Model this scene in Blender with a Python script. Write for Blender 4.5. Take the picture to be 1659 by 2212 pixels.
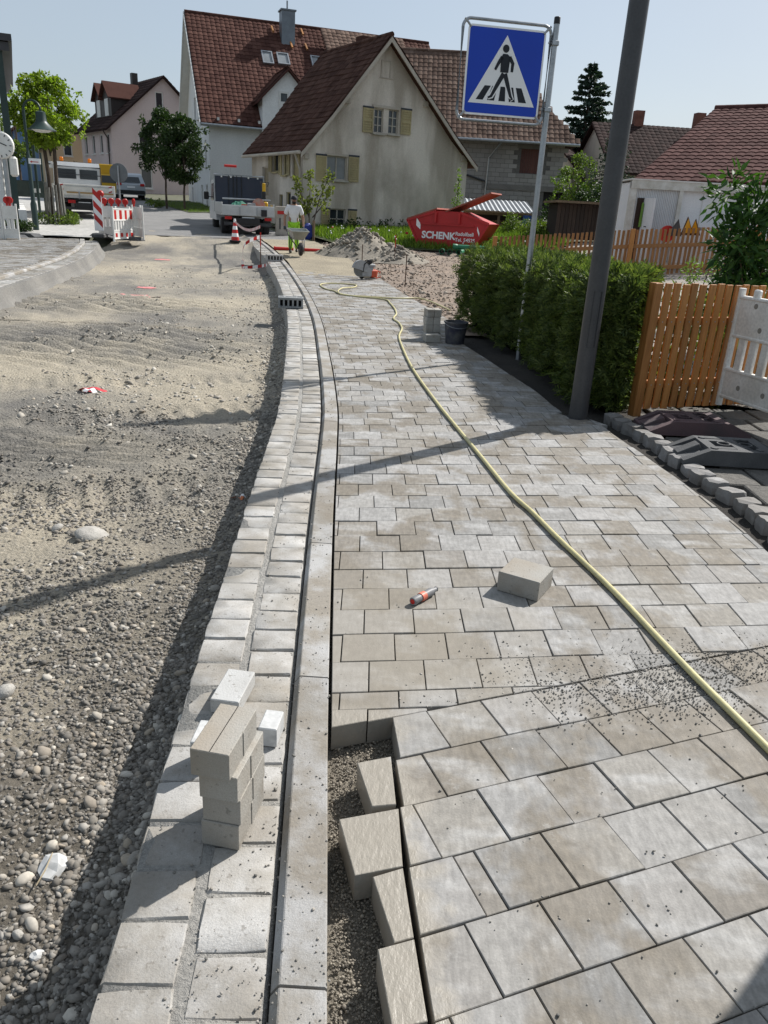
import bpy, bmesh, math, random
import numpy as np
from mathutils import Matrix, Vector
for o in list(bpy.data.objects): bpy.data.objects.remove(o)
S = bpy.context.scene; COL = S.collection
RND = random.Random(7); NR = np.random.default_rng(7)
rad = math.radians
# ------------------------------------------------------------------ camera, sky, sun, exposure
CH = 1.6; CF = 1660.; CX, CY = 829.5, 1106.; ROLL = rad(3.2); PITCH = rad(21.4728)   # photo measured on a 1659 x 2212 sheet
cam = bpy.data.cameras.new('camera'); camo = bpy.data.objects.new('camera', cam); COL.objects.link(camo)
cam.sensor_fit = 'HORIZONTAL'; cam.sensor_width = 36; cam.lens = 36*CF/1659; cam.clip_start = .05; cam.clip_end = 3000
fw = Vector((0, math.cos(PITCH), -math.sin(PITCH))); up0 = Vector((0, math.sin(PITCH), math.cos(PITCH))); r0 = Vector((1, 0, 0))
rc = r0*math.cos(ROLL)+up0*math.sin(ROLL); uc = -r0*math.sin(ROLL)+up0*math.cos(ROLL)
camo.matrix_world = Matrix(((rc.x, uc.x, -fw.x, 0), (rc.y, uc.y, -fw.y, 0), (rc.z, uc.z, -fw.z, CH), (0, 0, 0, 1)))
S.camera = camo
SUN_AZ = math.atan2(.717, .697); SUN_EL = rad(43)
W = bpy.data.worlds.new('World'); S.world = W; W.use_nodes = True
wn = W.node_tree; bg = wn.nodes['Background']; sky = wn.nodes.new('ShaderNodeTexSky'); sky.sky_type = 'NISHITA'; sky.sun_disc = False
sky.sun_elevation = SUN_EL; sky.sun_rotation = SUN_AZ; sky.altitude = 400; sky.air_density = 1.0; sky.dust_density = 2.5; sky.ozone_density = 1.5
veil = wn.nodes.new('ShaderNodeMix'); veil.data_type = 'RGBA'; cn = wn.nodes.new('ShaderNodeTexNoise'); cn.inputs['Scale'].default_value = 2.2; cn.inputs['Detail'].default_value = 6; cm = wn.nodes.new('ShaderNodeMapRange'); cm.inputs[3].default_value = .5; cm.inputs[4].default_value = .8; wn.links.new(cn.outputs['Fac'], cm.inputs[0]); wn.links.new(cm.outputs[0], veil.inputs[0]); veil.inputs[7].default_value = (3.75, 4.3, 4.8, 1)      # thin even high cloud over the whole sky
wn.links.new(sky.outputs[0], veil.inputs[6]); wn.links.new(veil.outputs[2], bg.inputs[0]); bg.inputs[1].default_value = .1
sl = bpy.data.lights.new('sun', 'SUN'); sl.energy = 5.0; sl.angle = rad(.55); sl.color = (1, .965, .915)
so = bpy.data.objects.new('sun', sl); COL.objects.link(so)
sdir = Vector((math.sin(SUN_AZ)*math.cos(SUN_EL), math.cos(SUN_AZ)*math.cos(SUN_EL), math.sin(SUN_EL)))
so.rotation_euler = sdir.to_track_quat('Z', 'Y').to_euler(); so.location = (20, 20, 30)
S.view_settings.view_transform = 'Standard'; S.view_settings.look = 'None'; S.view_settings.exposure = .44; S.view_settings.gamma = 1
S.render.resolution_x = 768; S.render.resolution_y = 1024
# ------------------------------------------------------------------ measuring helpers
def zg(x, y):      # the street rises gently towards the houses; the yard on the right rises too
    t = y-20.; z = .037*((t*t+4)**.5+t)/2-.001
    if y > 110: z = .037*90
    a = min(1, max(0, (x-2.6)/5.)); b = min(1, max(0, (y-14)/5.))
    return z+.5*a*a*(3-2*a)*b
def ray(x, y):
    u = (x-CX)/CF; v = -(y-CY)/CF
    return rc*u+uc*v+fw
def g(x, y, z=0.):
    d = ray(x, y); t = (z-CH)/d.z; return Vector((d.x*t, d.y*t, z))
def gt(x, y, off=0.):
    z = 0.
    for _ in range(25):
        p = g(x, y, z+off); z = .5*z+.5*zg(p.x, min(p.y, 120))
    return p
def at(x, y, Y):
    d = ray(x, y); t = Y/d.y; return Vector((d.x*t, Y, CH+d.z*t))
XPY = [-3, 0, 1.109, 1.482, 2.031, 2.965, 4.067, 5.473, 6.458, 8.691, 12.398, 17.152, 22.0, 27, 33, 40]
XPX = [.28, .05, -.054, -.086, -.134, -.205, -.283, -.372, -.447, -.70, -1.19, -2.01, -3.02, -4.32, -6.2, -8.8]
def xp(y):         # left edge of the paving = right edge of the kerb
    for i in range(1, len(XPY)-1):
        if y <= XPY[i+1] or i == len(XPY)-2:
            break
    if y < XPY[1]: i = 0
    j = max(i, 0); h = XPY[j+1]-XPY[j]; t = (y-XPY[j])/h
    def m(k):
        k0, k1 = max(k-1, 0), min(k+1, len(XPY)-1); return (XPX[k1]-XPX[k0])/(XPY[k1]-XPY[k0])
    a, b, c, d = XPX[j], XPX[j+1], m(j)*h, m(j+1)*h
    return (2*t**3-3*t*t+1)*a+(t**3-2*t*t+t)*c+(-2*t**3+3*t*t)*b+(t**3-t*t)*d
def xt(y): return (xp(y+.1)-xp(y-.1))/.2
XRY = [0, 3.78, 4.43, 5.03, 6.33, 6.48, 6.5, 7.67, 10.2, 12.73, 15.96, 21.37, 27.0, 33]
XRX = [2.2, 2.07, 2.05, 1.98, 1.79, 1.78, 1.56, 1.42, .93, .86, .23, -.72, -2.1, -4.1]
def xr(y): return float(np.interp(y, XRY, XRX))
def koff(y, d):    # point d metres left of the paving edge, square to the kerb line
    s = xt(y); L = math.hypot(1, s); return xp(y)-d*L
# ------------------------------------------------------------------ mesh helpers
class MB:
    def __init__(s): s.v = []; s.f = []
    def add(s, vs, fs):
        n = len(s.v); s.v += [tuple(p) for p in vs]; s.f += [tuple(i+n for i in f) for f in fs]; return s
    def box(s, c, d, rz=0, ch=0, rx=0, ry=0):
        c = Vector(c); x, y, z = d[0]/2, d[1]/2, d[2]/2
        Rm = Matrix.Rotation(rz, 3, 'Z') @ Matrix.Rotation(ry, 3, 'Y') @ Matrix.Rotation(rx, 3, 'X')
        if ch <= 0:
            P = [(a*x, b*y, e*z) for e in (-1, 1) for b in (-1, 1) for a in (-1, 1)]
            F = [(0, 2, 3, 1), (4, 5, 7, 6), (0, 1, 5, 4), (2, 6, 7, 3), (0, 4, 6, 2), (1, 3, 7, 5)]
            return s.add([c+Rm @ Vector(p) for p in P], F)
        bm = bmesh.new(); bmesh.ops.create_cube(bm, size=1)
        for v in bm.verts: v.co = Vector((v.co.x*2*x, v.co.y*2*y, v.co.z*2*z))
        bmesh.ops.bevel(bm, geom=list(bm.edges), offset=ch, segments=1, affect='EDGES', profile=.5)
        bm.verts.index_update()
        s.add([c+Rm @ v.co for v in bm.verts], [[v.index for v in f.verts] for f in bm.faces]); bm.free(); return s
    def prism(s, poly, n, flip=False):           # extrude closed 3-D polygon by vector n
        k = len(poly); P = [Vector(p) for p in poly]; n = Vector(n)
        return s.add(P+[p+n for p in P], [tuple(range(k))[::-1], tuple(range(k, 2*k))]+[(i, (i+1) % k, k+(i+1) % k, k+i) for i in range(k)])
    def tube(s, pts, r, seg=8, cap=True):
        pts = [Vector(p) for p in pts]; k = len(pts); rs = r if isinstance(r, (list, tuple)) else [r]*k
        V = []; ref = None
        for i, p in enumerate(pts):
            t = (pts[min(i+1, k-1)]-pts[max(i-1, 0)]).normalized()
            if ref is None: ref = Vector((0, 0, 1)) if abs(t.z) < .9 else Vector((1, 0, 0))
            a = t.cross(ref).normalized(); b = t.cross(a).normalized(); ref = a.cross(t) if False else ref
            for j in range(seg):
                q = 2*math.pi*j/seg; V.append(p+(a*math.cos(q)+b*math.sin(q))*rs[i])
        F = [(i*seg+j, i*seg+(j+1) % seg, (i+1)*seg+(j+1) % seg, (i+1)*seg+j) for i in range(k-1) for j in range(seg)]
        if cap: F += [tuple(range(seg))[::-1], tuple(range((k-1)*seg, k*seg))]
        return s.add(V, F)
    def lathe(s, prof, c=(0, 0, 0), seg=20, axis='Z', cap=True):
        V = []
        for r, h in prof:
            for j in range(seg):
                q = 2*math.pi*j/seg; p = (r*math.cos(q), r*math.sin(q), h)
                if axis == 'X': p = (p[2], p[0], p[1])
                if axis == 'Y': p = (p[0], p[2], p[1])
                V.append((p[0]+c[0], p[1]+c[1], p[2]+c[2]))
        k = len(prof); F = [(i*seg+j, i*seg+(j+1) % seg, (i+1)*seg+(j+1) % seg, (i+1)*seg+j) for i in range(k-1) for j in range(seg)]
        if cap: F += [tuple(range(seg))[::-1], tuple(range((k-1)*seg, k*seg))]
        return s.add(V, F)
    def mesh(s, name, m=None, smooth=False, recalc=True):
        me = bpy.data.meshes.new(name); me.from_pydata(s.v, [], s.f)
        if recalc:
            bm = bmesh.new(); bm.from_mesh(me); bmesh.ops.recalc_face_normals(bm, faces=bm.faces); bm.to_mesh(me); bm.free()
        if m: me.materials.append(m)
        if smooth:
            for p in me.polygons: p.use_smooth = True
            try: me.set_sharp_from_angle(angle=rad(42))
            except Exception: pass
        me.update(); return me
    def build(s, name, m, parent=None, smooth=False, recalc=True, loc=None):
        return link(name, s.mesh(name, m, smooth, recalc), parent, loc)
def link(name, me, parent=None, loc=None):
    o = bpy.data.objects.new(name, me); COL.objects.link(o)
    if parent: o.parent = parent
    if loc is not None: o.location = loc
    return o
def tag(o, label, cat, group=None):
    o['label'] = label; o['category'] = cat
    if group: o['group'] = group
    return o
def struct(o): o['kind'] = 'structure'; return o
def stuff(o): o['kind'] = 'stuff'; return o
def thing(name, label, cat, loc=(0, 0, 0), rz=0., group=None):
    o = bpy.data.objects.new(name, None); COL.objects.link(o); o.location = loc; o.rotation_euler = (0, 0, rz)
    o.empty_display_size = .2; return tag(o, label, cat, group)
def wm(o):
    m = o.matrix_basis.copy()
    while o.parent: o = o.parent; m = o.matrix_basis @ m
    return m
def pieces(parent, name, items, rest, limit=300):
    """items: (mesh, Matrix local to parent). The nearest become objects, the rest one joined part."""
    P = wm(parent); C0 = Vector((0, 0, CH))
    items = sorted(items, key=lambda t: ((P @ t[1].translation)-C0).length)
    for me, M4 in items[:limit]:
        o = link(name, me, parent); o.matrix_basis = M4
    if len(items) > limit:
        join_meshes(rest, items[limit:], parent)
def join_meshes(name, items, parent):
    V = []; F = []; n = 0; cache = {}
    for me, M4 in items:
        if me.name not in cache:
            co = np.array([v.co[:] for v in me.vertices]); cache[me.name] = (co, [tuple(p.vertices) for p in me.polygons])
        co, fs = cache[me.name]; A = np.array(M4); V.append(co @ A[:3, :3].T+A[:3, 3]); F += [tuple(i+n for i in f) for f in fs]; n += len(co)
    me2 = bpy.data.meshes.new(name); me2.from_pydata(np.vstack(V).tolist(), [], F)
    me2.materials.append(items[0][0].materials[0]); me2.update()
    return stuff(link(name, me2, parent))
def npmesh(name, V, F, m, parent=None, smooth=False):        # big vectorised mesh, F is (n,3) or (n,4)
    me = bpy.data.meshes.new(name); V = np.asarray(V, dtype=np.float32); F = np.asarray(F, dtype=np.int32); k = F.shape[1]
    me.vertices.add(len(V)); me.vertices.foreach_set('co', V.ravel()); me.loops.add(F.size); me.loops.foreach_set('vertex_index', F.ravel())
    me.polygons.add(len(F)); me.polygons.foreach_set('loop_start', np.arange(0, F.size, k, dtype=np.int32))
    if smooth: me.polygons.foreach_set('use_smooth', np.ones(len(F), dtype=bool))
    me.materials.append(m); me.update(calc_edges=True); me.validate(); return link(name, me, parent)
def clip(poly, p, n):            # keep side where (q-p).n >= 0, 2-D convex
    out = []
    for i in range(len(poly)):
        a, b = poly[i], poly[(i+1) % len(poly)]
        da = (a[0]-p[0])*n[0]+(a[1]-p[1])*n[1]; db = (b[0]-p[0])*n[0]+(b[1]-p[1])*n[1]
        if da >= 0: out.append(a)
        if da*db < 0: t = da/(da-db); out.append((a[0]+(b[0]-a[0])*t, a[1]+(b[1]-a[1])*t))
    return out
def area(p): return .5*abs(sum(p[i][0]*p[(i+1) % len(p)][1]-p[(i+1) % len(p)][0]*p[i][1] for i in range(len(p))))
# ------------------------------------------------------------------ materials
MATS = {}
class NT:
    def __init__(s, name):
        s.m = bpy.data.materials.new(name); s.m.use_nodes = True; s.t = s.m.node_tree; s.b = s.t.nodes['Principled BSDF']; s.pos = None
    def n(s, typ, **kw):
        nd = s.t.nodes.new(typ)
        for k, v in kw.items():
            if k.startswith('i_'):
                key = k[2:]; key = int(key) if key.isdigit() else key.replace('_', ' ')
                s.set(nd.inputs[key], v)
            else: setattr(nd, k, v)
        return nd
    def set(s, inp, v):
        if hasattr(v, 'node'): s.t.links.new(v, inp)
        elif isinstance(v, tuple) and len(v) == 3 and inp.type == 'RGBA': inp.default_value = (*v, 1)
        else: inp.default_value = v
    def P(s):
        if s.pos is None: s.pos = s.n('ShaderNodeNewGeometry').outputs['Position']
        return s.pos
    def obj(s): return s.n('ShaderNodeTexCoord').outputs['Object']
    def map(s, vec, sc=(1, 1, 1), rz=0): return s.n('ShaderNodeMapping', i_Vector=vec, i_Scale=sc, i_Rotation=(0, 0, rz)).outputs[0]
    def noise(s, scale, detail=5, vec=None, rough=.55): return s.n('ShaderNodeTexNoise', i_Vector=vec or s.P(), i_Scale=scale, i_Detail=detail, i_Roughness=rough).outputs['Fac']
    def voro(s, scale, vec=None, feature='F1', out='Distance'): return s.n('ShaderNodeTexVoronoi', feature=feature, i_Vector=vec or s.P(), i_Scale=scale).outputs[out]
    def ramp(s, fac, stops):
        r = s.n('ShaderNodeValToRGB', i_Fac=fac); e = r.color_ramp.elements
        while len(e) < len(stops): e.new(.5)
        for el, (p, c) in zip(e, stops): el.position = p; el.color = (*c, 1) if isinstance(c, tuple) else (c, c, c, 1)
        return r.outputs[0]
    def mix(s, fac, a, b, mode='MIX'):
        m = s.n('ShaderNodeMix', data_type='RGBA', blend_type=mode); s.set(m.inputs[0], fac); s.set(m.inputs[6], a); s.set(m.inputs[7], b); return m.outputs[2]
    def math(s, op, a, b=0.): return s.n('ShaderNodeMath', operation=op, i_0=a, i_1=b).outputs[0]
    def rnd(s):        # random per piece: works for separate objects and for islands of a joined mesh
        a = s.n('ShaderNodeObjectInfo').outputs['Random']; b = s.n('ShaderNodeNewGeometry').outputs['Random Per Island']
        return s.math('FRACT', s.math('ADD', a, b))
    def out(s, col, rough=.8, bump=None, bd=.01, metal=0, spec=.4):
        s.set(s.b.inputs['Base Color'], col); s.set(s.b.inputs['Roughness'], rough); s.b.inputs['Metallic'].default_value = metal
        s.b.inputs['Specular IOR Level'].default_value = spec
        if bump is not None: s.set(s.b.inputs['Normal'], s.n('ShaderNodeBump', i_Height=bump, i_Strength=1., i_Distance=bd).outputs[0])
        return s.m
def mat(name, c1, c2=None, scale=3., rough=.7, bump=.0, bscale=60, var=0., metal=0, spec=.4, fine=.25):
    if name in MATS: return MATS[name]
    k = NT(name); c2 = c2 or tuple(x*.8 for x in c1)
    col = k.ramp(k.noise(scale), [(.35, c1), (.68, c2)])
    f = k.noise(bscale, 4); col = k.mix(fine, col, k.ramp(f, [(.3, .25), (.7, 1.)]), 'MULTIPLY')
    if var: col = k.mix(1., col, k.ramp(k.rnd(), [(0, 1-var), (1, 1.)]), 'MULTIPLY')
    MATS[name] = k.out(col, rough, f if bump else None, bump, metal, spec); return MATS[name]
def glass(name, c=(.02, .025, .03)):
    return mat(name, c, tuple(x*1.6 for x in c), 1.2, .08, spec=.6, fine=0)
# ------------------------------------------------------------------ surface materials
def m_paver():
    k = NT('paver_concrete'); r = k.rnd()
    base = k.ramp(r, [(0, (.31, .302, .29)), (.16, (.23, .225, .215)), (.34, (.335, .327, .315)), (.52, (.285, .268, .24)), (.68, (.22, .197, .165)), (.84, (.35, .342, .332)), (1, (.19, .168, .138))])
    st = k.noise(3.2, 6, k.map(k.P(), (1, 2.6, 1), .5)); base = k.mix(k.ramp(st, [(.50, 0.), (.68, .7)]), base, (.43, .425, .415))
    br = k.noise(2.1, 5, k.map(k.P(), (1.3, 1, 1))); base = k.mix(k.ramp(br, [(.50, 0.), (.585, .85)]), base, (.185, .16, .125))
    base = k.mix(k.ramp(k.noise(11, 9, rough=.72), [(.60, 0.), (.72, .5)]), base, (.50, .495, .48))
    base = k.mix(.55, base, k.ramp(k.noise(70, 4, k.map(k.P(), (1, .22, 1), .7)), [(.32, .72), (.68, 1.2)]), 'MULTIPLY')
    f = k.noise(160, 3); base = k.mix(.3, base, k.ramp(f, [(.25, .35), (.75, 1.)]), 'MULTIPLY')
    base = k.mix(.5, base, k.ramp(k.noise(26, 5), [(.3, .6), (.7, 1.15)]), 'MULTIPLY')
    base = k.mix(k.ramp(k.voro(95), [(.0, .7), (.12, 0.)]), base, (.2, .19, .17))
    xyz = k.n('ShaderNodeSeparateXYZ', i_0=k.P()); X, Y = xyz.outputs[0], xyz.outputs[1]      # dried saw slurry along the cut
    d = k.math('SUBTRACT', X, k.math('ADD', k.math('MULTIPLY', Y, -.0901), .264)); d = k.math('ADD', d, k.math('MULTIPLY', k.math('SUBTRACT', k.noise(7, 5), .5), .34))
    sl = k.math('MULTIPLY', k.ramp(d, [(.0, 1.), (.07, 0.)]), k.ramp(k.math('MULTIPLY', Y, .25), [(.545, 1.), (.56, 0.)]))
    d2 = k.math('ADD', k.math('MULTIPLY', X, .5), k.math('MULTIPLY', k.math('SUBTRACT', k.noise(2.6, 5), .5), .9)); s2 = k.math('MULTIPLY', k.ramp(d2, [(.12, .6), (.3, 0.)]), k.ramp(k.math('MULTIPLY', Y, .1), [(.2, 0.), (.24, 1.), (.30, .8), (.36, 0.)]))
    base = k.mix(s2, base, (.25, .225, .185)); w = k.noise(34, 4, k.map(k.P(), (1.6, .7, 1)))
    base = k.mix(sl, base, k.mix(k.noise(22, 5), (.235, .212, .175), (.30, .275, .235)))
    ro = k.mix(sl, k.ramp(br, [(.5, .85), (.7, .6)]), (.42, .42, .42)); hgt = k.math('ADD', k.math('MULTIPLY', f, .12), k.math('MULTIPLY', k.math('MULTIPLY', w, sl), .5))
    return k.out(base, ro, hgt, .007)
def m_granite(name, a, b, dirt=(.235, .215, .18), heavy=0.):
    k = NT(name); f = k.noise(420, 2); col = k.mix(k.ramp(f, [(.38, 0.), (.6, 1.)]), a, b)
    col = k.mix(k.ramp(k.noise(1.7, 6), [(.47, 0.), (.66, .8)]), col, dirt)
    col = k.mix(k.ramp(k.noise(5.5, 6), [(.52, 0.), (.68, .55)]), col, tuple(x*.85 for x in dirt)); col = k.mix(k.ramp(k.noise(3.3, 5), [(.60, 0.), (.7, .5)]), col, (.55, .545, .53))
    col = k.mix(k.ramp(k.noise(55, 3), [(.62, 0.), (.7, .6)]), col, (.16, .145, .125))
    if heavy: col = k.mix(k.ramp(k.noise(2.3, 6, rough=.65), [(.44, 0.), (.57, heavy)]), col, k.mix(k.noise(90, 3), (.13, .112, .088), (.27, .235, .185)))
    col = k.mix(1., col, k.ramp(k.rnd(), [(0, .84), (1, 1.06)]), 'MULTIPLY')
    return k.out(col, .8, k.noise(140, 4), .0018)
def m_dirt():
    k = NT('road_subgrade'); big = k.noise(.42, 5, k.map(k.P(), (1, .8, 1), .6)); med = k.noise(1.9, 6)
    col = k.ramp(k.math('ADD', k.math('MULTIPLY', big, .8), k.math('MULTIPLY', med, .2)), [(.38, (.17, .16, .145)), (.45, (.24, .222, .19)), (.52, (.34, .305, .245)), (.60, (.42, .37, .285)), (.70, (.36, .32, .25))])
    f = k.noise(38, 8, rough=.78); col = k.mix(.85, col, k.ramp(f, [(.3, .38), (.5, .8), (.72, 1.25)]), 'MULTIPLY')
    xyz = k.n('ShaderNodeSeparateXYZ', i_0=k.P()); X, Y = xyz.outputs[0], xyz.outputs[1]      # damp gravelly band beside the gutter
    d = k.math('ADD', k.math('ADD', X, k.math('MULTIPLY', Y, .075)), k.math('ADD', k.math('MULTIPLY', k.math('SUBTRACT', k.noise(1.6, 5), .5), 1.6), 1.5))
    damp = k.math('MULTIPLY', k.ramp(d, [(.1, 0.), (.5, .85)]), k.ramp(k.math('MULTIPLY', Y, .1), [(.22, 1.), (.36, .45), (.5, 0.)])); col = k.mix(damp, col, (.105, .092, .075))
    v = k.voro(42); col = k.mix(k.ramp(v, [(.0, .55), (.3, 0.)]), col, (.42, .40, .36))
    return k.out(col, .95, k.math('ADD', f, k.math('MULTIPLY', v, -.5)), .02)
def m_sand(name, c1, c2, s=30):
    k = NT(name); f = k.noise(s, 6, rough=.7); col = k.mix(k.ramp(k.noise(1.1, 5), [(.35, 0.), (.65, 1.)]), c1, c2)
    col = k.mix(.7, col, k.ramp(f, [(.3, .5), (.7, 1.15)]), 'MULTIPLY'); return k.out(col, .95, f, .02)
def m_stone(name, cols):
    k = NT(name); col = k.ramp(k.rnd(), [(i/(len(cols)-1), c) for i, c in enumerate(cols)])
    f = k.noise(70, 4); col = k.mix(.4, col, k.ramp(f, [(.3, .5), (.7, 1.1)]), 'MULTIPLY'); return k.out(col, .85)
def m_plaster(name, c1, c2, streak=.5):
    k = NT(name); s = k.noise(.9, 6, k.map(k.obj(), (1, 1, .22))); b = k.noise(.35, 5, k.obj())
    col = k.mix(k.ramp(s, [(.42, 0.), (.62, streak)]), c1, c2); col = k.mix(k.ramp(b, [(.5, 0.), (.75, streak*.8)]), col, tuple(x*.72 for x in c2))
    f = k.noise(14, 5, k.obj()); col = k.mix(.3, col, k.ramp(f, [(.3, .6), (.7, 1.05)]), 'MULTIPLY'); return k.out(col, .92, k.noise(30, 5, k.obj()), .02)
def m_tile(name, a, b, c):
    k = NT(name); col = k.ramp(k.rnd(), [(0, a), (.5, b), (1, c)])
    col = k.mix(k.ramp(k.noise(1.4, 5), [(.5, 0.), (.75, .45)]), col, tuple(x*.5 for x in a)); f = k.noise(25, 4)
    col = k.mix(.4, col, k.ramp(f, [(.3, .5), (.7, 1.1)]), 'MULTIPLY'); return k.out(col, .92, f, .01, spec=.08)
def m_leaf(name, a, b, trans=.35):
    k = NT(name); col = k.ramp(k.rnd(), [(0, a), (1, b)]); m = k.out(col, .55, spec=.3)
    t = k.n('ShaderNodeBsdfTranslucent'); k.set(t.inputs[0], k.mix(1., col, (1., 1.15, .5), 'MULTIPLY')); mx = k.n('ShaderNodeMixShader'); mx.inputs[0].default_value = trans
    o = k.t.nodes['Material Output']; k.t.links.new(k.b.outputs[0], mx.inputs[1]); k.t.links.new(t.outputs[0], mx.inputs[2]); k.t.links.new(mx.outputs[0], o.inputs[0]); return m
def m_wood(name, a, b):
    k = NT(name); w = k.noise(6, 6, k.map(k.obj(), (9, 9, .7))); col = k.mix(k.ramp(w, [(.3, 0.), (.7, 1.)]), a, b)
    col = k.mix(1., col, k.ramp(k.rnd(), [(0, .72), (1, 1.1)]), 'MULTIPLY'); return k.out(col, .6, w, .004)
PAVER = m_paver(); SETT = m_granite('granite_sett', (.45, .44, .42), (.345, .335, .32), heavy=.55); KERB = m_granite('granite_kerb', (.41, .405, .395), (.285, .28, .275), heavy=.8)
DIRT = m_dirt(); SAND = m_sand('laying_sand', (.33, .285, .205), (.26, .225, .165)); GRIT = m_sand('bedding_grit', (.31, .275, .22), (.23, .205, .165), 90)
PLOT = m_sand('building_plot_soil', (.27, .205, .155), (.20, .16, .13), 14); EARTH = m_sand('dark_earth', (.05, .043, .036), (.03, .027, .024), 60)
MORTAR = m_sand('mortar', (.44, .425, .395), (.35, .335, .305), 70); HEAP = m_sand('heap_soil', (.30, .265, .215), (.20, .18, .15), 9)
CONC = m_sand('rough_concrete', (.24, .23, .21), (.17, .165, .155), 40)
STONES = m_stone('pebbles', [(.25, .23, .20), (.34, .31, .265), (.45, .42, .365), (.21, .19, .165), (.36, .305, .235), (.58, .55, .49)])
GRITS = m_stone('grit_stones', [(.13, .125, .115), (.19, .18, .16), (.27, .25, .22), (.42, .39, .35)])
ASPH = m_sand('asphalt', (.245, .24, .235), (.20, .197, .193), 60); GRASSM = m_sand('lawn_soil', (.07, .085, .03), (.05, .06, .025), 20)
YARD = m_sand('yard_gravel', (.34, .305, .265), (.28, .25, .22), 25); SLAB = m_sand('old_slabs', (.17, .16, .145), (.12, .115, .105), 30); GROUNDM = m_sand('ground_soil', (.12, .125, .075), (.10, .10, .07), 2)
LPAVE = m_sand('left_paving', (.46, .45, .43), (.40, .39, .37), 6)
WHITEP = mat('white_plastic', (.78, .77, .74), (.66, .65, .61), 4, .45); REDP = mat('red_plastic', (.55, .02, .015), (.42, .015, .012), 3, .35); GALV = mat('galvanised_steel', (.42, .44, .46), (.32, .335, .35), 8, .38, metal=.75)
DARKM = mat('dark_steel', (.05, .052, .055), (.035, .036, .04), 6, .5); RUBBER = mat('recycled_rubber', (.105, .107, .11), (.065, .067, .07), 5, .85, .004, 150); BLACK = mat('black_plastic', (.012, .012, .014), (.02, .02, .022), 5, .5)
BLUE = mat('sign_blue', (.002, .045, .44), (.002, .042, .41), 2, .35, fine=0); SWHITE = mat('sign_white', (.82, .82, .82), (.80, .80, .80), 2, .35, fine=0); SBLACK = mat('sign_black', (.006, .008, .014), None, 2, .4, fine=0)
RUST = mat('rusty_steel', (.10, .045, .025), (.06, .03, .02), 20, .9); WOOD = m_wood('larch_wood', (.52, .23, .065), (.35, .14, .035)); WOODB = m_wood('brown_fence_wood', (.36, .165, .055), (.24, .105, .035)); WOODD = m_wood('weathered_wood', (.22, .15, .09), (.13, .085, .05))
FRAMEW = mat('white_frame', (.72, .71, .68), (.66, .65, .62), 4, .5); PANE = glass('window_pane'); PANEL = glass('window_pane_pale', (.16, .17, .175))
def sheet(name, L, R, m, nu=8, nv=40, off=0., disp=None, kind='structure'):
    """a strip of ground between two polylines of (x, y) sampled evenly, following the terrain"""
    def samp(pl, t):
        d = [0]
        for i in range(1, len(pl)): d.append(d[-1]+math.dist(pl[i], pl[i-1]))
        q = t*d[-1]; return float(np.interp(q, d, [p[0] for p in pl])), float(np.interp(q, d, [p[1] for p in pl]))
    V = []; F = []
    for j in range(nv+1):
        a, b = samp(L, j/nv), samp(R, j/nv)
        for i in range(nu+1):
            x = a[0]+(b[0]-a[0])*i/nu; y = a[1]+(b[1]-a[1])*i/nu; z = zg(x, y)+off
            if disp: z += disp(x, y)
            V.append((x, y, z))
    F = [(j*(nu+1)+i, j*(nu+1)+i+1, (j+1)*(nu+1)+i+1, (j+1)*(nu+1)+i) for j in range(nv) for i in range(nu)]
    o = npmesh(name, V, F, m, smooth=True); o['kind'] = kind; return o
# ------------------------------------------------------------------ the setting: ground sheets
gx = [-400, -200, -100, -60, -40, -30]+list(np.arange(-24, 24.1, 2))+[30, 40, 60, 100, 200, 400]; gy = [-60, -20, -6, 0]+list(np.arange(2, 60, 2))+[65, 70, 80, 90, 105, 120, 200, 400, 900]
def gdrop(x, y): return -.5 if (-16 < x < 6 and y < 30) else -.13
V = [(x, y, zg(x, min(y, 120))+gdrop(x, y)) for y in gy for x in gx]; n = len(gx)
struct(npmesh('ground', V, [(j*n+i, j*n+i+1, (j+1)*n+i+1, (j+1)*n+i) for j in range(len(gy)-1) for i in range(n-1)], GROUNDM))
# value noise for displacement
_T = NR.random((64, 64))
def vn(x, y):
    xi, yi = math.floor(x), math.floor(y); fx, fy = x-xi, y-yi; fx = fx*fx*(3-2*fx); fy = fy*fy*(3-2*fy)
    a = _T[xi % 64, yi % 64]; b = _T[(xi+1) % 64, yi % 64]; c = _T[xi % 64, (yi+1) % 64]; d = _T[(xi+1) % 64, (yi+1) % 64]
    return (a*(1-fx)+b*fx)*(1-fy)+(c*(1-fx)+d*fx)*fy
def fbm(x, y): return vn(x, y)*.5+vn(x*2.1, y*2.1)*.27+vn(x*4.3, y*4.3)*.15+vn(x*9, y*9)*.08
RZ = -.29
LK = [gt(-330, 760), gt(-150, 690), gt(0, 622), gt(100, 588), gt(170, 562), gt(202, 543), gt(214, 528), gt(212, 520)]   # foot line of the kerb across the street
LK = [(p.x, p.y) for p in LK]
def lkx(y): return float(np.interp(y, [p[1] for p in LK], [p[0] for p in LK]))
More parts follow.
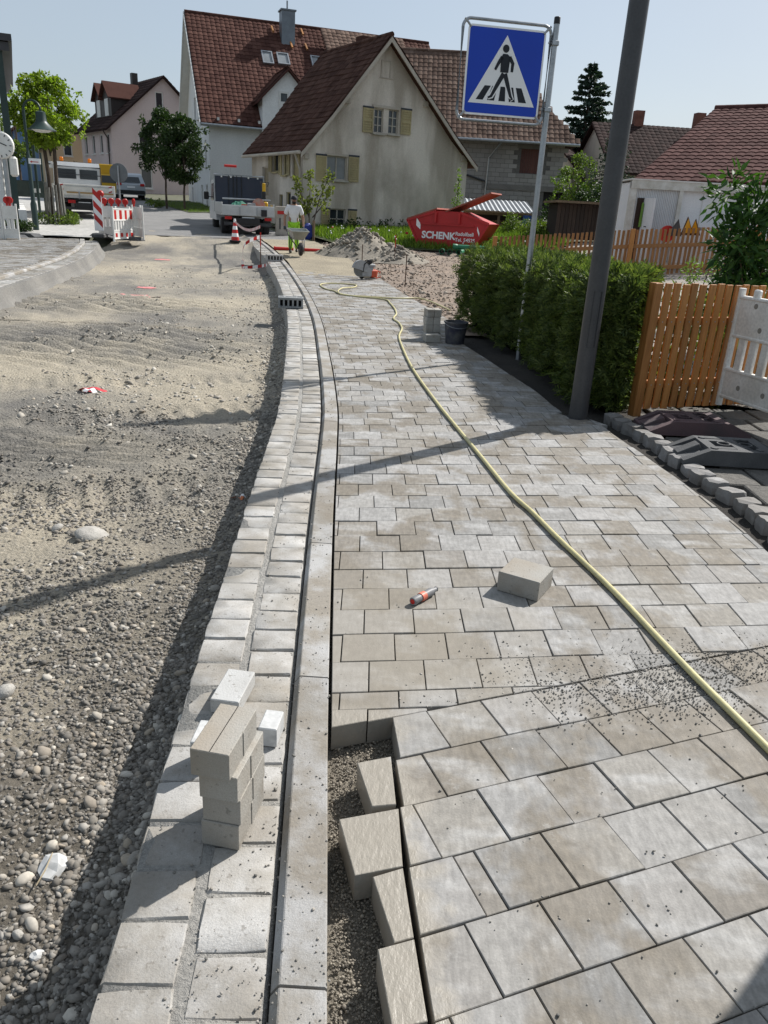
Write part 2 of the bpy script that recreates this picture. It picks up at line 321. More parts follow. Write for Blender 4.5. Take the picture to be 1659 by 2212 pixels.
def road_disp(x, y):
    z = (fbm(x*1.1, y*1.1)-.5)*.09+(fbm(x*5+9, y*5)-.5)*.045
    u = x*.8+y*.35                                              # tyre ruts with tread ridges
    for c, w in ((-.55, .28), (1.15, .24), (2.35, .3)):
        dd = abs((y-.42*x-6.4-c*1.3))/w
        if dd < 1 and x < -1.3: z += (-.03+.018*math.sin((x*.92+y*.39)*34))*(1-dd**4)
    e = koff(y, .49)-x                                          # bank of gravel against the gutter footing
    if e < .22: z += .07*max(0, (.22-e)/.22)**1.5
    for yc, xc, ry, rx_, wl, ca in ((10.6, -3.9, 2.2, 2.6, .33, .5), (5.9, -2.6, .8, 1.6, .19, .15), (14.5, -5.2, 1.6, 2.6, .42, .3), (4.9, -3.4, .6, 1.2, .17, -.1)):
        q = ((x-xc)/rx_)**2+((y-yc)/ry)**2
        if q < 1: z += (1-q)*.045*wl/.3*math.sin((y+ca*x+.25*vn(x*1.5, y*1.5))*6.283/wl)
    return z
ys = [0.55*(30.5/.55)**(i/560) for i in range(561)]
V = []; NX = 150
for y in ys:
    xr_ = koff(y, .475); xl_ = max(-9.5-.4*y*.0, lkx(y)-.25-(1.2 if y > 25.5 else 0)) if y > 12 else -9.5
    for i in range(NX+1):
        t = (i/NX)**1.5; x = xr_+(xl_-xr_)*t; V.append((x, y, zg(x, y)+RZ+road_disp(x, y)+.29*max(0, min(1, (y-25.4)/2.4))))
NXX = NX+1
struct(npmesh('road', V, [(j*NXX+i+1, j*NXX+i, (j+1)*NXX+i, (j+1)*NXX+i+1) for j in range(len(ys)-1) for i in range(NX)], DIRT, smooth=True))
def roadz(x, y): return zg(x, y)+RZ+road_disp(x, y)+.29*max(0, min(1, (y-25.4)/2.4))
aL = [(-10.3, 28.2), (-13.5, 36), (-19, 48), (-26, 60), (-38, 82), (-52, 110)]; aR = [(-3.3, 29.6), (-6.2, 36), (-11.2, 46), (-16.5, 56), (-25.5, 74), (-42, 110)]
sheet('asphalt_road', aL, aR, ASPH, 10, 50, .012)
sheet('footpath', [(-9.7, 26.2), (-13.3, 36), (-18.8, 48), (-25.8, 60), (-37.8, 82)], [(-15, 25.6), (-18, 38), (-26, 52), (-36, 70), (-48, 90)], LPAVE, 8, 40, .03)
sheet('lawn', [(-1.9, 28.4), (-4.6, 34.8), (-7.8, 41.4), (-9, 44)], [(6, 29), (7, 36), (7.5, 42), (8, 46)], GRASSM, 14, 30, .02)
sheet('verge', [(-11.2, 43.5), (-14.5, 50), (-17.5, 55.5)], [(-9.5, 46), (-11.2, 50.4), (-12.6, 56)], GRASSM, 6, 14, .03)
sheet('building_plot', [(xr(y)-.02, y) for y in np.arange(11.2, 30.1, 1)], [(4.5, 11.2), (5, 20), (5.5, 30.5)], PLOT, 70, 150, -.03, lambda x, y: (fbm(x*2, y*2)-.5)*.1+(fbm(x*7, y*7)-.5)*.06)
sheet('yard', [(5.4, 1), (5.4, 6.6), (2.9, 7.7), (3, 12), (3.5, 21), (6, 30)], [(26, 1), (26, 6.6), (26, 8), (26, 12), (26, 21), (26, 40)], YARD, 20, 30, -.02)
sheet('planting_bed', [(xr(y)-.04, y) for y in np.arange(1.5, 13.6, .5)], [(xr(y)+1.2, y) for y in np.arange(1.5, 13.6, .5)], EARTH, 12, 60, -.06, lambda x, y: (fbm(x*9, y*9)-.5)*.05)
# driveway slabs at the right, outside the edging stones
slab = struct(MB().box((3.65, 4.6, -.17), (2.9, 5.4, .2)).build('driveway', EARTH))
it = []
for i in range(9):
    for j in range(14):
        if True:
            me = MB().box((0, 0, 0), (.31+RND.uniform(-.01, .01), .37+RND.uniform(-.012, .012), .08), ch=.008).mesh('slab', SLAB)
            it.append((me, Matrix.Translation((2.42+i*.325+(j % 2)*.16, 2.1+j*.385, -.055+RND.uniform(-.006, .006))) @ Matrix.Rotation(RND.uniform(-.03, .03), 4, 'Z')))
pieces(slab, 'slab', it, 'slabs', 300)
# ------------------------------------------------------------------ kerb, gutter, paving
bed = []
for y in list(np.arange(.3, 30.6, .3)): bed.append(y)
V = []
for y in bed:
    for d, z in ((.0, -.16), (.13, -.16), (.135, -.05), (.146, -.036), (.50, -.031), (.507, -.06), (.55, -.33)): V.append((koff(y, d), y, zg(0, y)+z))
gutter = struct(npmesh('gutter', V, [(j*7+i, j*7+i+1, (j+1)*7+i+1, (j+1)*7+i) for j in range(len(bed)-1) for i in range(6)], MORTAR))
def sett_mesh(k):
    r = random.Random(k); b = MB(); w, l = .168, .157; T = []
    def rim(ins, z, jit):
        o = []
        for a in range(12):
            q = a/12*4; e = int(q); f = q-e
            c = [(-1, -1), (1, -1), (1, 1), (-1, 1)]; p, n_ = c[e], c[(e+1) % 4]
            x = p[0]+(n_[0]-p[0])*f; y = p[1]+(n_[1]-p[1])*f
            if f == 0: x *= .985; y *= .985
            o.append((x*(w/2-ins)+r.uniform(-jit, jit), y*(l/2-ins)+r.uniform(-jit, jit), z+r.uniform(-jit, jit)*.5))
        return o
    b.v += rim(0, -.06, .0015)+rim(0, -.005, .0025)+rim(.005, 0, .002); b.v.append((0, 0, .001+r.uniform(-.0015, .0015)))
    for i in range(12):
        j = (i+1) % 12; b.f += [(i, j, 12+j, 12+i), (12+i, 12+j, 24+j, 24+i), (24+i, 24+j, 36)]
    return b.mesh('sett', SETT, True)
SM = [sett_mesh(i) for i in range(14)]; it = []
for row, d in ((0, .145+.084), (1, .145+.168+.026+.084)):
    y = .55+row*.07
    while y < 29.5:
        s = xt(y); a = math.atan(-s); x = koff(y, d)
        it.append((RND.choice(SM), Matrix.Translation((x, y, zg(x, y)-.028-.012*row*0+RND.uniform(-.004, .004))) @ Matrix.Rotation(a+RND.uniform(-.035, .035), 4, 'Z') @ Matrix.Rotation(RND.uniform(-.02, .02), 4, 'X') @ Matrix.Diagonal((RND.uniform(.97, 1.02), RND.uniform(.93, 1.03), 1, 1))))
        y += .1635/math.hypot(1, s)
pieces(gutter, 'sett', it, 'setts', 300)
kerb = struct(MB().box((xp(1)-.07, 1, -.3), (.1, .5, .05)).build('kerb', MORTAR)); y = -.01
while y < 30:
    y1 = y+1.2/math.hypot(1, xt(y+.6)); b = MB(); NS = 5; V = []
    for i in range(NS+1):
        yy = y+.004+(y1-y-.008)*i/NS
        for d, z in ((.006, -.2), (.006, -.006), (.010, -.001), (.108, 0), (.112, -.002), (.130, -.03), (.131, -.2)):
            V.append((koff(yy, d), yy, zg(0, yy)+z+.004))
    F = [(i*7+j, i*7+(j+1) % 7, (i+1)*7+(j+1) % 7, (i+1)*7+j) for i in range(NS) for j in range(7)]+[tuple(range(7)), tuple(range(NS*7, NS*7+7))[::-1]]
    b.add(V, F).build('kerb_stone', KERB, kerb); y = y1
def paver_mesh(poly, zt=0., ch=.0018, h=.09, name='paver', m=None, gap=.0022, tilt=(0, 0)):
    """convex polygon (x, y): body of a paving stone about its own centre; returns mesh and centre"""
    cx = sum(p[0] for p in poly)/len(poly); cy = sum(p[1] for p in poly)/len(poly); q = [(p[0]-cx, p[1]-cy) for p in poly]
    if sum(q[i][0]*q[(i+1) % len(q)][1]-q[(i+1) % len(q)][0]*q[i][1] for i in range(len(q))) < 0: q = q[::-1]
    def inset(d):
        r = [(x*1, y*1) for x, y in q]
        for i in range(len(q)):
            a, b = q[i], q[(i+1) % len(q)]; L = math.dist(a, b)
            if L < 1e-5: continue
            n_ = (-(b[1]-a[1])/L, (b[0]-a[0])/L); r = clip(r, (a[0]+n_[0]*d, a[1]+n_[1]*d), n_)
            if len(r) < 3: return None
        return r
    a = inset(gap); b = inset(gap+ch)
    if not a or not b or len(a) != len(b): 
        b = [(x*.96, y*.96) for x, y in a] if a else None
    if not a: return None
    k = len(a); V = [(x, y, -h) for x, y in a]+[(x, y, -ch) for x, y in a]+[(x, y, x*tilt[0]+y*tilt[1]) for x, y in b]
    i0 = min(range(k), key=lambda j: math.dist(b[j], a[0])); V[2*k:] = V[2*k+i0:]+V[2*k:2*k+i0]
    F = [tuple(range(2*k, 3*k)), tuple(range(k))[::-1]]
    for i in range(k):
        j = (i+1) % k; F += [(i, j, k+j, k+i), (k+i, k+j, 2*k+j, 2*k+i)]
    mb = MB(); mb.v = V; mb.f = F; return mb.mesh(name, m or PAVER, recalc=False), (cx, cy)
# paving body: bedding grit below the stones
V = []; yy = list(np.arange(.3, 30, .25))
for y in yy:
    for t in (0, .33, .66, 1): V.append((xp(y)-.01+(xr(y)+.05-xp(y))*t, y, zg(0, y)-.098))
pavement = struct(npmesh('pavement', V, [(j*4+i, j*4+i+1, (j+1)*4+i+1, (j+1)*4+i) for j in range(len(yy)-1) for i in range(3)], GRIT, smooth=True))
PV = []
def put(poly, dz=0.):
    if len(poly) < 3 or area(poly) < .0008: return
    r = paver_mesh(poly, tilt=(RND.uniform(-.008, .008), RND.uniform(-.008, .008)))
    if r: PV.append((r[0], Matrix.Translation((r[1][0], r[1][1], zg(0, r[1][1])+RND.uniform(-.0035, .0035)+dz))))
TRp = (.068, 2.174); TRn = (-.371, .928)
def rslope(y): return float(np.interp(y, [2, 4, 4.6, 6, 9.4, 14, 22], [.152, .155, .17, .21, .32, .36, .36]))
rows = [2.00, 2.19, 2.29, 2.485]
while rows[-1] < 21.9: rows.append(rows[-1]+.2)
for k in range(len(rows)-1):
    ya, yb = rows[k], rows[k+1]; sa, sb = rslope(ya), rslope(yb); xa, xb = xp(ya), xp(yb); s = -.18 if k % 2 else -.08
    s += RND.uniform(-.012, .012); wd = .207; end = 2.9
    while s < end:
        w = wd; 
        if RND.random() < .035: w = wd*.36
        def L(xx, y0, sl, x0): return y0+(xx-x0)*sl
        dj = -.03-.12*min(1, max(0, (ya-3)/8))                   # joints follow the walk
        x1, x2 = xa+s, xa+s+w; d2 = dj*(yb-ya)
        poly = [(x1, L(x1, ya, sa, xa)), (x2, L(x2, ya, sa, xa)), (x2+d2, L(x2+d2, yb, sb, xb)), (x1+d2, L(x1+d2, yb, sb, xb))]
        yc = .5*(ya+yb); sl = xt(yc); poly = clip(poly, (xp(yc)+.004, yc), (1, -sl))
        if len(poly) >= 3 and yc < 5: poly = clip(poly, TRp, TRn)
        if len(poly) >= 3:
            ym = sum(p[1] for p in poly)/len(poly); xe = xr(ym); se = (xr(ym+.2)-xr(ym-.2))/.4
            if abs(se) > .8: se = 0
            poly = clip(poly, (xe, ym), (-1, se))
        if len(poly) >= 3: put(poly)
        s += w
# near field, laid at another angle, with a saw cut along the kerb side
A = (.928, .371); B = (-.371, .928); cs = [1.991, 1.79, 1.592, 1.383, 1.185, .985, .785, .585]
CUT = [(.068, 2.176), (.092, 1.755), (.111, 1.535), (.137, 1.322), (.163, 1.122), (.20, .8)]
first = [(.259, 2.03), (.164, 1.988), (.132, 1.76), (.295, 1.6), (.254, 1.368), (.40, 1.2), (.3, .98)]
for k in range(len(cs)-1):
    s0 = first[k][0]*A[0]+first[k][1]*A[1]; js = sorted([s0+.208*i for i in range(-2, 12)])
    if k == 3: js = [s0-.062-.21, s0-.062]+[s0+.208*i for i in range(0, 12)]
    for a, b in zip(js[:-1], js[1:]):
        c0, c1 = cs[k+1], cs[k]; poly = [(A[0]*s+B[0]*c, A[1]*s+B[1]*c) for s, c in ((a, c0), (b, c0), (b, c1), (a, c1))]
        ym = sum(p[1] for p in poly)/4; cx = float(np.interp(-ym, [-p[1] for p in CUT], [p[0] for p in CUT]))
        poly = clip(poly, (cx+.004, ym), (1, .125)); poly = clip(poly, (2.1, ym), (-1, 0)) if len(poly) >= 3 else poly
        put(poly)
for q in ([(-.034, 1.928), (.074, 1.968), (.092, 1.755), (.019, 1.74)], [(-.072, 1.692), (.099, 1.747), (.111, 1.535), (-.016, 1.496)], [(.029, 1.499), (.111, 1.535), (.137, 1.325), (.087, 1.307)], [(.047, 1.289), (.137, 1.322), (.163, 1.122), (.085, 1.1)], [(.06, 1.07), (.165, 1.10), (.2, .9), (.11, .88)]):
    put([(x-.008, y) for x, y in q], .002)
pieces(pavement, 'paver', PV, 'pavers', 300)
# ------------------------------------------------------------------ loose stones
def ico(sub):
    bm = bmesh.new(); bmesh.ops.create_icosphere(bm, subdivisions=sub, radius=1); v = np.array([x.co[:] for x in bm.verts]); f = np.array([[x.index for x in p.verts] for p in bm.faces]); bm.free(); return v, f
ICO = {1: ico(1), 2: ico(2)}
def stones(name, P, R, m, sub=1, flat=.62, sink=.35, parent=None, rough=.16):
    """P (n,3) ground points, R (n,) radii"""
    v, f = ICO[sub]; n = len(P); P = np.asarray(P); R = np.asarray(R)
    d = 1+NR.normal(0, rough, (n, len(v), 1)); X = v[None]*d*np.stack([NR.uniform(.75, 1.25, n), NR.uniform(.65, 1.0, n), NR.uniform(flat*.75, flat*1.2, n)], 1)[:, None]
    a = NR.uniform(0, 6.28, n); c, s = np.cos(a), np.sin(a); x = X[..., 0]*c[:, None]-X[..., 1]*s[:, None]; y = X[..., 0]*s[:, None]+X[..., 1]*c[:, None]
    tl = NR.normal(0, .2, (n, 2)); z = X[..., 2]+x*tl[:, :1]+y*tl[:, 1:]
    V = np.stack([x, y, z], -1)*R[:, None, None]; V[..., 2] += (R*flat*(1-2*sink))[:, None]*.5; V += P[:, None]
    F = (f[None]+(np.arange(n)*len(v))[:, None, None]).reshape(-1, 3); return npmesh(name, V.reshape(-1, 3), F, m, parent, smooth=True)
def rd_pts(n, fy, keep, ymin=.85, ymax=14):
    out = []
    while len(out) < n:
        y = ymin*(ymax/ymin)**(RND.random()**fy); e = RND.random()**1.5*(2.4+y*.55)+.03; x = koff(y, .5)-e
        if RND.random() < keep(x, y, e): out.append((x, y, roadz(x, y)))
    return np.array(out)
def kp(x, y, e):
    c = fbm(x*1.3+5, y*1.3+2); k = .03+max(0, c-.47)*5
    if e < 1.1 and y < 4.0: k += .85*(1-e/1.1)**.5*(.35+fbm(x*2, y*2))*min(1, (4.4-y)/1.6)
    elif e < .5: k += .75*(1-e/.5)
    return min(1, k)
DKST = m_stone('dark_pebbles', [(.10, .092, .08), (.17, .155, .135), (.24, .22, .19), (.13, .12, .105), (.20, .175, .145), (.36, .34, .305)])
P = rd_pts(38000, .8, kp, .85, 7); stuff(tag(stones('gravel', P, np.clip(NR.lognormal(-5.0, .38, len(P)), .003, .018)*(1+.05*P[:, 1]), DKST, 1, rough=.26), 'loose grey gravel scattered over the excavated road bed', 'gravel'))
P = rd_pts(1500, .8, kp, .85, 12); stuff(tag(stones('pebbles', P, np.clip(NR.lognormal(-4.3, .3, len(P)), .009, .028), STONES, 2, rough=.07), 'rounded river pebbles lying on the excavated road bed', 'pebbles'))
P = rd_pts(5000, .5, lambda x, y, e: .7*kp(x, y, e)+.015, 5, 22); stuff(tag(stones('rubble', P, np.clip(NR.lognormal(-4.25, .4, len(P)), .007, .045), STONES, 1, rough=.3), 'coarse rubble spread over the far part of the road bed', 'gravel'))
# gravel on the bank of the gutter footing
pts = []
for _ in range(8000):
    y = .85*(16/.85)**(RND.random()); t = RND.random(); d = .505+.3*t**1.4; x = koff(y, d); zz = max(roadz(x, y), zg(0, y)-.10-.23*(d-.505)/.05 if d < .55 else -9); pts.append((x, y, zz))
P = np.array(pts); stuff(tag(stones('bank_gravel', P, np.clip(NR.lognormal(-4.9, .4, len(P)), .004, .024), DKST, 1), 'grey gravel banked against the footing of the gutter', 'gravel'))
def boulder(name, px, py, r, label, m, flat=.7, sharp=.08):
    p = g(px, py, RZ); z = roadz(p.x, p.y); o = stones(name, [(0, 0, 0)], [r], m, 2, flat, .3, None, sharp*.55 if sharp > .1 else sharp)
    if sharp > .1: o.data.polygons.foreach_set('use_smooth', [False]*len(o.data.polygons))
    o.location = (p.x, p.y, z); tag(o, label, 'stone'); return o
PALE = mat('pale_stone', (.42, .40, .365), (.31, .295, .265), 22, .9, .004, 90); WHITES = mat('white_stone', (.58, .58, .57), (.45, .455, .45), 25, .85)
boulder('boulder', 200, 1160, .085, 'large smooth round pale stone on the gravel, biggest in the road', PALE, .52, .05)
boulder('cobble', 8, 1492, .05, 'pale egg-shaped stone at the left edge of the picture', PALE, .75, .03)
boulder('cobble', 112, 1868, .042, 'angular white broken stone on the gravel near the gutter', WHITES, .6, .2)
boulder('cobble', 78, 2060, .02, 'small angular white stone low on the left gravel', WHITES, .6, .2)
boulder('cobble', 122, 1142, .045, 'oval grey stone left of the large round stone', PALE, .6, .05)
boulder('cobble', 38, 2015, .018, 'small pale oval pebble beside the dry twig', PALE, .75, .03)
# grit spilled on the paving
pts = []
while len(pts) < 3200:
    if RND.random() < .72: px, py = RND.gauss(1400, 190), RND.gauss(1480, 38)-.16*(1400-RND.gauss(1400, 160))*.3
    elif RND.random() < .72: px, py = RND.gauss(1560, 90), RND.gauss(1430, 30)
    else: px, py = RND.uniform(720, 1659), RND.uniform(1150, 2200)
    if not (715 < px < 1700): continue
    p = g(px, py, 0)
    if p.x < xp(p.y)+.02 or (p.y < 2.17 and p.x < .17): continue
    pts.append((p.x, p.y, .001))
P = np.array(pts); stuff(tag(stones('grit', P, np.clip(NR.lognormal(-5.85, .3, len(P)), .002, .0055), GRITS, 1, .75, .1), 'dark grit spilled across the new paving by the hose', 'grit'))
pts = []
for _ in range(1500):
    y = .9*(7/.9)**RND.random(); d = RND.choice([RND.uniform(.0, .13), RND.uniform(.13, .5), RND.gauss(.325, .02), RND.gauss(.145, .012), RND.uniform(.13, .5)]); pts.append((koff(y, d), y, zg(0, y)+(.004 if d < .125 else -.028)+(-.02 if abs(d-.325) < .012 or .132 < d < .15 else 0)))
P = np.array(pts); stuff(tag(stones('crumbs', P, np.clip(NR.lognormal(-6.0, .4, len(P)), .0014, .006), GRITS, 1, .75, .1), 'small stone crumbs lying on gutter setts and kerb', 'grit'))
pts = []
while len(pts) < 9000:
    y = RND.uniform(.95, 2.2); x = RND.uniform(xp(y)+.005, .16)
    pts.append((x, y, -.097+.012*RND.random()))
P = np.array(pts); stuff(tag(stones('bedding_stones', P, np.clip(NR.lognormal(-5.95, .35, len(P)), .0015, .007), m_stone('brown_grit', [(.15, .13, .105), (.24, .21, .17), (.32, .285, .23), (.20, .18, .15)]), 1, .8, .2), 'damp bedding grit in the open gap beside the kerb', 'grit'))
pts = []
while len(pts) < 5200:
    y = 11.5+18*RND.random()**1.3; x = xr(y)+RND.random()**1.3*(4.6); pts.append((x, y, zg(x, y)-.02+(fbm(x*2, y*2)-.5)*.1))
P = np.array(pts); stuff(tag(stones('plot_rubble', P, np.clip(NR.lognormal(-4.0, .45, len(P)), .008, .07), m_stone('brown_rubble', [(.22, .165, .125), (.29, .225, .17), (.18, .15, .125), (.36, .31, .25)]), 1, .6), 'brown rubble and clods across the building plot', 'rubble'))
# sand raked over the far end of the paving
sn = sheet('sand_layer', [(xp(y)+.02, y) for y in np.arange(19.2, 29.6, .4)], [(xr(y)-.12, y) for y in np.arange(19.2, 29.6, .4)], SAND, 30, 90, .0, lambda x, y: .045*max(0, min(1, (y-19.2+.8*vn(x*2.3, y*.9))/3.0))*(.15+1.3*fbm(x*2, y*2))-.008, 'stuff')
tag(sn, 'tan laying sand spread over the far end of the paving', 'sand')
# soil heap
def heap(px, py, rx, ry, h, label, seed):
    c = gt(px, py); V = []; n = 40
    for j in range(n+1):
        for i in range(n+1):
            u, v = i/n*2-1, j/n*2-1; r = math.hypot(u, v); q = max(0, 1-r)
            z = h*(q**1.15)*(1+.25*(vn(u*3+seed, v*3)-.5))+(.10*h*(fbm(u*8+seed, v*8)-.5) if q > 0 else 0)-.06; V.append((c.x+u*rx, c.y+v*ry, zg(c.x, c.y)+z))
    o = npmesh('soil_heap', V, [(j*(n+1)+i, j*(n+1)+i+1, (j+1)*(n+1)+i+1, (j+1)*(n+1)+i) for j in range(n) for i in range(n)], HEAP, smooth=False); tag(o, label, 'soil heap')
    P = []
    while len(P) < 260:
        u, v = RND.gauss(0, .4), RND.gauss(0, .4); r = math.hypot(u, v)
        if r < 1: P.append((c.x+u*rx, c.y+v*ry, zg(c.x, c.y)+h*(1-r)**1.15-.06))
    stuff(stones('clod', P, np.clip(NR.lognormal(-3.2, .45, 260), .015, .13), HEAP, 1, .7, parent=o))
heap(783, 553, 1.7, 1.5, .98, 'tall grey-brown soil heap beside the grass', 1.3); heap(850, 560, 1.3, 1.2, .52, 'lower soil heap spreading right of the tall one', 7.7)
# ------------------------------------------------------------------ stacked pavers on the gutter
def block(dim, groove=True, m=None):
    b = MB(); w, l, h = dim
    b.box((0, 0, h/2), (w, l, h), ch=.0025)
    if groove:
        for s in (-1, 1):
            for t in (-.5, .5): b.box((s*(w/2+.001), t*l*.0+ (0 if t > 0 else l*.49), h/2), (.004, .006, h*.96))
    return b
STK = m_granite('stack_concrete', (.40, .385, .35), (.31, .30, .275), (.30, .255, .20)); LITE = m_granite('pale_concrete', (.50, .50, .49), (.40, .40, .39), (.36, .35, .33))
fl, fr, bk = g(440, 1822, -.025), g(513, 1843, -.025), g(567, 1730, -.025)
ang = math.atan2(bk.y-fr.y, bk.x-fr.x)-math.pi/2; ctr = (fl+bk)/2; zc = -.022
names = ['lowest', 'second', 'third', 'topmost']; offs = [(0, 0), (.003, .004), (.002, -.006), (-.012, -.022)]
for i in range(4):
    o = thing('paving_block', ['bottom grey concrete block of the tall stack on the gutter', 'second block from the bottom of the tall stack on the gutter', 'third block from the bottom of the tall stack on the gutter', 'brownish top block with a groove on the tall stack on the gutter'][i], 'paving block', (ctr.x, ctr.y, zc+i*.0825), ang+RND.uniform(-.02, .02), 'stack of paving blocks on the gutter')
    d = Matrix.Rotation(ang, 3, 'Z') @ Vector((*offs[i], 0)); o.location += d
    MB().box((0, 0, .041), (.105, .2, .0818), ch=.002).build('body', STK, o)
    if i == 3: MB().box((0, 0, .0819), (.0022, .196, .0012)).build('groove', EARTH, o)
    for sx in (-1, 1): MB().box((sx*.0535, .0, .041), (.003, .005, .074)).build('spacer_rib', STK, o)
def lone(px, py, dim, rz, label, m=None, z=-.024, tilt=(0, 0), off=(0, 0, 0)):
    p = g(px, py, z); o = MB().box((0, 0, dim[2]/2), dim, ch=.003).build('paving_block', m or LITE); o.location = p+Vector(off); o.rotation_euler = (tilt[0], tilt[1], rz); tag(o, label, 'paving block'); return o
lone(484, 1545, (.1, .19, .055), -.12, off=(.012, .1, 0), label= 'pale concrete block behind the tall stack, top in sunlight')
lone(437, 1648, (.035, .11, .12), -.05, 'thin white block standing on edge left of the tall stack', WHITES)
lone(586, 1592, (.06, .1, .07), -.1, 'small white cut block right of the tall stack by the kerb', WHITES)
lp = g(1130, 1273, 0); o = MB().box((0, 0, .048), (.197, .193, .095), ch=.003).build('paving_block', STK); o.location = (.668, 3.20, .002); o.rotation_euler = (0, 0, -.51); tag(o, 'single loose paving stone lying on the finished paving', 'paving block')
for i in range(2): pass
# far stack beside the bucket
bx_ = gt(932, 738)
for i in range(4):
    o = MB().box((-.05, 0, .05), (.095, .2, .098), ch=.004).box((.05, 0, .05), (.095, .2, .098), ch=.004).build('paving_block', STK)
    o.location = (bx_.x-.005+(.02 if i == 0 else 0)+.006*(i % 2), bx_.y+.23+(.03 if i == 0 else 0), .002+i*.1); o.rotation_euler = (0, 0, .12+.03*i)
    tag(o, ['bottom block of the stack by the dark bucket', 'second block up of the stack by the dark bucket', 'third block up of the stack by the dark bucket', 'top block of the stack by the dark bucket'][i], 'paving block', 'stack of blocks by the bucket')
o = MB().box((0, 0, .05), (.2, .19, .1), ch=.004).build('paving_block', STK); o.location = (bx_.x, bx_.y+.02, .002); o.rotation_euler = (0, 0, .2); tag(o, 'single block on the paving in front of the stack by the bucket', 'paving block')
# bucket
p = gt(982, 742); bk_ = thing('bucket', 'dark blue-black mortar bucket on the paving by the hedge', 'bucket', (p.x, p.y+.02, .002))
NAVY = mat('dirty_navy_plastic', (.018, .022, .045), (.10, .10, .10), 9, .6)
MB().lathe([(.115, 0), (.12, .004), (.15, .26), (.155, .262), (.155, .275), (.145, .275), (.115, .02), (.0, .02)], seg=28, cap=False).build('body', NAVY, bk_, True)
MB().lathe([(.146, .268), (.162, .268), (.162, .284), (.146, .284), (.146, .268)], seg=28, cap=False).build('rim', NAVY, bk_, True)
hp = [(.157*math.cos(q), .157*math.sin(q), .262-.05*abs(math.sin(q-.3))) for q in np.linspace(-2.8, .3, 14)]; MB().tube(hp, .003, 5).build('handle', GALV, bk_)
# hose
HOSE = mat('yellow_hose', (.58, .52, .26), (.50, .45, .24), 14, .45, spec=.5)
hpx = [(1720, 1690), (1659, 1627), (1580, 1548), (1500, 1468), (1420, 1384), (1330, 1288), (1262, 1222), (1200, 1163), (1150, 1112), (1100, 1066), (1040, 992), (985, 925), (935, 862), (890, 797), (868, 750), (862, 728), (868, 712), (862, 700), (850, 690), (856, 680), (852, 668), (842, 656), (836, 650), (815, 646), (770, 642), (735, 636), (722, 630), (705, 626), (692, 618), (700, 614), (735, 614), (768, 617), (764, 622), (740, 627), (730, 634), (745, 639), (800, 643), (860, 646), (905, 646), (935, 655), (972, 672)]
def spline(pts, n=6):
    P = [Vector(p) for p in pts]; out = []
    for i in range(len(P)-1):
        a, b, c, d = P[max(i-1, 0)], P[i], P[i+1], P[min(i+2, len(P)-1)]
        for k in range(n):
            t = k/n; out.append(.5*((2*b)+(c-a)*t+(2*a-5*b+4*c-d)*t*t+(3*b-a-3*c+d)*t**3))
    return out+[P[-1]]
hh = [gt(*q)+Vector((0, 0, .016)) for q in hpx]; hh = [Vector((q.x, q.y, zg(q.x, q.y)+.0145)) for q in hh]; hh[33].z += .03; hh[34].z += .02
tag(MB().tube(spline(hh, 7), .0135, 10).build('hose', HOSE, smooth=True), 'pale yellow water hose winding along the new paving', 'hose')
# hose nozzle
p = g(916, 1295); nz = thing('hose_nozzle', 'grey and orange garden hose nozzle lying on the paving', 'nozzle', (p.x, p.y, .021), math.atan2(.14*.97, .11))
GREYP = mat('grey_plastic', (.22, .22, .225), (.17, .17, .175), 6, .5); ORP = mat('salmon_plastic', (.75, .20, .13), (.65, .17, .11), 6, .5)
MB().lathe([(.017, -.085), (.0195, -.08), (.017, -.03)], seg=14, axis='X').build('tip', GREYP, nz, True); MB().lathe([(.0205, -.03), (.0205, .0)], seg=14, axis='X').build('ring', ORP, nz, True)
MB().lathe([(.0185, 0), (.019, .05), (.014, .055), (.014, .062), (.011, .064), (.010, .085), (.012, .087)], seg=14, axis='X').build('grip', GREYP, nz, True); MB().lathe([(.012, -.0862), (.012, -.0855)], seg=12, axis='X').build('mouth', REDP, nz)
# scraps
def scrap(px, py, parts, label, z=None, name='tape_scrap', cat='scrap'):
    p = g(px, py, RZ); t = thing(name, label, cat, (p.x, p.y, roadz(p.x, p.y)+.012))
    for (l, w, a, m, dx, dy, lift) in parts:
        V = []; F = []; c, s = math.cos(a), math.sin(a)
        for i in range(5):
            q = (i/4-.5)*l; zz = lift*math.sin(i*1.1)+.004
            for sgn in (-1, 1): V.append((dx+q*c-sgn*w/2*s, dy+q*s+sgn*w/2*c, zz+.004*sgn))
        F = [(2*i, 2*i+2, 2*i+3, 2*i+1) for i in range(4)]; MB().add(V, F).add([(x, y, z_-.002) for x, y, z_ in V], [f[::-1] for f in F]).build('strip', m, t, recalc=False)
RT = mat('red_tape', (.62, .05, .06), (.5, .04, .05), 8, .5); ORT = mat('orange_tape', (.72, .22, .08), (.6, .18, .07), 8, .5)
scrap(197, 850, [(.2, .05, .1, RT, .05, .02, .02), (.14, .05, 2.7, RT, -.07, 0, .02), (.09, .05, 1.2, SWHITE, -.01, -.05, .02), (.08, .05, .5, RT, 0, -.06, .01), (.09, .05, -.6, SWHITE, .03, -.03, .02)], 'crumpled red and white tape scrap on the yellow road bed')
scrap(516, 1080, [(.09, .018, 2.7, ORT, -.02, 0, .01), (.05, .018, 1.2, ORT, .03, -.01, .02), (.05, .016, .2, SWHITE, .03, .02, .02)], 'orange marker scrap on the gravel beside the gutter')
SPRAY = mat('pink_spray', (.75, .22, .24), (.55, .25, .22), 18, .9)
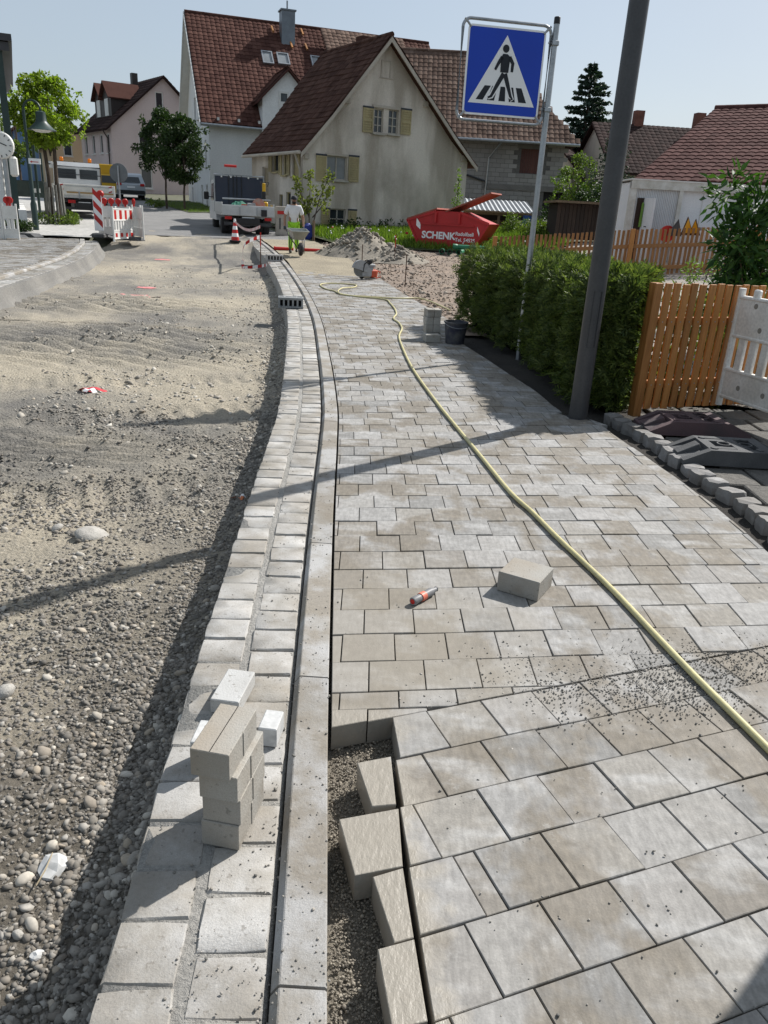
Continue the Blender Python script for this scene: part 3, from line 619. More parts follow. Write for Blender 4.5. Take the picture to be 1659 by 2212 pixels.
for i, (px, py, l, lab) in enumerate([(290, 637, .55, 'pink spray mark, nearest and longest on the far road bed'), (323, 644, .5, 'pink spray mark right of the nearest one on the road bed'), (317, 622, .4, 'short pink spray mark behind the other two'), (352, 573, .45, 'farthest pink spray mark on the road bed')]):
    p = g(px, py, RZ); V = []; F = []
    for a in range(13):
        x = p.x+(a/12-.5)*l
        for sgn in (-1, 1): y = p.y+sgn*(.07+.03*vn(a*1.3, sgn+i)); V.append((x, y, roadz(x, y)+.009))
    tag(MB().add(V, [(2*a, 2*a+2, 2*a+3, 2*a+1) for a in range(12)]).build('spray_mark', SPRAY), lab, 'paint mark')
# dry twig
p = g(95, 1890, RZ); tag(MB().tube([p+Vector((0, -.05, .012)), p+Vector((.006, 0, .02)), p+Vector((-.002, .07, .016))], [.002, .0028, .0015], 6).build('twig', mat('dry_twig', (.40, .33, .22), None, 20, .9)), 'thin dry twig on the gravel near the gutter', 'twig')
# ------------------------------------------------------------------ lamp post, crossing sign
p = g(1246, 905); lp = thing('lamp_post', 'thick dark grey lamp post at the edge of the paving', 'lamp post', (p.x+.02, p.y+.06, -.1))
LAMPM = mat('grey_anodised', (.075, .075, .078), (.06, .06, .063), 5, .42, metal=.35)
MB().lathe([(.08, 0), (.078, .3), (.0725, 3.2), (.058, 6.4), (.055, 6.5)], seg=28).build('mast', LAMPM, lp, True)
b = MB()
for s in (-1, 1): b.box((-.012, -.0772, 1.0), (.001, .001, .001))
def hatch(z0, z1, w):
    m = MB()
    for (a, c, d) in (((-w/2, (z0+z1)/2), .004, z1-z0), ((w/2, (z0+z1)/2), .004, z1-z0)): m.box((a[0]*.9, -.0735, a[1]), (c, .006, d))
    m.box((0, -.0765, z0), (w*.9, .004, .004)); m.box((0, -.0765, z1), (w*.9, .004, .004)); return m
hatch(.72, 1.17, .075).build('door_seam', DARKM, lp); MB().lathe([(.006, -.0785), (.006, -.074)], (0.015, 0, 1.12), 8, 'Y').build('lock', DARKM, lp)
MB().tube([(0, 0, 6.45), (-.3, -.05, 6.6), (-1.2, -.2, 6.62)], .04, 10).build('arm', LAMPM, lp, True); MB().box((-1.55, -.25, 6.6), (.75, .28, .09), .15, .03).build('lamp_head', LAMPM, lp)
MB().lathe([(.1, .02), (.1, .1)], seg=20).build('collar', DARKM, lp)
p = g(1120, 768); sp = thing('crossing_sign', 'blue pedestrian crossing sign on a galvanised post beside the hedge', 'traffic sign', (p.x, p.y, 0))
MB().lathe([(.032, -.1), (.032, 3.56)], seg=18).build('post', GALV, sp, True); MB().lathe([(.034, 3.54), (.034, 3.6), (.028, 3.608)], seg=18).build('cap', BLACK, sp, True)
ANG = rad(180+12); pl = bpy.data.objects.new('sign_panel', None)
def sgn(s, z, n): return (math.cos(ANG)*s-math.sin(ANG)*-n*1., math.sin(ANG)*s+math.cos(ANG)*-n, z)   # s along the plate away from the post, n towards the viewer
ux, uy = math.cos(ANG), math.sin(ANG); nx, ny = -uy*-1, ux*1
nx, ny = (uy, -ux); 
if ny > 0: nx, ny = -nx, -ny
def sg(s, z, n=0.): return Vector((ux*s+nx*n, uy*s+ny*n, z))
def rrect(s0, s1, z0, z1, r, n_, k=5):
    o = []
    for cx_, cz_, a0 in ((s1-r, z0+r, -90), (s1-r, z1-r, 0), (s0+r, z1-r, 90), (s0+r, z0+r, 180)):
        for i in range(k+1): a = rad(a0+90*i/k); o.append(sg(cx_+r*math.cos(a), cz_+r*math.sin(a), n_))
    return o
PS0, PS1, PZ0, PZ1 = .105, .975, 2.615, 3.465
nv = Vector((nx, ny, 0))
MB().prism(rrect(PS0, PS1, PZ0, PZ1, .045, .0), nv*.006).build('plate', SWHITE, sp); MB().prism(rrect(PS0+.02, PS1-.02, PZ0+.02, PZ1-.02, .03, .0062), nv*.0016).build('blue_field', BLUE, sp)
MB().prism(rrect(PS0+.01, PS1-.01, PZ0+.01, PZ1-.01, .04, -.004), nv*.0035).build('back_plate', GALV, sp)
fr_ = rrect(.05, 1.035, 2.56, 3.515, .085, .0, 6); MB().tube(fr_+[fr_[0], fr_[1]], .0165, 10, False).build('frame', GALV, sp, True)
for s_, z_ in ((PS0, PZ0), (PS1, PZ0), (PS0, PZ1), (PS1, PZ1)):
    d = (-1 if s_ < .5 else 1, -1 if z_ < 3 else 1); MB().tube([sg(s_-d[0]*.03, z_-d[1]*.03, .009), sg(s_+d[0]*.045, z_+d[1]*.045, .006)], .012, 8).build('clip', GALV, sp, True)
for z_ in (2.72, 3.36): MB().box((0, 0, z_), (.075, .085, .05), ANG, .006).tube([(0, 0, z_), sg(.07, z_)], .012, 8).build('clamp', GALV, sp)
def flat(poly, n_, name, m, t=.0012): MB().prism([sg(PS1-.0-(x), z, n_) for x, z in poly], nv*t).build(name, m, sp)
wS = PS1-PS0; cxx = wS/2; b0 = PZ0+.115; hh_ = .66
tri = [(cxx-.385, b0), (cxx+.385, b0), (cxx+.02, b0+hh_), (cxx-.02, b0+hh_)]
flat([(cxx-.38, b0), (cxx+.38, b0), (cxx, b0+hh_)], .0080, 'triangle', SWHITE)
def tq(x, z): return (cxx+x, b0+z)
for a, bb, c, d in ((-.295, -.215, -.135, -.205), (-.165, -.085, -.06, -.12), (-.035, .04, .03, -.025), (.085, .155, .12, .06), (.195, .285, .215, .15)):
    flat([tq(a, .035), tq(bb, .035), tq(c, .175), tq(d, .175)], .0094, 'stripe', SBLACK)
def limb(pts, r0_, name='walker'):
    L = []; Rr = []
    for i, (x, z) in enumerate(pts):
        a = pts[max(i-1, 0)]; c = pts[min(i+1, len(pts)-1)]; dx, dz = c[0]-a[0], c[1]-a[1]; q = math.hypot(dx, dz); w = r0_[i] if isinstance(r0_, (list, tuple)) else r0_
        L.append(tq(x-dz/q*w, z+dx/q*w)); Rr.append(tq(x+dz/q*w, z-dx/q*w))
    return L, Rr
def limbo(pts, r_, n_, m, name):
    L, Rr = limb(pts, r_); b = MB()
    for i in range(len(L)-1): b.prism([sg(PS1-x, z, n_) for x, z in (L[i], L[i+1], Rr[i+1], Rr[i])], nv*.0012)
    b.build(name, m, sp)
leg1 = [(-.005, .30), (-.06, .20), (-.125, .075), (-.16, .06)]; leg2 = [(.01, .30), (.05, .2), (.095, .09), (.12, .06), (.10, .055)]
limbo(leg1, [.034, .034, .028, .02], .0106, SWHITE, 'leg_outline'); limbo(leg2, [.034, .034, .028, .02, .02], .0106, SWHITE, 'leg_outline')
limbo(leg1, [.024, .022, .015, .01], .012, SBLACK, 'leg'); limbo(leg2, [.024, .022, .015, .01, .01], .012, SBLACK, 'leg')
flat([tq(-.045, .31), tq(.045, .31), tq(.055, .46), tq(.02, .485), tq(-.03, .485), tq(-.05, .45)], .012, 'torso', SBLACK)
limbo([(-.035, .455), (-.07, .40), (-.105, .33)], [.02, .017, .013], .012, SBLACK, 'arm'); limbo([(.045, .46), (.088, .40), (.085, .32)], [.02, .018, .014], .012, SBLACK, 'arm')
flat([tq(-.002+.036*math.cos(a), .535+.038*math.sin(a)) for a in np.linspace(0, 6.283, 20)[:-1]], .012, 'head', SBLACK)
# ------------------------------------------------------------------ foliage builders
def leaves(P, N, L, Wd, shape='leaf'):
    """P centre points (n,3), N directions (n,3) each leaf points along, L length, Wd width arrays -> V, F"""
    n = len(P); N = N/np.linalg.norm(N, axis=1, keepdims=True); A = np.cross(N, NR.normal(0, 1, (n, 3))); A /= np.linalg.norm(A, axis=1, keepdims=True); U = np.cross(N, A)
    L = np.broadcast_to(L, n)[:, None]; Wd = np.broadcast_to(Wd, n)[:, None]
    v0 = P; v1 = P+N*L*.45+A*Wd*.5+U*Wd*.12; v2 = P+N*L-U*L*.12; v3 = P+N*L*.45-A*Wd*.5+U*Wd*.12
    V = np.stack([v0, v1, v2, v3], 1).reshape(-1, 3); i = np.arange(n)[:, None]*4; F = np.concatenate([i+np.array([[0, 1, 2]]), i+np.array([[0, 2, 3]])], 0); return V, F
def cloud(n, blobs, shell=.55):
    """points in ellipsoid blobs (c, r(3)) biased outwards, with outward direction"""
    w = np.array([b[1][0]*b[1][1]+b[1][0]*b[1][2] for b in blobs]); k = NR.choice(len(blobs), n, p=w/w.sum()); d = NR.normal(0, 1, (n, 3)); d /= np.linalg.norm(d, axis=1, keepdims=True)
    r = NR.random(n)**(1-shell); C = np.array([b[0] for b in blobs])[k]; R = np.array([b[1] for b in blobs])[k]; return C+d*r[:, None]*R, d
def foliage(name, n, blobs, L, m, parent, droop=.0, shell=.55, wr=.6):
    P, D = cloud(n, blobs, shell); D = D*.7+NR.normal(0, .6, D.shape); D[:, 2] -= droop; V, F = leaves(P, D, NR.uniform(.7, 1.3, n)*L, NR.uniform(.7, 1.2, n)*L*wr); return npmesh(name, V, F, m, parent)
# ------------------------------------------------------------------ thuja hedge
HF = [(.97, 12.3), (1.585, 9.6), (1.76, 7.35), (1.98, 6.85)]
THUJA = m_leaf('thuja', (.035, .065, .018), (.17, .205, .06), .36)
hz = thing('hedge', 'clipped thuja hedge between the paving and the garden fence', 'hedge', (1.9, 9.2, 0))
HB = [(2.15, 12.6), (2.4, 9.6), (2.6, 8.0), (2.2, 7.12)]
def hedge_pt(t, u, h):
    q = t*3; i = min(int(q), 2); f = q-i; a = Vector(HF[i]).lerp(Vector(HF[i+1]), f); b_ = Vector(HB[i]).lerp(Vector(HB[i+1]), f); p = a.lerp(b_, u); return p.x, p.y, h
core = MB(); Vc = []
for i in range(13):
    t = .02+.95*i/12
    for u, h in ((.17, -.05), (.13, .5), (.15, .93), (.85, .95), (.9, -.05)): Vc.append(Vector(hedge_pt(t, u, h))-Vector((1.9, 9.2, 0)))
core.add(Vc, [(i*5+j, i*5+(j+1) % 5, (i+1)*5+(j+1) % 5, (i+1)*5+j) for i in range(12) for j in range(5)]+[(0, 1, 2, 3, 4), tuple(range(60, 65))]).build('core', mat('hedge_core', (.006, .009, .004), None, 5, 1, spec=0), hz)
ps = []; ds = []
NSPR = 15000
while len(ps) < NSPR:
    t = RND.random()**.8; k = RND.random()
    if k < .55: u, h, d = RND.gauss(.04, .045), RND.uniform(.03, 1.05), (-1, 0, .35)
    elif k < .9: u, h, d = RND.uniform(0, 1), 1.06+RND.gauss(0, .035), (RND.uniform(-.6, .3), RND.uniform(-.5, .5), 1)
    else: t = RND.choice([RND.uniform(.97, 1.01), RND.uniform(-.005, .02)]); u, h, d = RND.random(), RND.uniform(.03, 1.08), (0, -1 if t > .5 else 1, .4)
    x, y, z = hedge_pt(min(max(t, 0), 1), u, h)
    if t > .97: y -= .07*RND.random()
    b_ = (fbm(y*2.2+u*3, h*3)-.5)*.16+.04*math.sin(y*7)
    if k < .55 and h < .18 and RND.random() < .5: continue
    x -= b_ if k < .55 else 0; z += .5*b_ if k >= .55 else 0
    if h > .9 and u < .12: z -= (.12-max(u, 0))*.7
    ps.append((x-1.9, y-9.2, z)); ds.append((d[0]+RND.gauss(0, .5), d[1]+RND.gauss(0, .5), d[2]+RND.gauss(0, .4)-.1))
ps = np.array(ps); ds = np.array(ds); ds /= np.linalg.norm(ds, axis=1, keepdims=True)
def sprays(P, D, L):          # feathery fronds: a midrib with pairs of scale-leaf shoots in one plane
    n = len(P); A = np.cross(D, NR.normal(0, 1, (n, 3))); A /= np.linalg.norm(A, axis=1, keepdims=True); U = np.cross(D, A); Vs = []; Fs = []; base = 0
    for (f0, side, ln) in ((0, 0, 1.), (.15, 1, .5), (.2, -1, .5), (.38, 1, .48), (.45, -1, .46), (.6, 1, .36), (.68, -1, .32)):
        s = P+D*(L*f0)[:, None]-U*(L*f0*f0*.25)[:, None]; dr = D*(1 if side == 0 else .72)+A*side*.68; l = (L*ln)[:, None]; w = np.cross(dr, U); wv = w*(L*.055)[:, None]
        v = np.stack([s, s+dr*l*.5+wv, s+dr*l-U*l*.22, s+dr*l*.5-wv], 1); Vs.append(v.reshape(-1, 3)); i = np.arange(n)[:, None]*4+base; Fs += [i+np.array([[0, 1, 2]]), i+np.array([[0, 2, 3]])]; base += 4*n
    V = np.concatenate(Vs); F = np.concatenate(Fs); return V, F
# keep each frond one island per shoot; colour varies shoot by shoot
L_ = NR.uniform(.07, .165, len(ps)); V, F = sprays(ps, ds, L_); stuff(npmesh('foliage', V, F, THUJA, hz))
for i in range(9):
    x, y, z = hedge_pt((i+.5)/9, .4, 0); MB().tube([(x-1.9, y-9.2, -.1), (x-1.9+.03, y-9.2, .9)], [.025, .01], 6).build('stem', WOODD, hz)
# ------------------------------------------------------------------ front picket fence
a = g(1372, 898); b_ = g(1540, 888); dirv = Vector((b_.x-a.x, b_.y-a.y, 0)).normalized(); fz = math.atan2(dirv.y, dirv.x)
pf = thing('picket_fence', 'orange-brown picket fence behind the white barrier and hedge end', 'fence', (a.x, a.y+.03, 0), fz)
picket = MB().box((0, 0, .595), (.072, .022, 1.09), ch=.003).mesh('picket', WOOD)
MB().box((.035, .045, .56), (.085, .085, 1.16), ch=.004).build('post', WOOD, pf)
for i in range(26):
    o = link('picket', picket, pf, (.12+i*.099, RND.uniform(-.002, .002), RND.uniform(-.006, .006))); o.rotation_euler = (0, RND.uniform(-.008, .008), 0)
for z in (.27, .82): MB().box((1.35, .034, z), (2.6, .04, .07), ch=.003).build('rail', WOOD, pf)
MB().box((2.6, .08, .55), (.085, .085, 1.14), ch=.004).build('post', WOOD, pf)
b = MB()
for i in range(26):
    for z in (.27, .82): b.lathe([(.006, -.0135), (.006, -.011)], (.12+i*.099, 0, z), 6, 'Y')
stuff(b.build('screws', GALV, pf))
# ------------------------------------------------------------------ back picket fence on rising ground
q0, q1, q2 = at(1070, 512, 20.2), at(1365, 496, 20.0), at(1640, 488, 19.6)
bf = thing('picket_fence', 'long brown picket fence along the raised yard behind the hedge', 'fence', (q0.x, q0.y, 0), math.atan2(q2.y-q0.y, q2.x-q0.x)); Lf = math.dist(q0[:2], q2[:2]); dm = math.dist(q0[:2], q1[:2])
def ftop(s): return float(np.interp(s, [0, dm, Lf, Lf+4], [q0.z, q1.z, q2.z, q2.z+.15]))
pk = MB().box((0, 0, -.52), (.062, .02, 1.04), ch=.002).mesh('picket', WOODB); s = .15
while s < Lf+3: link('picket', pk, bf, (s, 0, ftop(s)+RND.uniform(-.012, .012))).rotation_euler = (0, RND.uniform(-.02, .02), 0); s += .108
for s0, s1 in ((0, dm), (dm, Lf), (Lf, Lf+3)):
    for dz in (-.38, -.88):
        z0, z1 = ftop(s0)+dz, ftop(s1)+dz; MB().add([(s0, y, z0+e) for y in (-.055, -.012) for e in (-.045, .045)]+[(s1, y, z1+e) for y in (-.055, -.012) for e in (-.045, .045)], [(0, 1, 3, 2), (4, 6, 7, 5), (0, 4, 5, 1), (2, 3, 7, 6), (0, 2, 6, 4), (1, 5, 7, 3)]).build('rail', WOODB, bf)
for s in (0., dm, Lf, Lf+3): MB().box((s, -.06, ftop(s)-.56), (.11, .11, 1.16), ch=.005).build('post', WOOD, bf)
# ------------------------------------------------------------------ white plastic barrier with rubber feet
def barrier(loc, rz, label, grime=False, L=2.0, lamps=0, red=False, group=None, z0=.1):
    t = thing('barrier', label, 'barrier', loc, rz, group); m = GRIMY if grime else WHITEP
    def add(nm, mb, mm=m): return mb.build(nm, mm, t)
    for x in (.03, L-.03): add('post', MB().tube([(x, 0, .02), (x, 0, 1.06)], .03, 10))
    add('lower_panel', MB().box((L/2, 0, z0+.13), (L-.06, .04, .26), ch=.008)); add('upper_panel', MB().box((L/2, 0, .82), (L-.06, .04, .34), ch=.008))
    n = int((L-.1)/.145)
    sm = MB().box((0, 0, z0+.39), (.082, .034, .34), ch=.006).mesh('slat', m)
    for i in range(n): link('slat', sm, t, (.1+(i+.5)*(L-.2)/n, 0, 0))
    for x in (.22, L-.22): add('lug', MB().box((x, 0, 1.02), (.075, .045, .09), ch=.012))
    for zz, h in ((.655, .03), (z0+.255, .03), (.985, .03), (z0+.012, .03)): add('ridge', MB().box((L/2, 0, zz), (L-.07, .056, h), ch=.008))
    if red:
        for i in range(4):
            for zz, h in ((.82, .27), (z0+.12, .12)): add('red_sheet', MB().box((.16+i*(L-.32)/3, 0, zz), (.15 if i % 2 else .12, .0445, h)), REDP)
    for i in range(lamps):
        add('warning_lamp', MB().lathe([(.085, -.03), (.1, -.02), (.1, .02), (.085, .03)], (.25+i*(L-.5)/max(1, lamps-1), 0, 1.15), 14, 'Y').box((.25+i*(L-.5)/max(1, lamps-1), 0, 1.05), (.06, .05, .12)), REDP)
    return t
k = NT('grimy_white'); cc = k.mix(k.ramp(k.noise(2.5, 6), [(.4, 0.), (.7, .9)]), (.82, .80, .75), (.56, .52, .45)); GRIMY = k.out(k.mix(.35, cc, k.ramp(k.noise(40, 5), [(.35, .4), (.65, 1.)]), 'MULTIPLY'), .6)
a = g(1543, 890); dv = g(1659, 933)-a
nb = barrier((a.x, a.y, .06), math.atan2(dv.y, dv.x), 'grimy white plastic barrier standing against the picket fence', True)
for x in np.arange(.25, 1.9, .3):
    for z in (.93, .74, .22): MB().lathe([(.022, -.0225), (.024, -.0205)], (x+(.1 if z == .74 else 0), 0, z), 12, 'Y').build('dimple', mat('grime', (.30, .28, .24), None, 9, .8), nb)
def foot(px, py, rz, label, m, L=.82, Wd=.40, z=0.):
    p = g(px, py, z); t = thing('ballast_block', label, 'ballast block', (p.x, p.y, z), rz, 'rubber ballast blocks on the right')
    H_ = .115; pr = [(0, .03), (0, 0), (L, 0), (L, .03), (L-.19, H_), (.19, H_)]
    b = MB()
    for y0, y1 in ((-Wd/2, -Wd/2+.06), (Wd/2-.06, Wd/2)): b.prism([(x, y0, z_) for x, z_ in pr], (0, y1-y0, 0))
    pr2 = [(0, .03), (0, 0), (L, 0), (L, .03), (L-.19, H_-.035), (.19, H_-.035)]; b.prism([(x, -Wd/2+.06, z_) for x, z_ in pr2], (0, Wd-.12, 0)); b.build('body', m, t)
    tp = MB()
    for x0, x1 in ((.19, .26), (.40, .47), (.58, L-.19)): tp.box(((x0+x1)/2, 0, H_-.018), (x1-x0, Wd-.12, .036))
    tp.box((.33, -.10, H_-.02), (.145, .05, .036)); tp.box((.33, .10, H_-.02), (.145, .05, .036)); tp.build('top_web', m, t)
    for x, y in ((.23, -.14), (.55, .13), (.56, -.14), (.24, .14)): MB().lathe([(.028, H_), (.028, H_+.008)], (x, y, 0), 14).build('stud', m, t)
    for x in (.3, .46): MB().lathe([(.05, H_-.001), (.05, H_+.004), (.04, H_+.004), (.04, H_-.001)], (x+.05, 0, 0), 16, cap=False).build('socket', m, t)
    MB().box((.09, 0, .058), (.17, .10, .05), 0, .004, 0, -.46).build('ramp_rib', m, t); return t
REDRUB = mat('red_rubber', (.12, .075, .08), (.08, .065, .07), 4, .85, .004, 150)
foot(1385, 925, .06, 'reddish rubber ballast block below the picket fence', REDRUB, .85); foot(1455, 985, .0, 'grey rubber ballast block in front of the reddish one', RUBBER, .85, .40)
# granite block edging
ed = thing('edging', 'row of rough dark granite blocks edging the driveway', 'edging', (2.1, 4.6, 0)); it = []; GRAN = m_granite('dark_granite', (.27, .26, .255), (.19, .185, .18), (.16, .145, .125))
def rough_block(k, w=.138, h=.14):
    r = random.Random(k); bm = bmesh.new(); bmesh.ops.create_cube(bm, size=1); bmesh.ops.subdivide_edges(bm, edges=list(bm.edges), cuts=2, use_grid_fill=True)
    for v in bm.verts:
        c = v.co; q = Vector((c.x, c.y, c.z)); m_ = sum(abs(abs(x)-.5) < .01 for x in q); f = 1-.05*(m_-1)
        v.co = Vector((q.x*w*f+r.uniform(-.007, .007), q.y*w*.95*f+r.uniform(-.007, .007), (q.z)*h*f+r.uniform(-.006, .006)))
    me = bpy.data.meshes.new('granite_block'); bm.to_mesh(me); bm.free(); me.materials.append(GRAN); return me
RB = [rough_block(i) for i in range(8)]
epx = [(1312, 912), (1338, 930), (1370, 945), (1400, 965), (1425, 985), (1450, 1005), (1482, 1025), (1510, 1048), (1540, 1068), (1572, 1086), (1606, 1110), (1640, 1140), (1670, 1170), (1710, 1210), (1760, 1250)]
ep = spline([g(x, y, -.05) for x, y in epx], 8); d = 0; last = -1
for i in range(1, len(ep)):
    d += (ep[i]-ep[i-1]).length
    if d-last > .163:
        last = d; t = ep[i]-ep[i-1]; o = ep[i]+Vector((.05, .02, 0)); it.append((RND.choice(RB), Matrix.Translation((o.x-2.1, o.y-4.6, -.045+RND.uniform(-.012, .012))) @ Matrix.Rotation(math.atan2(t.y, t.x)+RND.uniform(-.12, .12), 4, 'Z') @ Matrix.Rotation(RND.uniform(-.08, .08), 4, 'X')))
pieces(ed, 'granite_block', it, 'granite_blocks')
# broad-leaved shrub at the right and a small shrub beside it
def shrub(name, label, loc, blobs, n, L, m, stems, cat='shrub', wr=.34, droop=.15, shell=.6):
    t = thing(name, label, cat, loc); foliage('foliage', n, blobs, L, m, t, droop, shell, wr)
    for s in stems: MB().tube(s, [.018, .012, .006][:len(s)] if len(s) <= 3 else .01, 6).build('stem', WOODD, t)
    return t
LAUREL = m_leaf('laurel_leaf', (.02, .06, .015), (.075, .15, .03), .3)
p = at(1610, 560, 10.6); zb = zg(p.x, p.y); bl = []
for i in range(30): bl.append(((RND.uniform(-.6, 1.1), RND.uniform(-.5, .5), RND.uniform(.45, 2.45)), (RND.uniform(.22, .36), .3, RND.uniform(.22, .36))))
shrub('laurel_shrub', 'large glossy-leaved shrub at the right edge behind the fence', (p.x+.2, p.y, zb-.1), bl, 3900, .17, LAUREL, [[(0, 0, 0), (.05, .1, 1), (.2, 0, 1.9)], [(.2, 0, 0), (-.2, -.1, 1), (-.35, 0, 1.6)], [(.4, 0, 0), (.6, .1, 1), (.8, 0, 1.9)]])
p = at(1515, 600, 13); YG = m_leaf('spring_leaf', (.09, .16, .03), (.20, .28, .06), .4)
shrub('young_shrub', 'small light green shrub before the brown back fence', (p.x, p.y, zg(p.x, p.y)), [((RND.uniform(-.3, .3), RND.uniform(-.2, .2), RND.uniform(.35, 1.0)), (.16, .16, .16)) for _ in range(10)], 500, .07, YG, [[(0, 0, 0), (0, 0, .5), (.1, 0, .95)], [(0, 0, 0), (-.1, 0, .5), (-.2, 0, .9)]])
p = (3.1, 8.0)
shrub('low_shrub', 'dark low shrubs showing through the gaps of the front picket fence', (p[0], p[1], 0), [((RND.uniform(-.95, 1.3), RND.uniform(-.35, .4), RND.uniform(.1, .85)), (.3, .28, .26)) for _ in range(34)], 3000, .09, THUJA, [[(0, 0, 0), (.05, 0, .4), (.1, 0, .8)], [(-.6, 0, 0), (-.55, 0, .4), (-.6, 0, .8)], [(.7, 0, 0), (.75, 0, .4), (.7, 0, .8)]], wr=.5)
# ------------------------------------------------------------------ houses
TILE_R = m_tile('tile_red_brown', (.068, .031, .025), (.09, .042, .033), (.12, .06, .047)); TILE_O = m_tile('tile_old', (.06, .031, .024), (.083, .043, .033), (.11, .061, .047)); TILE_B = m_tile('tile_barn', (.10, .065, .05), (.145, .095, .074), (.20, .14, .11)); TILE_D = m_tile('tile_dark', (.028, .017, .016), (.038, .023, .021), (.05, .03, .027)); TILE_M = m_tile('tile_maroon', (.07, .03, .027), (.09, .04, .036), (.115, .056, .05))
GUT = mat('brown_gutter', (.045, .035, .03), None, 5, .5)
def frame4(o, u, v, n): return Matrix(((u[0], v[0], n[0], o[0]), (u[1], v[1], n[1], o[1]), (u[2], v[2], n[2], o[2]), (0, 0, 0, 1)))
_tm = {}
def tile_mesh(tw, th, m, amp=.035):
    key = (tw, th, m.name)
    if key not in _tm:
        V = []
        xs = [0, .22, .5, .78, 1.0]; zz = [.1, .75, 1, .75, .1]
        for x, z in zip(xs, zz): V.append((x*tw*1.04, -.03*th, .03+z*amp))
        for x, z in zip(xs, zz): V.append((x*tw*1.04, -.03*th, .0+z*amp*.5))
        for x, z in zip(xs, zz): V.append((x*tw*1.04, th*1.08, .002+z*amp))
        F = [(i, i+1, 11+i, 10+i) for i in range(4)]+[(5+i, 6+i, 1+i, i) for i in range(4)]
        mb = MB(); mb.v = V; mb.f = F; _tm[key] = mb.mesh('tile', m, recalc=False)
    return _tm[key]
def tiled(parent, prof, x0, x1, flip, m, tw, th, sag=0., keep=None, limit=300, slab=True, swap=False):
    """roof plane from a profile of (y, z) eave to ridge; ridge along local x. returns the roof slab"""
    sgn = -1 if flip else 1
    b = MB(); pr = [(y, z-.02) for y, z in prof]
    V = [(x, y, z) for x in (x0, x1) for y, z in pr]+[(x, y, z-.12) for x in (x0, x1) for y, z in pr]; k = len(pr); F = []
    for i in range(k-1): F += [(i, i+1, k+i+1, k+i), (2*k+i, 3*k+i, 3*k+i+1, 2*k+i+1), (i, 2*k+i, 2*k+i+1, i+1), (k+i, k+i+1, 3*k+i+1, 3*k+i)]
    F += [(0, k, 3*k, 2*k), (k-1, 3*k-1, 4*k-1, 2*k-1)]
    if keep is None: roof = b.add(V, F).build('roof', m, parent)
    else:
        K = [q for q in keep['poly']]; roof = MB().prism([(x, float(np.interp(t, [0, 1], [pr[0][0], pr[-1][0]])), float(np.interp(t, [0, 1], [pr[0][1], pr[-1][1]]))) for x, t in K], (0, 0, -.12)).build('roof', m, parent)
    d = [0]
    for i in range(1, k): d.append(d[-1]+math.dist(pr[i], pr[i-1]))
    n = int(d[-1]/th); th_ = d[-1]/n; cols = int((x1-x0)/tw); tw_ = (x1-x0)/cols; me = tile_mesh(round(tw_, 4), round(th_, 4), m); it = []
    for r in range(n):
        q = r*th_; y = float(np.interp(q, d, [p[0] for p in pr])); z = float(np.interp(q, d, [p[1] for p in pr])); y2 = float(np.interp(q+th_, d, [p[0] for p in pr])); z2 = float(np.interp(q+th_, d, [p[1] for p in pr]))
        v = Vector((0, y2-y, z2-z)).normalized(); u = Vector((1, 0, 0)) if not flip else Vector((-1, 0, 0)); nn = u.cross(v)
        for c in range(cols):
            x = (x0+c*tw_) if not flip else (x1-c*tw_)
            if keep and not keep['f'](x+(.5*tw_ if not flip else -.5*tw_), (q+.5*th_)/d[-1]): continue
            o = Vector((x, y, z))+nn*(.012+(sag*(fbm(x*.5+3, q*.5)-.5) if sag else 0)+RND.uniform(0, .006)); it.append((me, frame4(o, u, v, nn)))
    pieces(roof, 'tile', it, 'tiles', limit); return roof
def ridge_caps(roof, x0, x1, y, z, m):
    n = int((x1-x0)/.36); me = MB().tube([(0, 0, 0), (.38, 0, .012)], [.12, .105], 8).mesh('ridge_tile', m)
    for i in range(n): link('ridge_tile', me, roof, (x0+i*(x1-x0)/n, y, z))
SIDES = {'F': lambda w, d: ((0, 0), (1, 0), (0, -1), w), 'B': lambda w, d: ((w, d), (-1, 0), (0, 1), w), 'L': lambda w, d: ((0, d), (0, -1), (-1, 0), d), 'R': lambda w, d: ((w, 0), (0, 1), (1, 0), d)}
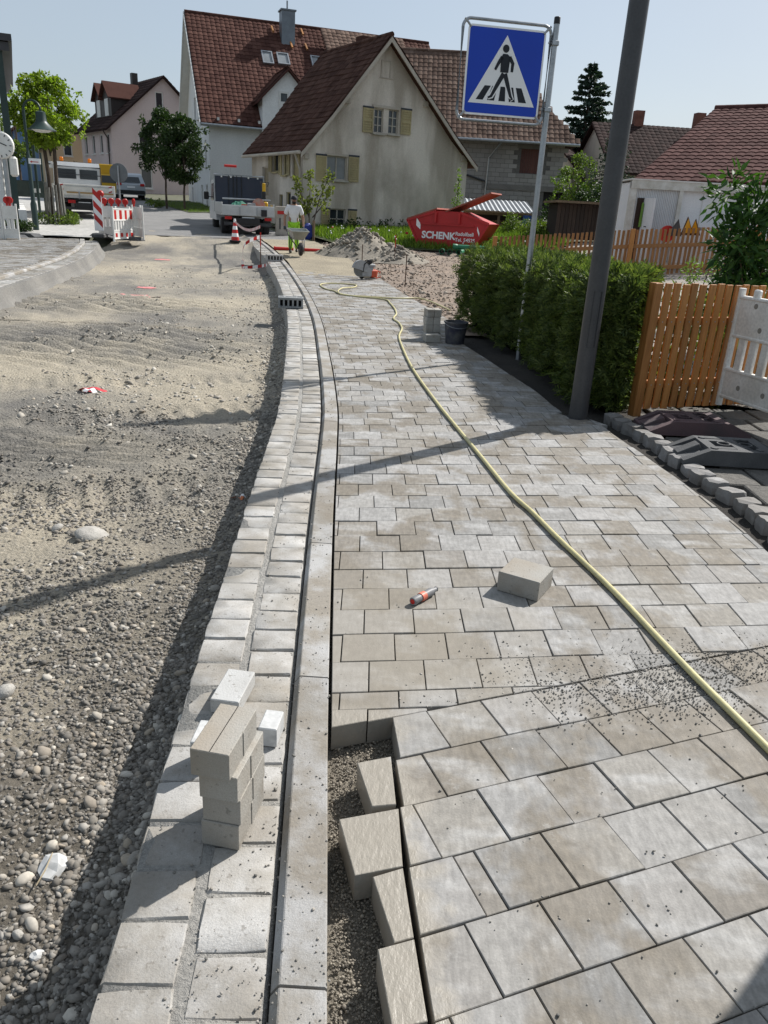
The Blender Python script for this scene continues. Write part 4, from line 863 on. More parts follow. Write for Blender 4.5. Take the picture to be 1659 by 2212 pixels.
class House:
    def __init__(s, name, label, loc, rz, w, d, he, hr, wm_, cat='house'):
        s.t = thing(name, label, cat, loc, rz); s.w, s.d, s.he, s.hr, s.m = w, d, he, hr, wm_; s.M = wm(s.t).inverted(); s.open = {k: [] for k in SIDES}; s.ry = d/2
    def face(s, side): O, u, n, L = SIDES[side](s.w, s.d); return Vector((*O, 0)), Vector((*u, 0)), Vector((*n, 0)), L
    def px(s, side, x, y, off=0.):
        O, u, n, L = s.face(side); a = s.M @ Vector((0, 0, CH)); r = ray(x, y); b = s.M.to_3x3() @ r; t = ((O+n*off-a).dot(n))/b.dot(n); p = a+b*t; return (p-O).dot(u), p.z
    def rect(s, side, x0, y0, x1, y1, off=0.):
        c = [s.px(side, *q, off) for q in ((x0, y0), (x1, y0), (x1, y1), (x0, y1))]; return ((c[0][0]+c[3][0])/2, (c[1][0]+c[2][0])/2, (c[2][1]+c[3][1])/2, (c[0][1]+c[1][1])/2)
    def wall(s, side, name='wall', m=None, gable=True, depth=.16):
        O, u, n, L = s.face(side); he, hr = s.he, s.hr
        poly = [(0, -1.2), (L, -1.2), (L, he)]+([((L-s.ry) if side == 'L' else s.ry, hr)] if side in 'LR' and gable else [])+[(0, he)]
        ops = s.open[side]; xs = sorted({0, L, *[q for o in ops for q in o[:2]]}); top = hr if side in 'LR' and gable else he; zs = sorted({-1.2, top, *[q for o in ops for q in o[2:4]]}); b = MB()
        def P3(q, e=0.): return O+u*q[0]+Vector((0, 0, q[1]))-n*e
        for xa, xb in zip(xs[:-1], xs[1:]):
            for za, zb in zip(zs[:-1], zs[1:]):
                if any(o[0] <= xa+1e-6 and xb <= o[1]+1e-6 and o[2] <= za+1e-6 and zb <= o[3]+1e-6 for o in ops): continue
                c = [(xa, za), (xb, za), (xb, zb), (xa, zb)]
                for i in range(len(poly)):
                    a, e = poly[i], poly[(i+1) % len(poly)]; c = clip(c, a, (-(e[1]-a[1]), e[0]-a[0]))
                    if len(c) < 3: break
                if len(c) >= 3: b.add([P3(q) for q in c], [tuple(range(len(c)))])
        for o in ops:
            c = [(o[0], o[2]), (o[1], o[2]), (o[1], o[3]), (o[0], o[3])]
            for i in range(4): a, e = c[i], c[(i+1) % 4]; b.add([P3(a), P3(a, depth), P3(e, depth), P3(e)], [(0, 1, 2, 3)])
        b.build(name, m or s.m, s.t, recalc=False)
    def window(s, side, r, pane=None, fm=None, bars=(1, 0), depth=.13, fw_=.06, sill=True, cut=True, name='window'):
        O, u, n, L = s.face(side); x0, x1, z0, z1 = r
        if cut: s.open[side].append(r)
        ang = math.atan2(u.y, u.x)
        def bx(b, xa, xb, za, zb, e, t): c = O+u*((xa+xb)/2)+Vector((0, 0, (za+zb)/2))-n*e; b.box(c, (xb-xa, t, zb-za), ang)
        b = MB(); e = depth-.03 if cut else -.03
        bx(b, x0, x0+fw_, z0, z1, e, .07); bx(b, x1-fw_, x1, z0, z1, e, .07); bx(b, x0+fw_, x1-fw_, z0, z0+fw_, e, .07); bx(b, x0+fw_, x1-fw_, z1-fw_, z1, e, .07)
        for i in range(bars[0]): c = x0+(x1-x0)*(i+1)/(bars[0]+1); bx(b, c-fw_*.5, c+fw_*.5, z0+fw_, z1-fw_, e, .06)
        for i in range(bars[1]): c = z0+(z1-z0)*(i+1)/(bars[1]+1); bx(b, x0+fw_, x1-fw_, c-.02, c+.02, e, .05)
        o = b.build(name, fm or FRAMEW, s.t); b = MB(); bx(b, x0+.01, x1-.01, z0+.01, z1-.01, e+.02, .012); b.build('pane', pane or PANE, o)
        if sill: b = MB(); bx(b, x0-.06, x1+.06, z0-.07, z0-.005, -.03, .16); b.build('sill', fm or FRAMEW, o)
        return o
    def shutter(s, side, r, m, trim):
        O, u, n, L = s.face(side); x0, x1, z0, z1 = r; ang = math.atan2(u.y, u.x)
        def bx(b, xa, xb, za, zb, e, t): c = O+u*((xa+xb)/2)+Vector((0, 0, (za+zb)/2))-n*e; b.box(c, (xb-xa, t, zb-za), ang)
        b = MB(); w = .055; bx(b, x0, x0+w, z0, z1, -.04, .04); bx(b, x1-w, x1, z0, z1, -.04, .04); bx(b, x0+w, x1-w, z0, z0+.1, -.04, .04); bx(b, x0+w, x1-w, z1-.08, z1, -.04, .04); bx(b, x0+w, x1-w, (z0+z1)/2-.04, (z0+z1)/2+.04, -.04, .04); bx(b, x0+w, x1-w, z0+.1, z1-.08, -.018, .008)
        o = b.build('shutter', m, s.t); k = max(4, int((z1-z0)/.11))
        for i in range(k):
            c = z0+.1+(i+.5)*(z1-z0-.18)/k; b = MB(); bx(b, x0+w, x1-w, c-.03, c+.03, -.035, .018); b.build('slat', m, o)
        b = MB(); bx(b, x0-.01, x1+.01, z1, z1+.07, -.045, .05); b.build('cap', trim, o)
    def bar(s, side, r, m, name, e=-.03, t=.06):
        O, u, n, L = s.face(side); x0, x1, z0, z1 = r; b = MB(); b.box(O+u*((x0+x1)/2)+Vector((0, 0, (z0+z1)/2))-n*e, (x1-x0, t, z1-z0), math.atan2(u.y, u.x)); return b.build(name, m, s.t)
    def roof(s, m, ox=.3, oy=.35, tw=.3, th=.34, flare=0., sag=0., planes='FB', limit=300, caps=True, rows=None):
        def prof(run):
            k = (s.hr-s.he)/run; return [(-oy, s.he-oy*k*(1-flare*.5)+.1)]+([(s.d*.13, s.he+s.d*.13*k+.1-.10)] if flare else [])+[(run, s.hr+.1)]
        out = []; pf = prof(s.ry); pb = prof(s.d-s.ry)
        if 'F' in planes: out.append(tiled(s.t, pf, -ox, s.w+ox, False, m, tw, th, sag, limit=limit))
        if 'B' in planes: out.append(tiled(s.t, [(s.d-y, z) for y, z in pb], -ox, s.w+ox, True, m, tw, th, sag, limit=limit))
        if caps: ridge_caps(out[0], -ox, s.w+ox, s.ry, s.hr+.11, m)
        return out
# --- old farmhouse
OLDW = m_plaster('old_plaster', (.70, .635, .55), (.40, .35, .285), .95); SHUT = m_plaster('shutter_paint', (.45, .38, .21), (.28, .23, .13), .8); SHT = mat('slate_trim', (.05, .055, .065), None, 6, .7); LIME = m_plaster('lime_trim', (.50, .45, .38), (.38, .33, .27), .6)
H1 = House('farmhouse', 'old rendered farmhouse with weathered gable and louvred shutters', (3.08, 40.7, .62), math.atan2(.843, -.537), 5.7, 8.74, 3.28, 7.78, OLDW)
H1.ry = H1.d/2+.48
def R1(*a): return H1.rect('L', *a)
OLDF = mat('old_frame', (.45, .42, .36), (.36, .33, .28), 8, .7)
for r, bars in ((R1(808, 235, 828, 288), (1, 2)), (R1(839, 237, 860, 290), (1, 2)), (R1(706, 337, 749, 389), (1, 0)), (R1(712, 451, 746, 495), (1, 1))): H1.window('L', r, PANEL if bars == (1, 0) else PANE, OLDF, bars, fw_=.05)
for a in ((783, 233, 805, 286), (865, 238, 887, 291), (682, 336, 704, 391), (752, 339, 774, 393), (693, 452, 711, 495), (751, 455, 769, 499)): H1.shutter('L', R1(*a), SHUT, SHT)
for a in ((805, 229, 863, 235), (803, 288, 864, 292), (703, 332, 752, 337)): H1.bar('L', R1(*a), LIME, 'window_surround')
for i, (x, y) in enumerate(((750, 218), (918, 225), (1001, 342), (661, 337))): H1.bar('L', R1(x-5, y-6, x+5, y+6), LIME, 'beam_end', -.04, .12)
for a in ((823, 131, 826, 168), (842, 131, 845, 168), (823, 131, 845, 133), (820, 168, 849, 170)): H1.bar('L', R1(*a), LIME, 'blocked_window_edge', -.015, .03)
def RB1(*a): return H1.rect('B', *a)
for a, pn in (((590, 330, 602, 371), PANE), ((611, 329, 620, 378), PANE), ((632, 330, 640, 381), PANE), ((603, 420, 611, 460), PANEL), ((618, 415, 628, 462), PANE)): H1.window('B', RB1(*a), pn, SHUT, (0, 0), fw_=.05)
for a in ((604, 329, 610, 378), (621, 329, 627, 379), (640, 330, 649, 384), (582, 330, 589, 371)): H1.shutter('B', RB1(*a), SHUT, SHT)
d_ = H1.window('B', RB1(567, 360, 580, 425), mat('door_wood', (.32, .27, .18), (.22, .18, .12), 5, .7), LIME, (0, 0), name='door', sill=False)
for sd in 'LBFR': H1.wall(sd)
rr = H1.roof(TILE_O, .42, .3, .27, .31, .5, .16, 'FB', 300)
# verge boards and gutter
k1 = (H1.hr-H1.he)/(H1.d/2)
for sgn_ in (0, 1):
    yy = lambda y: y if sgn_ == 0 else H1.d-y
    ry_ = H1.ry if sgn_ == 0 else H1.d-H1.ry; k1 = (H1.hr-H1.he)/ry_
    MB().add([(x, yy(y), z) for x in (-.45, -.40) for y, z in ((-.3, H1.he-.3*k1*.75+.0), (-.3, H1.he-.3*k1*.75-.18), (1.13, H1.he+1.13*k1-.22), (1.13, H1.he+1.13*k1-.03), (ry_, H1.hr-.17), (ry_, H1.hr+.03))], [(0, 1, 2, 3), (3, 2, 4, 5), (6, 9, 8, 7), (9, 11, 10, 8), (0, 3, 9, 6), (3, 5, 11, 9), (1, 7, 8, 2), (2, 8, 10, 4), (0, 6, 7, 1)]).build('verge_board', LIME, H1.t)
MB().tube([(-.4, H1.d+.36, H1.he-.25), (6.0, H1.d+.36, H1.he-.28)], .07, 8).tube([(0.1, H1.d+.36, H1.he-.27), (.12, H1.d+.1, H1.he-.9), (.12, H1.d+.08, 0)], .045, 8).build('rain_gutter', LIME, H1.t, True)
MB().box((3.6, 3.9, H1.hr+.2), (.6, .6, .9)).build('chimney', TILE_O, H1.t)
# --- big white house
WHITEW = m_plaster('white_render', (.76, .76, .75), (.62, .62, .61), .35)
H2 = House('apartment_house', 'tall white house with large red tiled roof and roof windows', (-11.53, 50, 1.15), rad(20), 15.5, 13.1, 5.05, 11.2, WHITEW)
for a in ((400, 172, 404, 238), (408, 205, 412, 245), (404, 360, 408, 400)): pass
LW = [(2.6, 3.3, 2.3, 3.8), (2.6, 3.3, -.2, 1.2), (4.2, 4.9, 2.3, 3.8), (6.2, 6.9, 2.3, 3.8), (8.6, 9.3, 2.3, 3.8), (10.9, 11.7, 2.3, 3.8), (11.0, 11.8, -.2, 1.3), (8.4, 9.2, -.2, 1.3), (5.6, 6.6, 5.2, 6.6), (7.6, 8.6, 5.2, 6.6), (6.1, 6.9, 8.1, 9.2)]
for r in LW: H2.window('L', r, PANE, None, (0, 0), fw_=.07)
for sd in 'LFBR': H2.wall(sd)
k2 = (H2.hr-H2.he)/(H2.d/2)
r2 = H2.roof(TILE_R, .5, .6, .30, .345, 0, 0, 'FB', 300)
MB().add([(-.53, y, z) for y, z in ((-.6, H2.he-.6*k2-.12), (-.6, H2.he-.6*k2+.08), (6.55, H2.hr-.1), (6.55, H2.hr+.12), (13.7, H2.he-.6*k2-.12), (13.7, H2.he-.6*k2+.08))], [(0, 1, 3, 2), (2, 3, 5, 4)]).build('verge_board', FRAMEW, H2.t, recalc=False)
for s_ in (0, 1):
    yf = (lambda y: y) if s_ == 0 else (lambda y: H2.d-y)
    MB().add([(x, yf(y), H2.he+y*k2-dz) for x in (-.57, .02) for y in (-.6, 6.55) for dz in (.06, .09)], [(0, 2, 6, 4), (1, 5, 7, 3), (0, 1, 3, 2), (4, 6, 7, 5)]).build('soffit', FRAMEW, H2.t)
    MB().add([(x, yf(y), H2.he+y*k2+dz) for x in (-.58, -.535) for y in (-.62, 6.57) for dz in (-.14, .10)], [(0, 1, 3, 2), (4, 6, 7, 5), (0, 4, 5, 1), (2, 3, 7, 6), (0, 2, 6, 4), (1, 5, 7, 3)]).build('bargeboard', FRAMEW, H2.t)
for i in range(12): MB().box((.5+i*1.2, -.3, H2.he-.22), (.12, .5, .16)).build('rafter_end', FRAMEW, H2.t)
MB().tube([(-.5, -.68, H2.he-.6*k2), (5.4, -.68, H2.he-.6*k2-.03)], .075, 8).tube([(5.1, -.66, H2.he-.6*k2), (5.1, -.1, H2.he-1.2), (5.1, -.09, -1)], .05, 8).build('rain_gutter', GALV, H2.t, True)
def onroof(H, px, py):      # local point on the front roof plane
    a = H.M @ Vector((0, 0, CH)); b = H.M.to_3x3() @ ray(px, py); k = (H.hr-H.he)/(H.d/2); n = Vector((0, -k, 1)); p0 = Vector((0, 0, H.he+.15)); t = (p0-a).dot(n)/b.dot(n); return a+b*t
nrm = Vector((0, -k2, 1)).normalized(); sv = Vector((0, 1, k2)).normalized(); pit = math.atan(k2)
def roofwin(H, x0, y0, x1, y1):
    a, b_, c = onroof(H, x0, y1), onroof(H, x1, y1), onroof(H, x0, y0); w = (b_-a).length; h = (c-a).length*.95; o = H.t
    ctr_ = onroof(H, (x0+x1)/2, (y0+y1)/2)+nrm*.06
    f = MB()
    for sx in (-1, 1): f.box((sx*(w/2-.04), 0, 0), (.08, h, .14))
    for sy in (-1, 1): f.box((0, sy*(h/2-.04), 0), (w-.16, .08, .14))
    ob = f.build('roof_window', GALV, o); ob.location = ctr_; ob.rotation_euler = (pit, 0, 0); MB().box((0, 0, .0), (w-.12, h-.12, .02)).build('pane', PANEL, ob); return ob
for q in ((566, 113, 589, 140), (599, 117, 624, 142), (673, 124, 699, 152)): roofwin(H2, *q)
c_ = onroof(H2, 620, 84); MB().box((c_.x, c_.y, c_.z+.55), (.85, .85, 1.9)).box((c_.x, c_.y, c_.z+1.53), (1.0, 1.0, .08)).tube([(c_.x, c_.y, c_.z+1.5), (c_.x, c_.y, c_.z+2.1)], .05, 6).build('chimney', mat('zinc_sheet', (.20, .225, .25), (.15, .17, .19), 3, .45, metal=.4), H2.t)
for q in ((588, 66), (652, 72), (629, 100), (661, 104)): c_ = onroof(H2, *q)+nrm*.1; o = MB().box((0, 0, 0), (.1, .55, .1), .1).build('roof_hook', WOOD, H2.t); o.location = c_; o.rotation_euler = (pit, 0, 0)
# projecting gable bay of the white house
bx0, bx1 = H2.px('F', 562, 260)[0], H2.px('F', 668, 260)[0]; PR = .75; bm_ = (bx0+bx1)/2; za = H2.px('F', 597, 150)[1]; zb_ = H2.px('F', 562, 205, .75)[1]
b = MB(); wr = H2.rect('F', 597, 201, 618, 241); wz0, wz1 = wr[2], wr[3]
pl_ = [(bx0, -PR, -1.2), (bx1, -PR, -1.2), (bx1, -PR, zb_), (bm_, -PR, za-.1), (bx0, -PR, zb_)]
b.add(pl_, [(0, 1, 2, 3, 4)]).add([(bx0, -PR, -1.2), (bx0, 3, -1.2), (bx0, 3, zb_), (bx0, -PR, zb_)], [(3, 2, 1, 0)]).add([(bx1, -PR, -1.2), (bx1, 3, -1.2), (bx1, 3, zb_), (bx1, -PR, zb_)], [(0, 1, 2, 3)]).build('bay_wall', WHITEW, H2.t, recalc=False)
f = MB(); xm = (wr[0]+wr[1])/2; ww = wr[1]-wr[0]; hh2 = wz1-wz0
for sx in (-1, 1): f.box((xm+sx*(ww/2-.05), -PR-.02, (wz0+wz1)/2), (.1, .1, hh2))
for z in (wz0+.05, wz1-.05): f.box((xm, -PR-.02, z), (ww-.2, .1, .1))
o = f.build('window', FRAMEW, H2.t); MB().box((xm, -PR-.0, (wz0+wz1)/2), (ww-.1, .02, hh2-.1)).build('pane', PANE, o); MB().box((xm, -PR-.025, wz0+hh2*.28), (ww-.2, .02, hh2*.36)).build('curtain', FRAMEW, o)
for s_ in (0, 1):
    xa, xb_ = (bx0-.35, bm_) if s_ == 0 else (bm_, bx1+.35); za_, zb2 = (zb_-.35, za) if s_ == 0 else (za, zb_-.35); n_ = 9; it = []
    sl_ = MB().add([(xa, -PR-.35, za_), (xb_, -PR-.35, zb2), (xb_, 4.6, zb2), (xa, 4.6, za_), (xa, -PR-.35, za_-.12), (xb_, -PR-.35, zb2-.12), (xb_, 4.6, zb2-.12), (xa, 4.6, za_-.12)], [(0, 1, 2, 3), (4, 7, 6, 5), (0, 4, 5, 1), (1, 5, 6, 2), (2, 6, 7, 3), (3, 7, 4, 0)]).build('bay_roof', TILE_R, H2.t)
    u = Vector((0, -1, 0)) if s_ == 0 else Vector((0, 1, 0)); v = (Vector((xb_-xa, 0, zb2-za_)) if s_ == 0 else Vector((xa-xb_, 0, za_-zb2))); Lv = v.length; v = v.normalized(); nn = u.cross(v); me = tile_mesh(.3, .34, TILE_R)
    for r in range(int(Lv/.34)+1):
        for c in range(16):
            o3 = (Vector((xa, 4.6-c*.3, za_)) if s_ == 0 else Vector((xb_, -PR-.35+c*.3, zb2)))+v*(r*.34)+nn*.02
            kz = H2.he+k2*o3.y
            if r*.34+.3 < Lv+.1 and o3.z > kz-.3: it.append((me, frame4(o3, u, v, nn)))
    pieces(sl_, 'tile', it, 'tiles', 300)
# cross gable further right on the same roof, partly behind the farmhouse
c0 = onroof(H2, 712, 150); c1 = onroof(H2, 830, 150); zt = c0.z+2.0
G = MB().add([(c0.x-.1, c0.y-.7, c0.z-.2), (c0.x-.1, c0.y+2.6, zt), (c0.x-.1, c0.y+3, c0.z+2)], [(0, 1, 2)]).build('dormer_cheek', GUT, H2.t, recalc=False)
tiled(H2.t, [(c0.y-1.3, c0.z-.1), (c0.y+1.9, zt+.55)], c0.x-.15, c0.x+5.5, False, TILE_B, .3, .34, limit=120)
# --- barn of concrete blocks
H3 = House('barn', 'grey concrete block barn with pale brown tiled roof', (-1.5, 51, 1.2), 0, 11.1, 8.6, 4.75, 9.6, m_sand('joint_mortar', (.15, .145, .135), (.12, .115, .11), 12), 'barn')
wr = H3.rect('F', 1124, 322, 1170, 375); H3.open['F'].append(wr); dr = H3.rect('F', 1168, 425, 1216, 520); dr = (dr[0], dr[1], -.8, 1.9); H3.open['F'].append(dr)
for sd in 'LFBR': H3.wall(sd, depth=.3, gable=(sd == 'L'))
BL = m_stone('concrete_block', [(.25, .24, .225), (.30, .29, .27), (.27, .26, .245), (.34, .33, .31)]); it = []; me = MB().box((.245, -.012, .12), (.485, .03, .235), ch=.004).mesh('block', BL); meh = MB().box((.12, -.012, .12), (.235, .03, .235), ch=.004).mesh('block', BL)
for r in range(21):
    x = 4.6 if r % 2 else 4.35
    while x < 10.9:
        z = -.4+r*.25; L3 = .485
        if not any(o[0]-.1 < x+L3 and x < o[1]+.05 and o[2]-.2 < z and z < o[3] for o in (wr, dr)): it.append((me, Matrix.Translation((x, 0, z))))
        x += .5
pieces(H3.t, 'block', it, 'blocks', 300)
BOARD = m_wood('red_board', (.14, .05, .035), (.09, .035, .028))
for i in range(9): w_ = (wr[1]-wr[0])/9; MB().box((wr[0]+(i+.5)*w_, .12, (wr[2]+wr[3])/2), (w_-.012, .03, wr[3]-wr[2])).build('board', BOARD, H3.t)
MB().box(((wr[0]+wr[1])/2, -.04, wr[3]+.12), (wr[1]-wr[0]+.5, .06, .22)).build('lintel', CONC, H3.t); MB().box(((dr[0]+dr[1])/2-1.5, -.05, 2.05), (6, .06, .3)).build('lintel', CONC, H3.t); MB().box(((dr[0]+dr[1])/2, .28, .5), (dr[1]-dr[0], .04, 2.8)).build('gate', mat('dark_gate', (.025, .023, .022), None, 4, .8), H3.t)
pf = [(-1.05, 4.55), (4.3, 9.75)]; x0_, x1_ = -2.2, 11.75
kp_ = {'poly': [(x0_, 0), (x1_, 0), (x1_-4.3, 1), (x0_, 1)], 'f': lambda x, t: x < x1_-4.3*t}
rf = tiled(H3.t, pf, x0_, x1_, False, TILE_B, .3, .36, .05, kp_, 300); ridge_caps(rf, x0_, x1_-4.3, 4.3, 9.75, TILE_B)
MB().prism([(x1_, -1.05, 4.53), (x1_-4.3, 4.3, 9.7), (x1_, 9.6, 4.53)], (-.05, 0, -.1)).build('hip_end', TILE_B, H3.t); MB().prism([(x0_, 9.6, 4.5), (x1_, 9.6, 4.5), (x1_-4.3, 4.32, 9.7), (x0_, 4.32, 9.7)], (0, 0, -.1)).build('rear_roof', TILE_B, H3.t)
MB().tube([(x0_, -1.12, 4.5), (x1_, -1.12, 4.46)], .08, 8).tube([(7.2, -1.1, 4.45), (6.6, -.15, 3.6), (6.5, -.12, -.5)], .05, 8).build('rain_gutter', GALV, H3.t, True)
MB().tube([(4.2, -.1, 2.9), (6.5, -.1, 2.3)], .06, 6).build('pipe', DARKM, H3.t)
# --- woodshed lean-to before the barn
p = at(1060, 470, 42); sh = thing('woodshed', 'open lean-to woodshed with grey corrugated roof behind the skip', 'shed', (p.x, 43.5, zg(3, 43)-.1), 0)
zr = at(1010, 428, 45).z-(zg(3, 43)-.1); ze = at(1150, 460, 42.3).z-(zg(3, 43)-.1); V = []; F = []; NW = 60; x0_, x1_ = at(1000, 440, 43).x-p.x, at(1152, 455, 43).x-p.x
for j, (y, z) in enumerate(((-1.4, ze), (2.2, zr))):
    for i in range(NW+1): V.append((x0_+(x1_-x0_)*i/NW, y, z+.03*math.sin(i*math.pi*.5)))
MB().add(V, [(i, i+1, NW+2+i, NW+1+i) for i in range(NW)]).add([(x, y, z-.02) for x, y, z in V], [(i, NW+1+i, NW+2+i, i+1) for i in range(NW)]).build('corrugated_roof', mat('zinc_roof', (.36, .385, .41), (.28, .30, .32), 2, .4, metal=.5), sh, recalc=False)
for x in (x0_+.15, (x0_+x1_)/2, x1_-.4): MB().box((x, -1.2, ze/2-.3), (.12, .12, ze+.5)).build('post', WOODD, sh)
MB().box(((x0_+x1_)/2, -1.25, ze-.12), (x1_-x0_-.1, .1, .16)).tube([(x0_, -1.48, ze-.04), (x1_, -1.48, ze-.08)], .06, 6).build('beam', WOODD, sh); MB().box(((x0_+x1_)/2, 2.15, zr/2-.2), (x1_-x0_, .08, zr)).build('back_wall', mat('dark_boards', (.05, .04, .032), None, 4, .9), sh)
LOG = m_stone('log_end', [(.30, .19, .10), (.22, .14, .08), (.36, .24, .13), (.16, .10, .06)]); it = []; me = MB().lathe([(.075, 0), (.075, .5)], seg=7, axis='Y').mesh('log', LOG)
for r in range(max(3, int((ze-.45)/.14))):
    for i in range(int((x1_-x0_)*.72/.155)): it.append((me, Matrix.Translation((x0_+.35+i*.155+(r % 2)*.07, -.6+RND.uniform(-.08, .05), .12+r*.14)) @ Matrix.Rotation(RND.uniform(0, 6), 4, 'Y') @ Matrix.Scale(RND.uniform(.75, 1.05), 4)))
fwp = thing('firewood', 'split firewood stacked inside the lean-to woodshed', 'firewood', sh.location); pieces(fwp, 'log', it, 'logs')
# --- right-hand house with hip roof
MW = m_plaster('cream_render', (.55, .50, .42), (.42, .38, .32), .4)
_e = at(1366, 388, 27.4); _r = at(1545, 234, 33.2); _v = Vector((_r.x-_e.x, _r.y-_e.y)); _rz = math.atan2(_v.y, _v.x)-math.pi/2; _k = (_r.z-_e.z)/_v.length; _run = _v.length
_o = Vector((_e.x, _e.y))+_v.normalized()*.7+Vector((math.cos(_rz), math.sin(_rz)))*.35
H4 = House('house', 'house with wide maroon tiled roof behind the site container', (_o.x, _o.y, .9), _rz, 14, (_run-.7)*2, _e.z-.9+.7*_k-.12, _r.z-.9-.12, MW)
for sd in 'LFBR': H4.wall(sd)
H4.roof(TILE_M, .35, .7, .3, .33, planes='FB', limit=300)
# --- generic far houses
def far_house(name, label, loc, rz, w, d, he, hr, wmat, rmat, wins=(), lim=60, chim=(), tw=.5, th=.5, pane=None):
    H = House(name, label, loc, rz, w, d, he, hr, wmat)
    for side, r in wins: H.window(side, r, pane or PANE, None, (0, 0), fw_=.09)
    for sd in 'LFBR': H.wall(sd)
    H.roof(rmat, .4, .5, tw, th, limit=lim, caps=False)
    for x, y in chim: MB().box((x, y, hr+.1), (.7, .7, 2.)).build('chimney', m_sand('brick_'+name, (.22, .09, .065), (.16, .07, .05), 3) if rmat is TILE_D else GUT, H.t)
    return H
PINK = m_plaster('pink_render', (.60, .50, .48), (.52, .43, .41), .3)
HP = far_house('pink_house', 'pink gabled house with dormer left of the white house', (-16.9, 75.6, 1.9), math.atan2(.8, -.6), 8.6, 9.2, 5.0, 9.0, PINK, TILE_D, [('L', (3.9, 4.6, 6.6, 7.9)), ('L', (2.3, 3.3, 3.2, 4.8)), ('L', (2.3, 3.3, .3, 1.9)), ('L', (5.5, 6.5, 3.2, 4.8))]+[('B', (x, x+.8, z, z+1.5)) for x in (1, 3.2, 5.4, 7.2) for z in (.4, 2.9)], 120, [], .42, .42)
MB().box((4.6, 5.4, 8.9), (.5, .5, 1.4)).build('chimney', GUT, HP.t)
MB().tube([(.5, 9.75, 4.6), (.5, 9.35, 4.0), (.5, 9.3, -1)], .06, 6).build('downpipe', GUT, HP.t)
DM = [(2.0, 4.3), (4.3, 6.4)]
for a_, b_ in DM:
    MB().prism([(a_, 8.4, 5.6), (b_, 8.4, 5.6), (b_, 8.4, 7.3), ((a_+b_)/2, 8.4, 8.3), (a_, 8.4, 7.3)], (0, -2.2, 0)).build('dormer', GUT, HP.t); MB().box(((a_+b_)/2, 8.42, 6.55), (.9, .06, 1.3)).build('dormer_window', FRAMEW, HP.t)
    for s_ in (-1, 1):
        xm = (a_+b_)/2; xo = a_-.2 if s_ < 0 else b_+.2; MB().prism([(xm, 8.7, 8.45), (xo, 8.7, 7.15), (xo, 5.6, 7.15), (xm, 5.6, 8.45)], (0, 0, .1)).build('dormer_roof', TILE_R, HP.t)
far_house('blue_house', 'blue rendered house far down the street', (at(157, 340, 88).x, 88, 2.4), math.atan2(.85, -.5), 9, 5.5, 4.6, 6.8, m_plaster('blue_render', (.17, .29, .50), (.14, .24, .42), .3), TILE_R, [('L', (3.6, 4.7, 2.3, 3.7)), ('L', (3.6, 4.7, .3, 1.5))], 20)
far_house('ochre_house', 'ochre house with steep dark roof between blue and pink houses', (at(196, 340, 80).x, 80, 2.2), math.atan2(.85, -.5), 8, 3.6, 3.6, 5.6, m_plaster('ochre_render', (.60, .46, .30), (.5, .38, .25), .3), TILE_D, [('L', (1.2, 2.0, 2.5, 3.8)), ('L', (1.2, 2.0, .3, 1.6))], 20)
far_house('cream_house', 'pale yellow house far down the street at the left edge', (-55, 110, 3), 1.9, 12, 10, 6, 9.5, m_plaster('yellow_render', (.56, .47, .30), (.5, .41, .26), .3), TILE_R, [('L', (3, 4, 2, 3.6)), ('L', (6, 7, 2, 3.6))], 20)
far_house('grey_house', 'pale grey house behind the street tree', (-46, 96, 2.6), math.atan2(.85, -.5), 9, 9, 5.6, 9.4, m_plaster('grey_render', (.46, .46, .45), (.4, .4, .39), .3), TILE_R, [('L', (2, 3, 2.5, 4)), ('L', (5, 6, 2.5, 4)), ('L', (2, 3, .2, 1.6))], 20)
HX = far_house('dark_roof_house', 'dark tiled roof with two red chimneys beyond the yard', (15.5, 62, 2.), .1, 14, 11, 3.2, 6.7, MW, TILE_D, (), 80, [(3.3, 5.6), (7.8, 4.6)], .4, .42)
far_house('small_gable_house', 'small beige gable with slate roof behind the barn', (13.2, 66, 2.), 1.2, 8, 6, 3.6, 6.6, MW, TILE_D, (), 20)
# --- building at the left edge with dark green posts and louvres
DG = mat('dark_green_metal', (.025, .05, .045), (.02, .04, .036), 4, .45); lb = thing('modern_building', 'white building with dark green louvre posts at the left edge', 'building', (-13.55, 28.6, .3), rad(25))
MB().box((-4.2, 6, 2.2), (8, 12, 6.2)).build('wall', WHITEW, lb); MB().box((-4., 6, 5.55), (8.9, 13, .25)).box((-4., 6, 5.8), (9.1, 13.2, .2)).build('roof', mat('dark_sheet', (.05, .05, .055), None, 4, .5), lb)
for i in range(7):
    y = -.2+i*2.; MB().box((.12, y, 2.4), (.22, .22, 6.2)).build('pillar', DG, lb)
    for j in range(16): 
        MB().box((.12, y+.9, .9+j*.28), (.1, 1.3, .05), 0, 0, 0, .5).build('louvre', DG, lb)
MB().box((.3, 5, .0), (.25, 13, 1.3)).build('low_wall', WHITEW, lb)
for i in range(4): MB().box((-.14, -.05, 1.1+i*1.2), (.0, 0, 0)) 
for x in (-1.2, -2.6, -4.2): MB().box((x, -.05, 2.6), (1.0, .06, 1.6)).build('window', PANE, lb)
